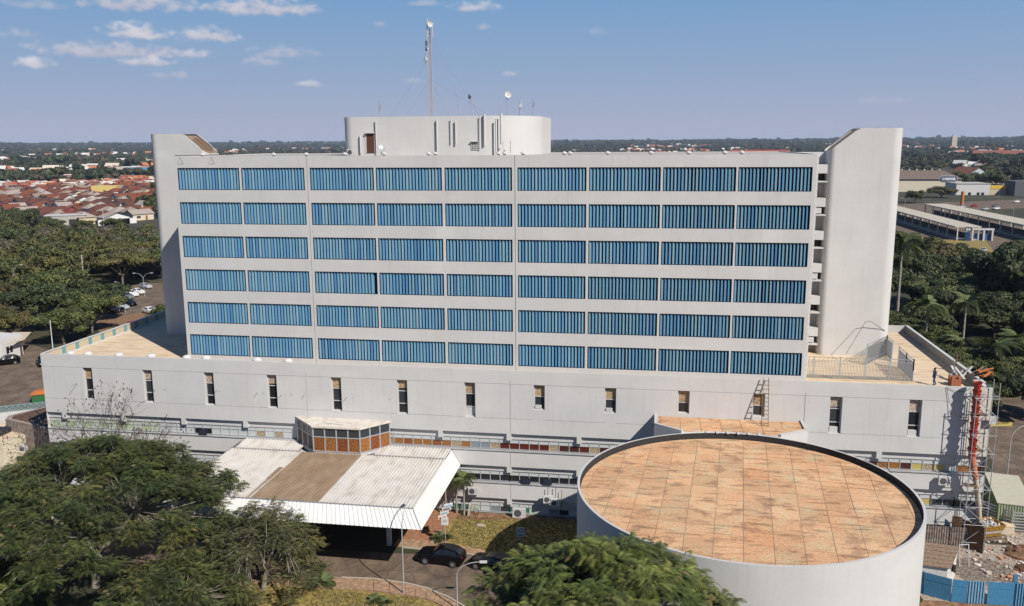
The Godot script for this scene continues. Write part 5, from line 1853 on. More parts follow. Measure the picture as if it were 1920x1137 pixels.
# ---------------------------------------------------------------- yard at the left
func yard_left() -> void:
	var g := Geo.new()
	var t := thing("yard_building", "small white building with a flat cream awning beside the left yard", "building")
	g.prism(v2([-64.6, -53.5, -64.9, -48.5, -76, -44, -80, -56]), 0, 3.9)
	put("wall", g.mesh(M.white), t)
	g = Geo.new()
	g.prism(v2([-64.4, -53.4, -63.6, -48.6, -63.3, -52.6, -66.2, -58.0, -70, -57.5]), 3.0, 3.2, true)
	put("awning", g.mesh(M.cream), t)
	g = Geo.new()
	g.bar(Vector3(-63.8, 0, -52.2), Vector3(-63.8, 3.0, -52.2), 0.14, 0.14)
	put("awning_post", g.mesh(M.rusty), t)
	for k in 3:
		g = Geo.new()
		g.bar(Vector3(-64.75 - 0.05 * k, 1.7, -49.6 - k * 0.9), Vector3(-64.78, 1.7, -50.2 - k * 0.9), 0.12, 1.2)
		put("window", g.mesh(M.glass), t)
	g = Geo.new()
	g.prism(v2([-68, -49, -68, -46, -76, -44, -79, -53]), 3.9, 5.0)
	put("roof_storey", g.mesh(M.white), t)
	car("black suv", Vector3(-62.3, 0.02, -46.3), 0.75, "black car parked before the small white building at far left")
	car("wine hatch", Vector3(-64.5, 0.02, -41.5), 0.9, "dark red car cut off by the left edge of the photo")
	car("black hatch", Vector3(-55.5, 0.02, -46.8), 2.3, "dark car standing in the shade behind the podium corner")
	# rubbish skip with an orange cover
	t = thing("rubbish_container", "green rubbish container with an orange cover in the left yard", "rubbish container", Vector3(-40.6, 0, -27.0), 0.5)
	g = Geo.new()
	g.bx(-1.2, 0.1, -0.8, 1.2, 1.3, 0.8)
	for i in 5: g.bx(-1.1 + i * 0.5, 0.15, 0.8, -0.95 + i * 0.5, 1.25, 0.86)
	put("tub", g.mesh(worn(lin(0.03, 0.16, 0.05), tex["fine"], Vector3(0.5, 0.5, 0.5), 0.6)), t)
	g = Geo.new()
	g.prism(v2([-1.35, -0.95, 1.35, -0.95, 1.35, 0.95, -1.35, 0.95]), 1.3, 1.42)
	g.bx(-0.9, 1.42, -0.6, 1.0, 1.75, 0.6)
	put("cover", g.mesh(M.orange), t)
	# low outbuildings against the podium's left end
	t = thing("low_outbuilding", "low outbuilding with a brown flat roof left of the podium", "building")
	g = Geo.new()
	g.prism(v2([-17.0, -1.5, -28.3, -5.0, -29.0, -6.4, -26.4, -11.6, -17.0, -9.5]), 0, 4.9)
	put("wall", g.mesh(worn(lin(0.52, 0.49, 0.43), tex["rust"], Vector3(0.3, 0.12, 0.3), 0.9)), t)
	g = Geo.new()
	g.prism(v2([-17.2, -2.0, -27.7, -5.4, -28.3, -6.4, -26.2, -11.1, -17.2, -9.2]), 4.9, 4.93)
	put("roof", g.mesh(worn(lin(0.17, 0.11, 0.075), tex["rust"], Vector3(0.15, 0.15, 0.15), 0.95)), t)
	t = thing("ramp_wall", "long white ramp wall with a blue lattice rail at the left edge", "wall")
	g = Geo.new()
	g.bar(Vector3(-34.4, 2.2, -7.2), Vector3(-26.2, 2.2, -12.4), 0.5, 4.4)
	put("wall", g.mesh(M.trim), t)
	g = Geo.new()
	var a := Vector3(-34.4, 4.4, -7.2)
	var b := Vector3(-26.2, 4.4, -12.4)
	for i in 14:
		var p := a.lerp(b, i / 14.0)
		var q := a.lerp(b, (i + 1) / 14.0)
		g.bar(p, p + Vector3(0, 0.8, 0), 0.08, 0.08)
		g.bar(p, q + Vector3(0, 0.75, 0), 0.06, 0.06)
		g.bar(p + Vector3(0, 0.75, 0), q, 0.06, 0.06)
	g.bar(a + Vector3(0, 0.8, 0), b + Vector3(0, 0.8, 0), 0.1, 0.08)
	put("lattice_rail", g.mesh(M.blue_worn), t)
	t = thing("cream_outbuilding", "cream flat-roofed outbuilding at the left edge beside the ramp", "building")
	g = Geo.new()
	g.prism(v2([-24.4, -3.3, -25.6, -1.0, -34, 1.0, -36, -6.5, -27.6, -8.2]), 0, 3.5)
	put("wall", g.mesh(worn(lin(0.68, 0.61, 0.47), tex["fine"], Vector3(0.2, 0.2, 0.2), 0.9)), t)
	g = Geo.new()
	g.prism(v2([-24.9, -3.3, -25.9, -1.3, -33.6, 0.6, -35.5, -6.2, -27.7, -7.8]), 3.502, 3.506)
	put("roof", g.mesh(M.deck), t)
	g = Geo.new()
	g.bx(-30.5, 3.5, -4.6, -27.3, 4.1, -2.2)
	put("roof_hatch", g.mesh(M.dark), t)
	cooler("small air conditioner on the wall of the cream outbuilding", Vector3(-22.9, 2.5, -1.0), 0.6)
	sheet("dirt_court", [-17, -1.6, -24.2, -3.6, -25.4, -0.6, -34, 1.5, -34, 6, -17, 6], 0.02, M.soil)
	lamp_post(Vector3(-24.2, 0, 1.6), 6.5, 2.6, 1, "curved lamp post before the cream outbuilding at the left edge")

# ---------------------------------------------------------------- in front of the podium
func torus(g: Geo, o: Vector3, r: float, w: float) -> void:
	for i in 16:
		var p := o + Vector3(cos(TAU * i / 16), sin(TAU * i / 16), 0) * r
		var q := o + Vector3(cos(TAU * (i + 1) / 16), sin(TAU * (i + 1) / 16), 0) * r
		g.bar(p, q, w, w)

func front_things() -> void:
	car("black suv", Vector3(31.35, 0.02, 13.65), -0.10, "black car parked at the kerb right of the canopy", "cars in front of the podium")
	car("black hatch", Vector3(36.2, 0.02, 14.25), -0.32, "second black car, half hidden under the front right tree", "cars in front of the podium")
	# tall lamp whose curved arm reaches over the canopy edge, and one that bends right
	lamp_post(Vector3(29.49, 0.0, 19.79), 8.0, 1.42, 1, "tall thin lamp post standing before the canopy")
	lamp_post(Vector3(34.6, 0.0, 21.6), 4.3, 0.15, 1, "curved lamp post bending right in front of the black cars")
	for q in [[30.78, 9.97, 1.2, 2.7, "white signpost with coloured boards beside the cycad"], [38.1, 9.8, 0.8, 1.75, "parking sign with a round blue mark in the annex shadow"]]:
		var t := thing("sign_post", q[4], "sign", Vector3(q[0], 0, q[1]), 0.15, "signs before the podium")
		var g := Geo.new()
		g.cyl(Vector3.ZERO, Vector3(0, q[3], 0), 0.045, 0.045, 6)
		put("post", g.mesh(M.lamp), t)
		g = Geo.new()
		if q[2] > 1:
			g.bx(-0.34, 1.95, 0.05, 0.34, 2.75, 0.09)
			var b := put("board", g.mesh(M.white), t)
			g = Geo.new()
			g.bx(-0.2, 2.2, 0.09, 0.2, 2.5, 0.094)
			put("print", g.mesh(M.roof_grey), b)
			var k := 0
			for s in [[-0.55, 2.3, M.red], [-0.35, 2.75, M.white], [-0.15, 3.15, M.white], [0.05, 3.5, M.white]]:
				g = Geo.new()
				g.box(Vector3(s[0] + 0.3, s[1] + 0.35, -0.25), Vector3(0.9, 0.36, 0.04), Basis(Vector3.UP, 0.5))
				var bb := put("board", g.mesh(M.white), t)
				g = Geo.new()
				g.box(Vector3(s[0] + 0.3, s[1] + 0.3, -0.222), Vector3(0.7, 0.14, 0.02), Basis(Vector3.UP, 0.5))
				put("print", g.mesh([M.red, M.blue_worn, M.steel_dark, M.blue_pale][k]), bb)
				k += 1
			g = Geo.new()
			g.cyl(Vector3(-0.3, 0, -0.3), Vector3(-0.3, 3.9, -0.3), 0.04, 0.04, 6)
			put("post", g.mesh(M.lamp), t)
		else:
			g.bx(-0.36, 1.2, 0.05, 0.36, 2.15, 0.09)
			var b := put("board", g.mesh(M.white), t)
			g = Geo.new()
			g.cyl(Vector3(0, 1.8, 0.088), Vector3(0, 1.8, 0.096), 0.26, 0.26, 16)
			g.bx(-0.28, 1.28, 0.09, 0.28, 1.42, 0.096)
			put("print", g.mesh(M.blue_paint), b)
			g = Geo.new()
			g.cyl(Vector3(0, 1.8, 0.096), Vector3(0, 1.8, 0.101), 0.17, 0.17, 16)
			put("print", g.mesh(M.trim), b)
	cooler("big white air conditioner standing on the lawn at the wall", Vector3(36.95, 0.02, 3.2), 0.0, 1.5)
	cooler("air conditioner hung on the wall under the dark window ribbon", Vector3(32.1, 2.1, FZ + 0.35), 0.0, 1.15)
	cooler("air conditioner on the wall near the scaffold", Vector3(77.6, 5.9, FZ + 0.4), 0.0, 1.2)
	cooler("air conditioner among wires by the annex shadow", Vector3(39.9, 1.75, FZ + 0.5), 0.2, 1.1)
	cooler("second air conditioner among wires by the annex shadow", Vector3(40.7, 1.5, FZ + 0.6), -0.2, 1.1)
	var g := Geo.new()
	for q in [[39.8, 1.9, 3.4], [40.6, 2.0, 3.5], [41.2, 0.0, 3.2]]:
		g.cyl(Vector3(q[0], q[1], FZ + 0.3), Vector3(q[0] + 0.1, q[2], FZ + 0.35), 0.03, 0.03, 5)
	solo("wall_pipes", g.mesh(M.steel_dark), "thin pipes standing up from the coolers by the annex shadow", "pipes")
	g = Geo.new()
	g.box(Vector3(31.75, 0.65, 3.4), Vector3(0.14, 1.3, 0.5), Basis(Vector3.FORWARD, 0.15))
	solo("concrete_post", g.mesh(M.cream), "cream concrete block standing at the left end of the lawn windows", "post")
	for q in [[33.4, 0, 5.6, "flat stone lying on the lawn near the cycad"]]:
		g = Geo.new()
		g.prism(v2([-0.45, -0.2, 0.1, -0.3, 0.5, 0.0, 0.2, 0.25, -0.4, 0.2]), 0, 0.1)
		solo("flat_stone", g.mesh(M.kerb), q[3], "stone", "", Vector3(q[0], 0.02, q[2]))
	for i in 3:
		var t := thing("bicycle", ["first bicycle in the rack by the wall palms, nearest the canopy", "middle bicycle in the rack by the wall palms", "last bicycle in the rack, nearest the lawn"][i], "bicycle", Vector3(29.8 + i * 1.05, 0, 2.95), 0.1 - 0.15 * i, "bicycles by the wall")
		for x in [-0.5, 0.5]:
			g = Geo.new()
			torus(g, Vector3(x, 0.34, 0), 0.32, 0.045)
			put("wheel", g.mesh(M.rubber), t)
		g = Geo.new()
		for s in [[-0.5, 0.34, -0.12, 0.3], [-0.12, 0.3, 0.36, 0.75], [-0.5, 0.34, -0.22, 0.78], [-0.22, 0.78, 0.36, 0.78], [-0.12, 0.3, -0.25, 0.9], [0.5, 0.34, 0.33, 0.95]]: g.bar(Vector3(s[0], s[1], 0), Vector3(s[2], s[3], 0), 0.04, 0.04)
		put("frame", g.mesh(M.steel), t)
		g = Geo.new()
		g.box(Vector3(-0.26, 0.93, 0), Vector3(0.26, 0.06, 0.16))
		put("saddle", g.mesh(M.rubber), t)
		g = Geo.new()
		g.bar(Vector3(0.33, 0.96, -0.28), Vector3(0.33, 0.96, 0.28), 0.03, 0.03)
		put("handlebar", g.mesh(M.steel), t)

# ---------------------------------------------------------------- plants
var leafy := {}

# a crown of many small folded leaf clumps set on the surfaces of uneven lobes
func crown(seed_: int, R: float, H: float, base: float, lobes: int, leaves: int, size: float, pal: Array, flat := 0.6, umbrella := false) -> ArrayMesh:
	var r := RandomNumberGenerator.new()
	r.seed = seed_
	var L := []
	for i in lobes:
		var a := r.randf() * TAU
		var k := sqrt(r.randf()) * 0.78
		var y: float
		if umbrella: y = base + (H - base) * (0.72 - 0.42 * k * k + r.randf_range(-0.1, 0.06))
		else: y = base + (H - base) * lerpf(0.25, 0.72, r.randf()) * (1.05 - 0.45 * k)
		var q := R * r.randf_range(0.24, 0.40) * (1.0 if lobes < 20 else 0.8)
		L.append([Vector3(cos(a) * k * R, y, sin(a) * k * R), q, r.randf_range(0.72, 1.25), pal[r.randi_range(0, pal.size() - 1)]])
	var g := Geo.new()
	for i in leaves:
		var l: Array = L[r.randi_range(0, lobes - 1)]
		var d := Vector3(r.randfn(), r.randfn() * 0.9 + 0.25, r.randfn()).normalized()
		var o: Vector3 = l[0] + d * Vector3(1, flat, 1) * float(l[1]) * r.randf_range(0.72, 1.06)
		if o.y < base * 0.75: continue
		var n := (d + Vector3(r.randfn(), r.randfn(), r.randfn()) * 0.42 + Vector3(0, 0.25, 0)).normalized()
		var x := n.cross(Vector3(r.randfn(), r.randfn(), r.randfn())).normalized()
		var y2 := n.cross(x)
		var s := size * r.randf_range(0.55, 1.25)
		var c: Color = l[3] * (float(l[2]) * r.randf_range(0.5, 1.55))
		g.col = Color(c.r * 0.8, c.g * 0.8, c.b * 0.8)
		var A := o - x * s * 0.5
		var B := o + y2 * s * 0.32 - n * s * 0.1
		var C := o + x * s * 0.55 - n * s * 0.12
		var D := o - y2 * s * 0.32 - n * s * 0.1
		g.tri(A, D, C)
		g.tri(A, C, B)
	return g.mesh(M.leaf, true)

func trunk(seed_: int, R: float, H: float, base: float, rad: float, limbs: int, m: Material) -> ArrayMesh:
	var r := RandomNumberGenerator.new()
	r.seed = seed_
	var g := Geo.new()
	var top := Vector3(r.randf_range(-0.3, 0.3), base * 0.62, r.randf_range(-0.3, 0.3))
	g.path([Vector3.ZERO, Vector3(top.x * 0.4, top.y * 0.5, top.z * 0.3), top], rad, rad * 0.75, 7)
	for i in limbs:
		var a := TAU * (i + r.randf_range(-0.3, 0.3)) / limbs
		var k := R * r.randf_range(0.45, 0.75)
		var e := Vector3(cos(a) * k, base + (H - base) * r.randf_range(0.25, 0.6), sin(a) * k)
		var mid := top.lerp(e, 0.5) + Vector3(r.randfn() * 0.3, (H - base) * 0.08, r.randfn() * 0.3)
		g.path([top, mid, e], rad * 0.55, rad * 0.1, 5)
		g.path([mid, mid.lerp(e, 0.6) + Vector3(r.randfn(), 0.6, r.randfn()) * R * 0.18], rad * 0.28, rad * 0.06, 4)
	return g.mesh(m)

func tree_src(key: String, called: String, cr: Mesh, tr: Mesh) -> void:
	var t := Node3D.new()
	t.name = called
	put("trunk", tr, t)
	put("crown", cr, t)
	leafy[key] = t

const GREENS := [Color(0.044, 0.058, 0.010), Color(0.058, 0.072, 0.013), Color(0.075, 0.084, 0.018), Color(0.036, 0.050, 0.011)]
const DARKS := [Color(0.027, 0.040, 0.009), Color(0.036, 0.050, 0.011), Color(0.046, 0.058, 0.013)]
const OLIVES := [Color(0.086, 0.080, 0.018), Color(0.072, 0.072, 0.017), Color(0.105, 0.084, 0.025), Color(0.060, 0.064, 0.014)]
const DRY := [Color(0.105, 0.090, 0.045), Color(0.090, 0.085, 0.042), Color(0.075, 0.075, 0.032), Color(0.115, 0.095, 0.062)]

func tree_kinds() -> void:
	for k in 3:
		tree_src("near%d" % k, "broad_tree", crown(100 + k, 8.5, 12.0, 3.2, 26, 9500, 0.62, [GREENS, DARKS, OLIVES][k], 0.55), trunk(100 + k, 8.5, 12, 3.2, 0.38, 6, M.bark))
		tree_src("umbrella%d" % k, "umbrella_tree", crown(120 + k, 9.0, 9.5, 4.2, 34, 8500, 0.62, [OLIVES, GREENS, DRY][k], 0.34, true), trunk(120 + k, 9.0, 9.5, 4.0, 0.34, 7, M.bark))
	for k in 4:
		tree_src("mid%d" % k, "leafy_tree", crown(140 + k, 7.5, 11.0, 2.6, 18, 3600, 0.9, [GREENS, DARKS, OLIVES, DRY][k], 0.6), trunk(140 + k, 7.5, 11, 2.6, 0.34, 5, M.bark))
	for k in 4:
		tree_src("far%d" % k, "distant_tree", crown(160 + k, 7.5, 10.5, 1.8, 11, 900, 1.7, [GREENS, DARKS, OLIVES, DARKS][k], 0.65), trunk(160 + k, 7.5, 10, 2.2, 0.35, 3, M.bark))
	# palm: a ringed trunk, separate fronds
	var fm := []
	for k in 3:
		var g := Geo.new()
		var r := RandomNumberGenerator.new()
		r.seed = 200 + k
		var pts := []
		var n := 15
		for i in n:
			var s := i / float(n - 1)
			pts.append(Vector3(0, 1.15 * sin(s * 2.1) * (1.0 - 0.25 * k) - 1.9 * s * s, 3.3 * s * (1 - 0.12 * s)))
		for i in n - 1:
			g.col = Color(0.10, 0.11, 0.035)
			g.bar(pts[i], pts[i + 1], 0.07 * (1.1 - i / float(n)), 0.05)
			if i < 2: continue
			for sd in [-1, 1]:
				for h in 3:
					var o: Vector3 = pts[i].lerp(pts[i + 1], h / 3.0)
					var ll := 1.05 * sin(PI * clampf(float(i) / n + 0.12, 0, 1)) * r.randf_range(0.8, 1.1) + 0.12
					var e := o + Vector3(sd * ll * 0.75, -ll * r.randf_range(0.25, 0.6), ll * 0.45)
					var w := Vector3(0, 0.02, 0.075)
					g.col = [Color(0.05, 0.075, 0.02), Color(0.07, 0.09, 0.025), Color(0.095, 0.10, 0.03)][r.randi_range(0, 2)]
					g.tri(o - w, e, o + w)
		fm.append(g.mesh(M.leaf, true))
	var t := Node3D.new()
	t.name = "palm_tree"
	var g2 := Geo.new()
	var prof := []
	for i in 18:
		prof.append([0.24 - 0.007 * i + (0.03 if i % 2 else 0.0), 8.0 * i / 17.0])
	g2.lathe(Vector3.ZERO, prof, 9)
	put("trunk", g2.mesh(M.bark_pale), t)
	rng.seed = 210
	for i in 17:
		var b := Basis(Vector3.UP, i * 2.4) * Basis(Vector3.RIGHT, rng.randf_range(-0.75, 0.45))
		put("frond", fm[i % 3], t, Vector3(0, 8.0, 0), b)
	leafy["palm"] = t
	# small spiky plant
	t = Node3D.new()
	t.name = "spiky_shrub"
	for i in 20:
		var b := Basis(Vector3.UP, i * 2.4) * Basis(Vector3.RIGHT, rng.randf_range(-0.9, 0.15))
		put("frond", fm[1], t, Vector3(0, 0.15, 0), b.scaled_local(Vector3(0.32, 0.4, 0.32)))
	leafy["spiky"] = t
	t = Node3D.new()
	t.name = "leafy_bush"
	put("foliage", crown(230, 1.1, 1.2, 0.0, 8, 700, 0.26, GREENS, 0.8), t)
	leafy["bush"] = t

func plant(key: String, x: float, z: float, size: float, label: String, category: String, group := "", tall := 1.0, turn := -1.0) -> Node3D:
	var a := turn if turn >= 0 else fposmod(x * 12.9898 + z * 78.233, TAU)
	var t := dup(leafy[key], Vector3(x, 0, z), a, label, Vector3(size, size * tall, size))
	tag(t, label, category, group)
	return t

# feathery leaf for the flame trees, one metre long, drooping
func feather(seed_: int) -> ArrayMesh:
	var r := RandomNumberGenerator.new()
	r.seed = seed_
	var g := Geo.new()
	var n := 8
	var P := func(s: float) -> Vector3: return Vector3(0, 0.16 * sin(s * 2.4) - 0.34 * s * s, s)
	for i in n:
		var s := (i + 0.5) / n
		var o: Vector3 = P.call(s)
		for sd in [-1, 1]:
			var l := 0.34 * sin(PI * (0.16 + 0.78 * s)) * r.randf_range(0.85, 1.15)
			var e := o + Vector3(sd * l, -l * 0.3, l * 0.55)
			g.tri(o - Vector3(0, 0, 0.045), e, o + Vector3(0, 0.01, 0.05))
	g.tri(P.call(0.0) + Vector3(-0.02, 0, 0), P.call(0.5), P.call(0.0) + Vector3(0.02, 0, 0))
	g.tri(P.call(0.4) + Vector3(-0.015, 0, 0), P.call(1.0), P.call(0.4) + Vector3(0.015, 0, 0))
	return g.mesh(M.leaf, true)

func flame_tree(at: Vector3, R: float, H: float, sprays: int, per: int, leaf: float, pal: Array, seed_: int, label: String, drop := 0.42, cut = null) -> void:
	var t := thing("flame_tree", label, "tree", at, 0.0, "feathery trees in the foreground")
	var r := RandomNumberGenerator.new()
	r.seed = seed_
	var g := Geo.new()
	var fork := Vector3(0.3, H * 0.22, -0.2)
	var tr := 0.06 + R * 0.03
	g.path([Vector3(0, 0, 0), Vector3(0.15, H * 0.12, 0), fork], tr, tr * 0.8, 9)
	var hubs := []
	for i in 7:
		var a := TAU * (i + r.randf_range(-0.25, 0.25)) / 7
		var k := R * r.randf_range(0.28, 0.42)
		var e := Vector3(cos(a) * k, H * r.randf_range(0.5, 0.62), sin(a) * k)
		var mid := fork.lerp(e, 0.5) + Vector3(r.randfn() * 0.4, r.randf_range(-0.2, 0.5), r.randfn() * 0.4)
		g.path([fork, mid, e], tr * 0.62, tr * 0.32, 7)
		hubs.append(e)
	var ends := []
	for i in sprays:
		var a := r.randf() * TAU
		var k := sqrt(r.randf()) * 0.97
		var wob := 1.0 + 0.10 * sin(a * 3 + seed_) + 0.07 * sin(a * 7 + 2.0 * seed_)
		var p := Vector3(cos(a) * k * R * wob, 0, sin(a) * k * R * wob)
		p.y = H * (1.0 - drop * k * k) - 0.55 + r.randf_range(-0.75, 0.3) + 0.35 * sin(p.x * 0.9) * sin(p.z * 1.1 + seed_)
		if r.randf() < 0.36: p.y -= r.randf_range(0.7, 2.6)
		if cut != null and cut.call(p + at): continue
		ends.append(p)
		var h: Vector3 = hubs[0]
		for q in hubs:
			if q.distance_to(p) < h.distance_to(p): h = q
		var mid := h.lerp(p, 0.55) + Vector3(r.randfn() * 0.3, -0.15, r.randfn() * 0.3)
		g.path([h, mid, p + Vector3(0, -0.12, 0)], minf(0.085, tr * 0.22), 0.018, 4)
	put("trunk", g.mesh(M.bark_pale), t)
	var fm := feather(seed_)
	var mm := MultiMesh.new()
	mm.transform_format = MultiMesh.TRANSFORM_3D
	mm.use_colors = true
	mm.mesh = fm
	mm.instance_count = ends.size() * per
	var i2 := 0
	for p in ends:
		var c: Color = pal[r.randi_range(0, pal.size() - 1)] * r.randf_range(0.6, 1.05)
		var sr := r.randf_range(0.75, 1.25)
		for j in per:
			var a := r.randf() * TAU
			var k := r.randf()
			var o: Vector3 = p + Vector3(cos(a) * k * sr, r.randf_range(-0.42, 0.32) - 0.25 * k * k, sin(a) * k * sr)
			var b := Basis(Vector3.UP, PI / 2 - a + r.randfn() * 0.5) * Basis(Vector3.RIGHT, r.randf_range(-0.35, 0.5)) * Basis(Vector3.BACK, r.randfn() * 0.3)
			var s := leaf * r.randf_range(0.7, 1.3)
			mm.set_instance_transform(i2, Transform3D(b.scaled_local(Vector3(s, s, s)), o))
			var cc := c * r.randf_range(0.45, 1.45)
			if r.randf() < 0.02: cc = Color(0.14, 0.11, 0.04)
			mm.set_instance_color(i2, Color(cc.r, cc.g, cc.b))
			i2 += 1
	var m := MultiMeshInstance3D.new()
	m.name = "crown"
	m.multimesh = mm
	t.add_child(m)
	m.set_meta("kind", "stuff")

func bare_tree(at: Vector3, H: float, seed_: int, label: String) -> void:
	var t := thing("bare_tree", label, "tree", at)
	var r := RandomNumberGenerator.new()
	r.seed = seed_
	var g := Geo.new()
	var twigs := Geo.new()
	var todo := [[Vector3.ZERO, Vector3(0.05, 1, 0), H * 0.24, 0.16, 0]]
	while todo.size():
		var q: Array = todo.pop_back()
		var e: Vector3 = q[0] + q[1] * q[2]
		var mid: Vector3 = q[0].lerp(e, 0.5) + Vector3(r.randfn(), r.randfn(), r.randfn()) * q[2] * 0.06
		var w: Geo = g if q[4] < 2 else twigs
		w.path([q[0], mid, e], q[3], q[3] * 0.62, 5 if q[4] < 3 else 3)
		if q[4] >= 6:
			if r.randf() < 0.35: twigs.box(e, Vector3(0.06, 0.2, 0.09), Basis(Vector3.UP, r.randf() * 6))
			continue
		for i in (3 if q[4] < 4 and r.randf() < 0.6 else 2):
			var d: Vector3 = (q[1] + Vector3(r.randfn(), r.randfn() * 0.5 + 0.12, r.randfn()) * 0.62).normalized()
			todo.append([e, d, q[2] * r.randf_range(0.66, 0.9), q[3] * 0.6, q[4] + 1])
	put("trunk", g.mesh(M.bark), t)
	put("twigs", twigs.mesh(worn(lin(0.16, 0.12, 0.10), tex["fine"], Vector3(1, 1, 1), 0.95)), t).set_meta("kind", "stuff")

const FLAME := [Color(0.044, 0.062, 0.011), Color(0.056, 0.072, 0.013), Color(0.034, 0.052, 0.010), Color(0.075, 0.080, 0.017)]
const FLAME2 := [Color(0.078, 0.082, 0.022), Color(0.060, 0.070, 0.018), Color(0.10, 0.09, 0.03)]
const FLAME3 := [Color(0.062, 0.090, 0.014), Color(0.085, 0.108, 0.017), Color(0.112, 0.125, 0.022)]

func foreground_trees() -> void:
	flame_tree(Vector3(2.4, 0, 22.5), 11.2, 13.5, 380, 100, 0.5, FLAME, 3, "huge dark feathery tree filling the lower left corner", 0.44)
	flame_tree(Vector3(17.2, 0, 20.8), 5.5, 8.0, 110, 62, 0.46, FLAME2, 5, "thin feathery tree in front of the canopy's left half", 0.62)
	flame_tree(Vector3(12.4, 0, 27.4), 5.4, 5.4, 110, 75, 0.5, FLAME, 8, "low feathery tree under the right side of the huge tree", 0.4)
	flame_tree(Vector3(-3.0, 0, 31.5), 6.0, 7.0, 80, 85, 0.6, FLAME3, 11, "low bright feathery tree at the bottom left corner", 0.4)
	flame_tree(Vector3(47.6, 0, 39.5), 8.0, 15.3, 170, 85, 0.66, FLAME3, 17, "bright green feathery tree before the round annex", 0.30, func(p: Vector3) -> bool: return Vector2(p.x, p.z).distance_to(DC) < DR + 1.0)
	bare_tree(Vector3(-5.5, 0, 6.5), 14.5, 4, "leafless tree between the huge dark tree and the podium")
	bare_tree(Vector3(-12.0, 0, 6.0), 12.5, 9, "smaller leafless tree at the podium's left corner")
	bare_tree(Vector3(-1.8, 0, 6.2), 11.5, 33, "leafless tree behind the top of the huge dark tree")
	bare_tree(Vector3(-19.0, 0, 3.5), 8.5, 21, "leafless bush by the low outbuilding at the left")
	plant("palm", 29.3, 3.6, 0.5, "short palm close to the wall, nearest the canopy", "palm", "small palms at the wall")
	plant("palm", 31.2, 3.4, 0.48, "short palm with a leaning stem at the lawn's left end", "palm", "small palms at the wall", 1.05)
	plant("palm", 30.3, 2.95, 0.44, "small palm between the two others at the wall", "palm", "small palms at the wall")
	plant("spiky", 30.3, 9.4, 1.25, "dark spiky cycad beside the white signpost", "shrub")
	plant("spiky", 27.4, 21.4, 0.8, "spiky plant on the front lawn left of the lamp post", "shrub", "spiky plants on the front lawn")
	plant("spiky", 28.4, 21.6, 0.8, "spiky plant on the front lawn close to the lamp post", "shrub", "spiky plants on the front lawn")
	plant("spiky", 22.0, 19.6, 1.5, "fan of long leaves at the right foot of the thin tree", "shrub")
	plant("bush", 36.8, 22.2, 1.0, "low bush under the curved lamp post", "bush")
	var g := Geo.new()
	rng.seed = 91
	for i in 9000:
		var p: Vector3
		if i % 2: p = Vector3(rng.randf_range(22, 34.2), 0.02, rng.randf_range(20.3, 27))
		else: p = Vector3(rng.randf_range(30.6, 44), 0.02, rng.randf_range(3.4, 11))
		if i % 2 == 0 and p.z > 9.6 + (p.x - 31) * 0.32: continue
		if i % 2 == 0 and p.x > 43.6: continue
		if i % 2 and p.x > 31 and p.z < 21.4: continue
		var a := rng.randf() * TAU
		var s := rng.randf_range(0.08, 0.2)
		var d := Vector3(cos(a), 0, sin(a)) * 0.05
		var k := rng.randf_range(0.7, 1.3)
		g.col = Color(0.135 * k, 0.108 * k, 0.042 * k) if rng.randf() < 0.7 else Color(0.07 * k, 0.08 * k, 0.025 * k)
		g.tri(p - d, p + d, p + Vector3(rng.randfn() * 0.05, s, rng.randfn() * 0.05))
	var gr := put(numbered("grass"), g.mesh(M.leaf, true), self)
	tag(gr, "short dry grass tufts on the two lawns before the podium", "grass", "", "stuff")

# ---------------------------------------------------------------- the town behind
func inside(x: float, z: float, poly: PackedVector2Array) -> bool:
	return Geometry2D.is_point_in_polygon(Vector2(x, z), poly)

func fill(keys: Array, poly: Array, gap: float, lo: float, hi: float, seed_: int, labels: Array, group: String, most := 200) -> void:
	var p := v2(poly)
	var box := Rect2(p[0], Vector2.ZERO)
	for q in p: box = box.expand(q)
	rng.seed = seed_
	var at := []
	for i in 6000:
		if at.size() >= most: break
		var c := box.position + Vector2(rng.randf() * box.size.x, rng.randf() * box.size.y)
		if not Geometry2D.is_point_in_polygon(c, p): continue
		var ok := true
		for q in at:
			if q.distance_to(c) < gap:
				ok = false
				break
		if not ok: continue
		at.append(c)
		var k := rng.randi_range(0, keys.size() - 1)
		var dist := c.distance_to(Vector2(50, 86))
		var near := INF
		var far := 0.0
		var a0 := INF
		var a1 := -INF
		for q in p:
			near = minf(near, q.distance_to(Vector2(50, 86))); far = maxf(far, q.distance_to(Vector2(50, 86)))
			a0 = minf(a0, atan2(q.x - 50, 86 - q.y)); a1 = maxf(a1, atan2(q.x - 50, 86 - q.y))
		var dk := (dist - near) / (far - near)
		var ak := (atan2(c.x - 50, 86 - c.y) - a0) / (a1 - a0)
		var where: String = ["near ", "middle ", "far "][clampi(int(dk * 3), 0, 2)] + ["left", "centre", "right"][clampi(int(ak * 3), 0, 2)] + " part"
		plant(keys[k], c.x, c.y, rng.randf_range(lo, hi), labels[k] + ", " + where, "tree", group + ", " + where, rng.randf_range(0.85, 1.15))

var house_src := {}

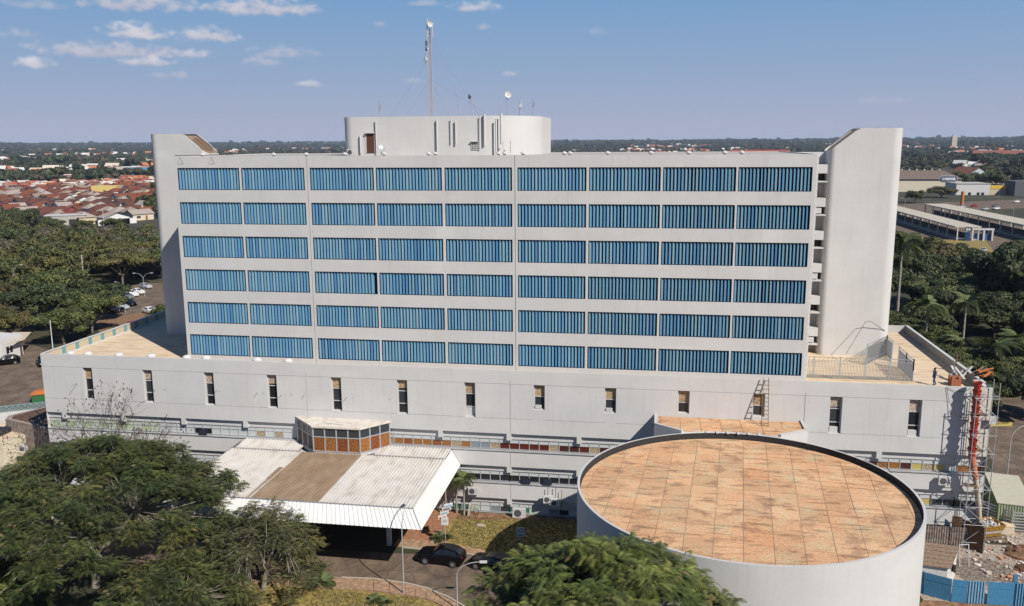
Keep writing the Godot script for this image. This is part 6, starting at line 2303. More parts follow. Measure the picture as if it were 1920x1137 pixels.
func house_kind(shape: int, rc: int) -> Node3D:
	var key := "%d_%d" % [shape, rc]
	if house_src.has(key): return house_src[key]
	var t := Node3D.new()
	t.name = "small_house"
	var w: float = [10.0, 8.0, 12.5, 9.0][shape]
	var d: float = [8.0, 11.0, 8.5, 9.0][shape]
	var h := 3.0
	var rise: float = [1.9, 1.7, 2.0, 2.1][shape]
	var g := Geo.new()
	g.bx(-w / 2, 0, -d / 2, w / 2, h, d / 2)
	if shape < 2:
		for s in [1, -1]:
			g.tri(Vector3(s * w / 2, h, s * d / 2), Vector3(s * w / 2, h, -s * d / 2), Vector3(s * w / 2, h + rise * 0.9, 0))
	if shape == 1:
		g.bx(w / 2 - 0.2, 0, -d / 2 - 3, w / 2, 2.2, d / 2 + 3)
	var wc: Array = [[0.62, 0.60, 0.56], [0.60, 0.52, 0.40], [0.66, 0.66, 0.65], [0.55, 0.44, 0.30]][(shape + rc) % 4]
	put("wall", g.mesh(plain(lin(wc[0], wc[1], wc[2]), 0.9)), t)
	g = Geo.new()
	var e := 0.5
	var x := w / 2 + e
	var z := d / 2 + e
	var y0 := h - 0.12
	if shape < 2:
		g.quad(Vector3(-x, y0, z), Vector3(x, y0, z), Vector3(x, h + rise, 0), Vector3(-x, h + rise, 0))
		g.quad(Vector3(x, y0, -z), Vector3(-x, y0, -z), Vector3(-x, h + rise, 0), Vector3(x, h + rise, 0))
		g.bar(Vector3(-x, h + rise, 0), Vector3(x, h + rise, 0), 0.25, 0.12)
	else:
		var k := w / 2 - d / 2 + 0.3
		g.quad(Vector3(-x, y0, z), Vector3(x, y0, z), Vector3(k, h + rise, 0), Vector3(-k, h + rise, 0))
		g.quad(Vector3(x, y0, -z), Vector3(-x, y0, -z), Vector3(-k, h + rise, 0), Vector3(k, h + rise, 0))
		g.tri(Vector3(x, y0, z), Vector3(x, y0, -z), Vector3(k, h + rise, 0))
		g.tri(Vector3(-x, y0, -z), Vector3(-x, y0, z), Vector3(-k, h + rise, 0))
	var col: Array = [[0.30, 0.10, 0.045], [0.20, 0.075, 0.045], [0.38, 0.14, 0.06], [0.48, 0.42, 0.35], [0.14, 0.065, 0.045], [0.62, 0.60, 0.57], [0.34, 0.07, 0.055]][rc]
	put("roof", g.mesh(worn(lin(col[0], col[1], col[2]), tex["rust"], Vector3(0.25, 0.25, 0.25), 0.9, null, false)), t)
	if shape != 1:
		g = Geo.new()
		g.bx(-w * 0.32, 1.0, d / 2, -w * 0.14, 2.1, d / 2 + 0.04)
		put("window", g.mesh(M.glass2), t)
		g = Geo.new()
		g.bx(w * 0.1, 0, d / 2, w * 0.2, 2.1, d / 2 + 0.04)
		put("door", g.mesh(M.wood), t)
	house_src[key] = t
	return t

const ROOFS := ["rust red tiled", "dark red tiled", "orange tiled", "pale grey sheet", "brown tiled", "white sheet", "crimson"]

func houses(poly: Array, sx: float, sz: float, ang: float, seed_: int, most: int, where: String, group: String, mark: float) -> Array:
	var p := v2(poly)
	var box := Rect2(p[0], Vector2.ZERO)
	for q in p: box = box.expand(q)
	var c := box.get_center()
	var r := box.size.length() / 2
	rng.seed = seed_
	var spots := []
	var nx := int(r / sx)
	var nz := int(r / sz)
	for j in range(-nz, nz + 1):
		for i in range(-nx, nx + 1):
			var q := c + Vector2(i * sx + rng.randf_range(-1.5, 1.5), j * sz + rng.randf_range(-1.5, 1.5) + (5.0 if j % 2 else 0.0)).rotated(ang)
			if Geometry2D.is_point_in_polygon(q, p): spots.append(q)
	spots.sort_custom(func(a: Vector2, b: Vector2) -> bool: return a.distance_to(Vector2(50, 86)) < b.distance_to(Vector2(50, 86)))
	var rest := []
	for i in spots.size():
		var q: Vector2 = spots[i]
		var rc: int = [0, 0, 1, 1, 2, 3, 4, 5, 1, 0, 4, 3, 5, 6 if i % 3 == 0 else 1][rng.randi_range(0, 13)]
		var sh := rng.randi_range(0, 3)
		var turn := -ang + PI / 2 * rng.randi_range(0, 3) + rng.randf_range(-0.05, 0.05)
		var s := rng.randf_range(0.8, 1.12)
		if i < most:
			var h := dup(house_kind(sh, rc), Vector3(q.x, 0, q.y), turn, "", Vector3(s, rng.randf_range(0.9, 1.25), s))
			var row: String = ["front rows", "middle rows", "back rows"][clampi(i * 3 / mini(most, spots.size()), 0, 2)]
			var off := rad_to_deg(atan2(q.x - 50, 86 - q.y)) - mark
			var side: String = "far left" if off < -3.0 else ("left" if off < -0.4 else ("right" if off > 0.4 else "in line"))
			var what := "%s roofed %s house, %s" % [ROOFS[rc], ["gabled", "long gabled", "wide hipped", "hipped"][sh], row]
			tag(h, ("%s, %s of %s" if side != "in line" else "%s, %s %s") % [what, side if side != "in line" else "in line with", where], "house", "%s: %s, %s" % [group, what, side])
		else: rest.append([q, turn, s, rc])
	return rest

func masses(called: String, label: String, category: String, mesh: Mesh, list: Array) -> void:
	var mm := MultiMesh.new()
	mm.transform_format = MultiMesh.TRANSFORM_3D
	mm.use_colors = true
	mm.mesh = mesh
	mm.instance_count = list.size()
	for i in list.size():
		mm.set_instance_transform(i, list[i][0])
		mm.set_instance_color(i, list[i][1])
	var o := MultiMeshInstance3D.new()
	o.name = numbered(called)
	o.multimesh = mm
	add_child(o)
	tag(o, label, category, "", "stuff")

func background_left() -> void:
	# trees round the yard and the car park
	for q in [["near1", -74, -74, 1.05, "large dark tree left of the podium, nearest the white yard building"], ["near0", -83, -88, 1.1, "tall dark tree behind the white yard building"], ["near0", -63.5, -72, 0.85, "bright leafy tree overhanging the podium's left parapet"], ["near1", -70, -85, 0.85, "dark rounded tree between the yard trees and the car park"], ["near0", -62.5, -62, 0.72, "bright leafy tree nearest the front corner of the left parapet"], ["near2", -76, -64, 0.62, "bushy tree right behind the white yard building's awning"], ["near2", -90, -74, 0.75, "lighter bushy tree at the left edge beside the avenue"], ["near2", -104, -92, 0.8, "yellowish tree across the avenue at the left edge"],
		["umbrella0", -93, -128, 1.05, "flat topped tree shading the car park's left row"], ["umbrella2", -98, -141, 1.0, "greyish flat topped tree behind the car park"], ["umbrella1", -90, -142, 1.0, "flat topped tree at the car park's far end near the tower"], ["umbrella0", -106, -150, 1.1, "broad flat topped tree rising left of the car park"], ["near2", -76, -131, 0.6, "small reddish tree beside the left stair tower"], ["mid0", -57, -88, 0.35, "little tree on the verge by the left parapet"], ["mid2", -55.5, -80, 0.25, "tiny tree on the verge above the parapet"]]:
		plant(q[0], q[1], q[2], q[3], q[4], "tree")
	var lb := ["green broad tree in the wood before the houses", "dark broad tree in the wood before the houses", "olive tree in the wood before the houses", "greyish dry tree in the wood before the houses"]
	fill(["mid0", "mid1", "mid2", "mid3", "mid2", "mid3"], [-116, -112, -110, -152, -93, -152, -104, -176, -138, -212, -200, -214, -158, -150], 7.4, 0.72, 1.05, 5, lb + [lb[2], lb[3]], "trees of the wood left of the hospital", 110)
	fill(["mid1"], [-236, -232, -222, -246, -238, -280, -280, -285], 11, 0.95, 1.2, 6, ["dark tree at the left edge beside the houses"], "dark trees beside the houses", 7)
	fill(["mid0", "mid1"], [-190, -330, -210, -330, -345, -560, -320, -570], 13, 0.9, 1.2, 8, ["green tree between the houses and the left stair tower", "dark tree between the houses and the left stair tower"], "trees right of the housing", 16)
	var rest := houses([-272, -300, -194, -296, -215, -345, -300, -500, -380, -640, -470, -800, -760, -890], 11.5, 15.0, 0.55, 14, 225, "the yellow hall", "houses left of the hospital", -34.2)
	var hb := Geo.new()
	hb.col = Color(1, 1, 1)
	hb.bx(-4.5, 0, -4, 4.5, 2.8, 4)
	hb.quad(Vector3(-5, 2.7, 4.5), Vector3(5, 2.7, 4.5), Vector3(5, 4.6, 0), Vector3(-5, 4.6, 0))
	hb.quad(Vector3(5, 2.7, -4.5), Vector3(-5, 2.7, -4.5), Vector3(-5, 4.6, 0), Vector3(5, 4.6, 0))
	var hm := hb.mesh(M.tint, true)
	var cols := [Color(0.30, 0.10, 0.045), Color(0.20, 0.075, 0.045), Color(0.38, 0.14, 0.06), Color(0.48, 0.42, 0.35), Color(0.14, 0.065, 0.045), Color(0.46, 0.45, 0.43), Color(0.34, 0.07, 0.055)]
	var list := []
	for q in rest: list.append([Transform3D(Basis(Vector3.UP, q[1]).scaled_local(Vector3(q[2], 1, q[2])), Vector3(q[0].x, 0, q[0].y)), cols[q[3]]])
	# scattered roofs far away, on both sides
	rng.seed = 52
	for i in 3600:
		var a := deg_to_rad(rng.randf_range(-58, 40))
		var d := 1280.0 * pow(3.6, rng.randf())
		var p := Vector3(50 + sin(a) * d, 0, 86 - cos(a) * d)
		if town(p.x, p.z) < 0.0: continue
		p.y = rise(p.x, p.z)
		var c: Color = cols[[5, 5, 3, 0, 2, 3, 5, 1][rng.randi_range(0, 7)]]
		list.append([Transform3D(Basis(Vector3.UP, rng.randf() * TAU).scaled_local(Vector3(rng.randf_range(0.9, 2.4), rng.randf_range(1.3, 2.6), rng.randf_range(0.9, 1.5))), p), c])
	masses("distant_houses", "far scattered houses among the trees up to the horizon", "houses", hm, list)
	var g := Geo.new()
	g.bx(-9, 0, -5, 9, 7.5, 5)
	solo("yellow_hall", g.mesh(plain(lin(0.60, 0.47, 0.16), 0.9)), "plain yellow hall standing above the red roofs at the left", "building", "", Vector3(-362, 0, -520), Basis(Vector3.UP, 0.3))
	g = Geo.new()
	g.bx(-17, 0, -6, 17, 9, 6)
	var bl := thing("blue_building", "bright blue and cream low building beyond the left wood", "building", Vector3(-612, 0, -960), 0.35)
	put("blue_wall", g.mesh(plain(lin(0.06, 0.30, 0.58), 0.8)), bl)
	g = Geo.new()
	g.bx(-40, 0, -7, -17.1, 8, 6)
	put("cream_wall", g.mesh(plain(lin(0.58, 0.52, 0.40), 0.9)), bl)
	g = Geo.new()
	g.bx(-41, 9.0, -7, 17.5, 9.5, 6.5)
	put("roof", g.mesh(M.trim), bl)
	var wh := thing("garage_hall", "pale garage with a dark door, nearest the wood at left", "building", Vector3(-232, 0, -296), 0.5)
	g = Geo.new()
	g.bx(-9, 0, -5, 9, 4.6, 5)
	put("wall", g.mesh(M.roof_grey), wh)
	g = Geo.new()
	g.bx(1.5, 0, 5.0, 7.5, 2.8, 5.06)
	put("door", g.mesh(M.dark), wh)
	g = Geo.new()
	g.bx(-9.3, 4.6, -5.3, 9.3, 4.8, 5.3)
	put("roof", g.mesh(M.trim), wh)
	# parked cars
	var cs := [["white hatch", -78.3, -98.4, "white car at the near end of the shaded row"], ["grey hatch", -78.6, -102, "grey car second in the shaded row"], ["black hatch", -79.0, -105.5, "black car third in the shaded row"], ["grey suv", -79.8, -109.4, "dark car fourth in the shaded row"], ["white suv", -81.0, -113.2, "white car in the middle of the shaded row"], ["white hatch", -81.4, -116.8, "white car near the far end of the shaded row"], ["silver hatch", -84.4, -125.0, "silver car alone at the far end of the car park"], ["wine hatch", -72.6, -92.6, "dark red car half hidden by the yard tree"], ["silver hatch", -73.0, -96.8, "silver car in the nearer row of the car park"], ["black hatch", -73.8, -101.2, "black car behind the silver one in the nearer row"], ["white hatch", -63.4, -93.0, "white car parked alone beside the left stair tower"], ["red hatch", -57.4, -77.5, "red car showing just above the left parapet"], ["white hatch", -97, -118.5, "white car seen under the trees left of the car park"]]
	for q in cs: car(q[0], Vector3(q[1], 0.02, q[2]), 2.7 if q[1] > -90 else 2.0, q[3], "cars in the left car park")
	lamp_post(Vector3(-69.1, 0, -92.2), 7.2, 2.9, 1, "curved lamp post in the car park nearest the parapet")
	lamp_post(Vector3(-77.6, 0, -113.6), 6.0, 0.2, 2, "double lamp post at the far end of the car park")
	lamp_post(Vector3(-111.5, 0, -110.1), 8.0, 0.3, 1, "curved lamp post by the avenue at the left edge")
	for q in [[-109, -134, 7.5, "plain white pole rising from the dark wood"], [-196, -272, 9, "plain white pole beside the tower, before the houses"], [-44.5, -62, 0, ""]]:
		if q[2] == 0: continue
		g = Geo.new()
		g.cyl(Vector3.ZERO, Vector3(0, q[2], 0), 0.16, 0.12, 6)
		solo("white_pole", g.mesh(M.trim), q[3], "pole", "white poles left", Vector3(q[0], 0, q[1]))
	g = Geo.new()
	g.cyl(Vector3.ZERO, Vector3(0, 3.4, 0), 0.06, 0.05, 6)
	solo("white_pole", g.mesh(M.trim), "thin white pole at the front corner of the left parapet", "pole", "", Vector3(-16.4, PTOP, 0.6))

func long_roof(label: String, a: Vector3, b: Vector3, w: float, h: float) -> void:
	var t := thing("station_roof", label, "bus station roof")
	var d := (b - a).normalized()
	var s := d.cross(Vector3.UP) * w / 2
	var g := Geo.new()
	var u := Vector3(0, h, 0)
	for k in [[u, Vector3(0, 0.45, 0)]]:
		g.quad(a - s + u + k[1], a + s + u + k[1], b + s + u + k[1], b - s + u + k[1])
		g.quad(a + s + u, a + s + u + k[1], b + s + u + k[1], b + s + u)
		g.quad(b - s + u, b - s + u + k[1], a - s + u + k[1], a - s + u)
		g.quad(a - s + u, a - s + u + k[1], a + s + u + k[1], a + s + u)
		g.quad(b + s + u, b + s + u + k[1], b - s + u + k[1], b - s + u)
		g.quad(a + s + u, a - s + u, b - s + u, b + s + u)
	put("roof", g.mesh(worn(lin(0.50, 0.46, 0.38), tex["soft"], Vector3(0.1, 0.1, 0.1), 0.9)), t)
	var n := int(a.distance_to(b) / 11)
	for i in n + 1:
		for e in [-0.8, 0.8]:
			g = Geo.new()
			g.bx(-0.2, 0, -0.2, 0.2, h, 0.2)
			put("column", g.mesh(M.trim), t, a.lerp(b, float(i) / n) + s * e)
	g = Geo.new()
	g.bar(a + Vector3(0, 0.3, 0), b + Vector3(0, 0.3, 0), w * 0.7, 0.6)
	put("platform", g.mesh(M.roof_grey), t)
	g = Geo.new()
	g.bar(a + Vector3(0, 1.6, 0), b + Vector3(0, 1.6, 0), 0.2, 2.0)
	put("screen", g.mesh(M.dark), t)

func background_right() -> void:
	sheet("avenue_right", [120, -420, 330, -545, 330, -480, 215, -418, 205, -330, 202, -268, 210, -230, 196, -190, 186, -210, 180, -300, 176, -385, 120, -400], 0.012, M.asphalt)
	sheet("station_yard", [154, -400, 208, -405, 212, -262, 206, -215, 152, -215], 0.008, M.asphalt)
	sheet("station_lawn", [146, -268, 176, -270, 164, -226, 150, -224], 0.02, M.lawn)
	sheet("station_court", [147, -224, 165, -224, 166, -178, 148, -186], 0.015, M.red_paving)
	long_roof("nearer long pale station roof right of the tower", Vector3(168.8, 0, -268), Vector3(166.5, 0, -390), 9.5, 4.9)
	long_roof("farther long pale station roof with dark open sides", Vector3(196, 0, -262), Vector3(192.0, 0, -388), 11, 5.3)
	var t := thing("station_gate", "white and blue station gateway beside the blue pylon", "gateway", Vector3(172.6, 0, -268), 0.0)
	var g := Geo.new()
	for x in [-2.5, 1.6, 4.6]: g.bx(x, 0, -0.3, x + 0.6, 4.6, 0.3)
	g.bx(-2.5, 4.0, -0.35, 5.4, 4.7, 0.35)
	put("frame", g.mesh(M.trim), t)
	g = Geo.new()
	g.bx(-2.2, 0, -0.9, 4.8, 2.6, -0.7)
	put("glazing", g.mesh(plain(lin(0.05, 0.12, 0.25), 0.4)), t)
	t = thing("station_pylon", "dark blue station pylon with a white head", "pylon", Vector3(168.2, 0, -266.5))
	g = Geo.new()
	g.bx(-0.9, 0, -0.25, 0.9, 5.2, 0.25)
	put("slab", g.mesh(plain(lin(0.015, 0.05, 0.13), 0.4)), t)
	g = Geo.new()
	g.bx(-0.8, 4.0, 0.25, -0.1, 4.8, 0.28)
	g.bx(0.1, 4.0, 0.25, 0.8, 4.8, 0.28)
	put("emblem", g.mesh(M.white), t)
	# supermarket and its oval sign
	t = thing("supermarket", "long cream supermarket hall with a grey brown roof", "supermarket", Vector3(247, 0, -620), 0.0)
	g = Geo.new()
	g.bx(-28, 0, -25, 26, 9.3, 20)
	put("wall", g.mesh(plain(lin(0.60, 0.55, 0.42), 0.9)), t)
	g = Geo.new()
	g.quad(Vector3(-29, 9.3, 21), Vector3(27, 9.3, 21), Vector3(20, 15.0, -4), Vector3(-29, 15.0, -4))
	g.quad(Vector3(27, 9.3, -26), Vector3(-29, 9.3, -26), Vector3(-29, 15.0, -4), Vector3(20, 15.0, -4))
	g.tri(Vector3(27, 9.3, 21), Vector3(27, 9.3, -26), Vector3(20, 15.0, -4))
	put("roof", g.mesh(worn(lin(0.30, 0.25, 0.21), tex["rust"], Vector3(0.06, 0.06, 0.06), 0.9)), t)
	for k in 9:
		g = Geo.new()
		g.lathe(Vector3.ZERO, [[0.5, -0.4], [0.5, 0.6], [0.9, 0.7], [0.0, 1.2]], 8)
		put("roof_vent", g.mesh(M.white), t, Vector3(-26 + k * 5.4, 14.9, -4))
	t = thing("oval_sign", "dark blue oval sign with white lettering before the supermarket", "sign", Vector3(259, 0, -585))
	g = Geo.new()
	g.bx(-0.5, 0, -0.4, 0.5, 7.6, 0.4)
	put("mast", g.mesh(M.steel), t)
	var oval := func(w: float, h: float) -> PackedVector2Array:
		var p := PackedVector2Array()
		for i in 32:
			var a := TAU * i / 32
			var cx: float = (w - h) * signf(cos(a)) if absf(cos(a)) > 0.001 else 0.0
			p.append(Vector2(cx + cos(a) * h, sin(a) * h))
		return p
	var depth := 0.0
	for q in [[6.2, 2.5, M.trim, 0.35], [5.9, 2.25, plain(lin(0.012, 0.03, 0.09), 0.5), 0.45], [4.9, 1.6, M.trim, 0.5], [4.6, 1.35, plain(lin(0.012, 0.03, 0.09), 0.5), 0.55]]:
		g = Geo.new()
		g.prism(oval.call(q[0], q[1]), -0.3 if depth == 0.0 else depth, q[3])
		depth = q[3]
		put("panel", g.mesh(q[2]), t, Vector3(0, 10.1, 0), Basis(Vector3.RIGHT, PI / 2))
	var tm := TextMesh.new()
	var sf := SystemFont.new()
	sf.font_names = PackedStringArray(["Droid Sans"])
	sf.font_weight = 700
	tm.font = sf
	tm.text = "COMPER"
	tm.font_size = 64
	tm.pixel_size = 0.032
	tm.depth = 0.1
	tm.material = plain(Color(0.92, 0.92, 0.92), 0.6)
	put("lettering", tm, t, Vector3(0, 10.1, 0.62))
	t = thing("white_wall_shop", "plain white windowless shop hall by the avenue", "shop", Vector3(268.5, 0, -572))
	g = Geo.new()
	g.bx(-11, 0, -14, 11, 7.6, 10)
	put("wall", g.mesh(M.white), t)
	g = Geo.new()
	g.bx(-11.3, 7.6, -14.3, 11.3, 8.0, 10.3)
	put("roof_edge", g.mesh(M.roof_grey), t)
	for x in [-7.5, -3.0, 2.6, 5.5]:
		g = Geo.new()
		g.bx(x, 0, 10.0, x + 1.8, 1.8, 10.1)
		put("door", g.mesh(M.glass), t)
	t = thing("yellow_shop", "low shop with a yellow signboard right of the white hall", "shop", Vector3(285.5, 0, -570))
	g = Geo.new()
	g.bx(-5, 0, -8, 5, 4.2, 6)
	put("wall", g.mesh(M.cream), t)
	g = Geo.new()
	g.bx(-5, 4.2, 5, 5, 6.6, 6.2)
	put("signboard", g.mesh(plain(lin(0.65, 0.42, 0.03), 0.7)), t)
	t = thing("grey_block", "dark grey blank building cut off by the right edge", "building", Vector3(300, 0, -560))
	g = Geo.new()
	g.bx(-8.5, 0, -10, 9, 10, 8)
	put("wall", g.mesh(plain(lin(0.10, 0.105, 0.12), 0.9)), t)
	g = Geo.new()
	g.cyl(Vector3(-1.8, 8, 8.0), Vector3(-1.8, 8, 8.15), 1.2, 1.2, 16)
	put("round_emblem", g.mesh(plain(lin(0.03, 0.02, 0.025), 0.8)), t)
	g = Geo.new()
	g.cyl(Vector3(0, 0, 0), Vector3(0, 8.5, 0), 0.9, 0.9, 10)
	solo("orange_pillar", g.mesh(M.orange), "tall orange pillar beside the avenue tree", "pillar", "", Vector3(226, 0, -452))
	t = thing("gabled_hall", "pale blue gabled hall with a red roof beyond the supermarket", "building", Vector3(322, 0, -735), 0.15)
	g = Geo.new()
	g.bx(-10, 0, -18, 10, 8, 18)
	g.tri(Vector3(-10, 8, 18), Vector3(10, 8, 18), Vector3(0, 14, 18))
	put("wall", g.mesh(plain(lin(0.48, 0.53, 0.56), 0.9)), t)
	g = Geo.new()
	g.quad(Vector3(-10.8, 7.6, 18.6), Vector3(0, 14.2, 18.6), Vector3(0, 14.2, -18.6), Vector3(-10.8, 7.6, -18.6))
	g.quad(Vector3(0, 14.2, 18.6), Vector3(10.8, 7.6, 18.6), Vector3(10.8, 7.6, -18.6), Vector3(0, 14.2, -18.6))
	put("roof", g.mesh(plain(lin(0.24, 0.08, 0.05), 0.9)), t)
	# road traffic
	var cs := [["black hatch", 215, -431, 0.5, "black car on the avenue left of the orange pillar"], ["silver hatch", 222, -440, 0.5, "silver car on the avenue behind the orange pillar"], ["silver hatch", 229, -424, 0.5, "silver car on the near lane of the avenue"], ["white hatch", 236, -428, 0.5, "white car on the near lane of the avenue"], ["grey hatch", 243, -449, 0.5, "grey car on the avenue before the white hall"], ["red hatch", 231, -447, 0.5, "red car on the avenue before the white hall"], ["white hatch", 268, -486, 0.5, "white car on the avenue at the right edge"], ["grey suv", 179, -398, 0.4, "dark car on the avenue beside the tower"], ["silver suv", 161.5, -229.8, 1.3, "silver car parked on the court before the station"], ["white suv", 108, -150, 0.3, "white car glimpsed behind the tall palm"]]
	for q in cs: car(q[0], Vector3(q[1], 0.02, q[2]), q[3], q[4], "cars on the right avenue")
	var k := 0
	for q in [[176, -382, 9, 2, "double lamp post at the left end of the avenue"], [184, -345, 9, 1, "lamp post between the two station roofs, farthest"], [183, -315, 9, 1, "lamp post between the two station roofs, middle"], [183, -287, 9, 1, "lamp post between the two station roofs, nearest"], [206, -325, 9, 1, "tall lamp post right of the farther station roof"], [252, -470, 10, 2, "double lamp post before the white hall"], [158, -232, 7, 1, "lamp post on the court beside the silver car"], [163, -236, 7, 1, "white lamp post on the court right of the silver car"], [152, -205, 7, 1, "lamp post standing over the dark flame tree at right"]]:
		lamp_post(Vector3(q[0], 0, q[1]), q[2], 0.4 + 0.5 * k, q[3], q[4])
		k += 1
	g = Geo.new()
	t = thing("white_fence", "low white rail fence before the station court", "fence")
	for i in 9:
		g = Geo.new()
		g.bar(Vector3(146 + i * 2.2, 0.6, -187 - i * 0.9), Vector3(148.1 + i * 2.2, 0.6, -187.9 - i * 0.9), 0.1, 1.1)
		put("panel", g.mesh(M.roof_grey), t)
		g = Geo.new()
		g.bx(-0.12, 0, -0.12, 0.12, 1.5, 0.12)
		put("post", g.mesh(M.trim), t, Vector3(146 + i * 2.2, 0, -187 - i * 0.9))
	# trees close to the right side of the hospital
	for q in [["umbrella1", 111, -108, 1.05, 1.0, "wide low feathery tree right of the stair tower"], ["umbrella1", 119, -118, 1.0, 1.0, "second low feathery tree behind the wide one at right"], ["near1", 124, -104, 1.15, 1.5, "tall dark tree at the right edge"], ["near1", 138, -128, 1.2, 1.45, "tall dark tree at the right edge, behind the first"], ["near0", 150, -150, 1.1, 1.2, "green tree at the right edge nearest the station"], ["near1", 118, -150, 1.0, 1.05, "dark tree behind the palms close to the tower"], ["near2", 127, -168, 1.0, 1.1, "yellowish tree before the blue pylon"], ["near0", 121, -182, 1.05, 1.15, "rounded green tree beside the tower, below the station roof"], ["near1", 135, -180, 0.9, 1.0, "small dark tree left of the court"], ["near0", 132, -196, 0.9, 1.0, "rounded tree in front of the nearer station roof"], ["near0", 122, -78, 1.0, 1.1, "leafy tree at the right edge behind the palms"], ["near1", 129, -60, 1.0, 1.2, "dark tree beyond the side road at the right edge"], ["near0", 124, -40, 1.0, 1.2, "tree right of the side road shading it"], ["near1", 113, -66, 0.75, 0.9, "dark low tree between the palms and the road"], ["mid1", 104, -92, 0.8, 0.9, "dark bushy tree behind the right parapet"], ["mid1", 98, -80, 0.6, 0.8, "low dark tree just behind the right parapet"], ["umbrella1", 116, -92, 0.8, 0.85, "low feathery tree among the palms"]]:
		plant(q[0], q[1], q[2], q[3], q[5], "tree", "", q[4])
	fill(["near0", "near1", "umbrella1", "mid1"], [100, -112, 110, -100, 122, -90, 118, -70, 126, -50, 150, -60, 165, -150, 145, -176, 118, -140], 9, 0.8, 1.15, 23, ["green tree in the thicket right of the hospital", "dark tree in the thicket right of the hospital", "low feathery tree in the thicket right of the hospital", "dark bushy tree in the thicket right of the hospital"], "thicket right of the hospital", 26)
	fill(["near1", "umbrella1", "near0"], [85, -30, 84, -96, 100, -100, 114, -64, 103, -38], 5.5, 0.34, 0.62, 29, ["dark shrubby tree behind the right parapet", "feathery shrubby tree behind the right parapet", "green shrubby tree behind the right parapet"], "undergrowth behind the right parapet", 26)
	for q in [[99.5, -98, 1.45, 1.45, "tallest palm, right beside the stair tower"], [97.5, -72, 1.25, 0.95, "palm behind the far corner of the right parapet"], [100.5, -63, 1.15, 0.6, "palm over the middle of the right parapet"], [103.6, -57, 1.2, 0.66, "palm with pale hanging leaves at the parapet's front half"], [107.5, -60, 1.2, 0.7, "palm nearest the right edge"], [93.5, -90, 1.1, 1.2, "palm close behind the tower base"], [105, -76, 1.1, 1.1, "palm standing behind the parapet palms"]]:
		plant("palm", q[0], q[1], q[2], q[4], "palm", "palms right of the hospital", q[3])
	plant("near2", 238, -530, 1.3, "spreading tree on the avenue in front of the supermarket", "tree", "", 0.56)
	for q in [[-214, -262, 0.8], [-203, -268, 0.7], [-224, -270, 0.85], [-194, -276, 0.75]]:
		plant("mid0", q[0], q[1], q[2], "green tree standing before the front row of houses", "tree", "trees before the front houses", 0.75)
	plant("mid1", 208, -480, 0.9, "dark tree by the avenue beside the tower", "tree", "", 1.0)
	for q in [[288, -650, "dark palm-like tree cluster right of the supermarket"], [300, -655, "dark tree right of the supermarket"], [310, -640, "green tree behind the grey block"], [294, -690, "dark tree behind the white hall"], [330, -700, "dark tree right of the gabled hall"]]:
		plant("mid1", q[0], q[1], 1.3, q[2], "tree", "", 1.1)
	houses([250, -690, 345, -640, 520, -900, 620, -1250, 420, -1300, 290, -860], 19, 24, 0.3, 33, 50, "the pale gabled hall", "houses right of the hospital", 18.3)
	fill(["far0", "far1", "far2", "far3"], [205, -700, 290, -700, 350, -640, 560, -880, 640, -1250, 360, -1300, 240, -900], 26, 0.8, 1.2, 41, ["green tree among the houses at right", "dark tree among the houses at right", "olive tree among the houses at right", "dark green tree among the houses at right"], "trees among the houses at right", 40)

# where the far town stands among the trees
func town(x: float, z: float) -> float:
	return sin(x * 0.0072 + 0.4) + sin(z * 0.0061 + x * 0.0016 + 1.0) * 0.9 + sin(x * 0.021 + z * 0.013) * 0.45 - 0.25

# the land rises a little towards the horizon
func rise(x: float, z: float) -> float:
	var d := Vector2(x - 50, z - 86).length()
	return 40.0 * smoothstep(2200.0, 8200.0, d) + 5.0 * smoothstep(2500.0, 5000.0, d) * sin(x * 0.0011 + 0.7) * sin(z * 0.0009)

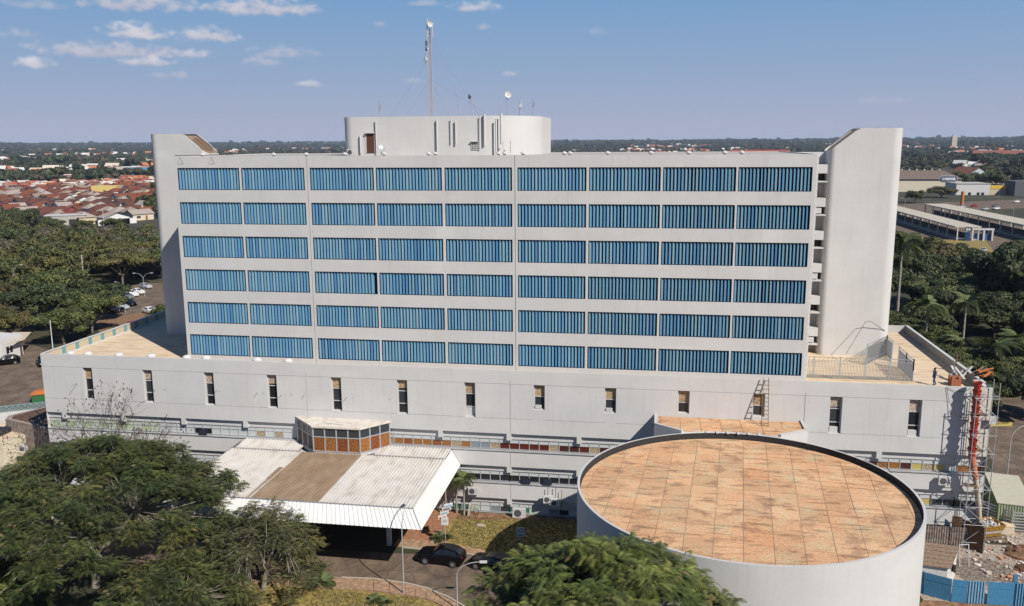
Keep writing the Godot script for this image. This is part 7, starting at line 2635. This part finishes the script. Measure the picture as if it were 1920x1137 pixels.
func far_land() -> void:
	var hg := Geo.new()
	for i in 44:
		var a0 := deg_to_rad(-180 + 360.0 * i / 44)
		var a1 := deg_to_rad(-180 + 360.0 * (i + 1) / 44)
		var d0 := 2200.0
		while d0 < 15000.0:
			var d1 := d0 * 1.17
			var q := []
			for e in [[a0, d0], [a1, d0], [a1, d1], [a0, d1]]:
				var x: float = 50 + sin(e[0]) * e[1]
				var z: float = 86 - cos(e[0]) * e[1]
				q.append(Vector3(x, rise(x, z) - (0.3 if e[1] < 2300 else 0.0), z))
			hg.quad(q[0], q[1], q[2], q[3])
			d0 = d1
	struct("hills", hg, M.land)
	# one woodland mass from a kilometre out to the horizon
	rng.seed = 61
	var src: Node3D = leafy["far1"]
	var cm := crown(170, 7.5, 10.5, 0.6, 8, 150, 3.6, [Color(1, 1, 1), Color(0.9, 0.95, 0.85), Color(1.1, 1.0, 1.0)], 0.7)
	var list := []
	for i in 42000:
		var a := deg_to_rad(rng.randf_range(-60, 42))
		var d := 620.0 * pow(15.0, pow(rng.randf(), 0.85))
		var p := Vector3(50 + sin(a) * d, 0, 86 - cos(a) * d)
		if a < -0.74 or a > 0.44: d = 150.0 * pow(60.0, pow(rng.randf(), 0.85))
		p = Vector3(50 + sin(a) * d, 0, 86 - cos(a) * d)
		if d < 400 and absf(p.x - 20) < 115 and p.z > -60: continue
		var mid: bool = a > -0.74 and a < 0.44
		if mid and a < -0.35 and d < 1150 and sin(p.x * 0.02) * sin(p.z * 0.017) < 0.0 : continue
		if mid and a < -0.4 and d < 980: continue
		if mid and a > 0.18 and d < 1300 and rng.randf() < 0.93: continue
		if mid and a > 0.1 and d < 760: continue
		var tw := town(p.x, p.z) if d > 1230.0 else -1.0
		if tw > 0.0 and rng.randf() < 0.62: continue
		var s := rng.randf_range(0.75, 1.25) * (1.0 + d / 9000.0)
		if tw > 0.0: s *= 0.72
		var k := rng.randf_range(0.5, 1.25)
		var c: Color = [Color(0.036, 0.055, 0.016), Color(0.028, 0.045, 0.014), Color(0.055, 0.062, 0.022), Color(0.075, 0.065, 0.035)][[0, 0, 1, 1, 1, 2, 2, 3][rng.randi_range(0, 7)]] * k
		if rng.randf() < 0.02: s *= 1.75
		list.append([Transform3D(Basis(Vector3.UP, rng.randf() * TAU).scaled_local(Vector3(s, s * rng.randf_range(0.8, 1.2), s)), p + Vector3(0, rise(p.x, p.z), 0)), Color(c.r, c.g, c.b)])
	masses("distant_woodland", "far woodland of dark trees stretching to the horizon", "woodland", cm, list)
	# far landmarks on the right skyline
	var t := thing("far_tower_block", "pale tower block on the right skyline", "building", Vector3(1170, 0, -3480))
	var g := Geo.new()
	g.bx(-9, 0, -9, 9, 50, 9)
	put("wall", g.mesh(M.cream), t)
	g = Geo.new()
	g.bx(-5, 50, -5, 5, 56, 5)
	put("lift_room", g.mesh(M.trim), t)
	g = Geo.new()
	g.bx(-65, 0, -12, 65, 17, 12)
	solo("far_red_hall", g.mesh(plain(lin(0.46, 0.10, 0.06), 0.9)), "long red roofed hall on the skyline right of the plant room", "building", "", Vector3(290, 0, -2010))
	g = Geo.new()
	g.bx(-55, 0, -12, 55, 16, 12)
	solo("far_red_hall", g.mesh(plain(lin(0.34, 0.13, 0.09), 0.9)), "long red brown hall on the skyline beyond the supermarket", "building", "", Vector3(730, 0, -1800))
	for q in [[440, -1650, 46, "lattice phone mast on the skyline left of the right tower"], [778, -1700, 62, "thin phone mast on the skyline right of the right tower"], [905, -1520, 58, "phone mast near the right edge of the skyline"]]:
		t = thing("phone_mast", q[3], "phone mast", Vector3(q[0], 0, q[1]), 0.0, "phone masts on the skyline")
		g = Geo.new()
		g.cyl(Vector3.ZERO, Vector3(0, q[2], 0), 1.0, 0.45, 6)
		put("mast", g.mesh(M.rusty), t)
		g = Geo.new()
		g.bx(-1.6, q[2] - 6, -0.6, 1.6, q[2] - 2, 0.6)
		put("aerials", g.mesh(M.trim), t)
	for d in [leafy, house_src, car_src]:
		for k in d: d[k].free()
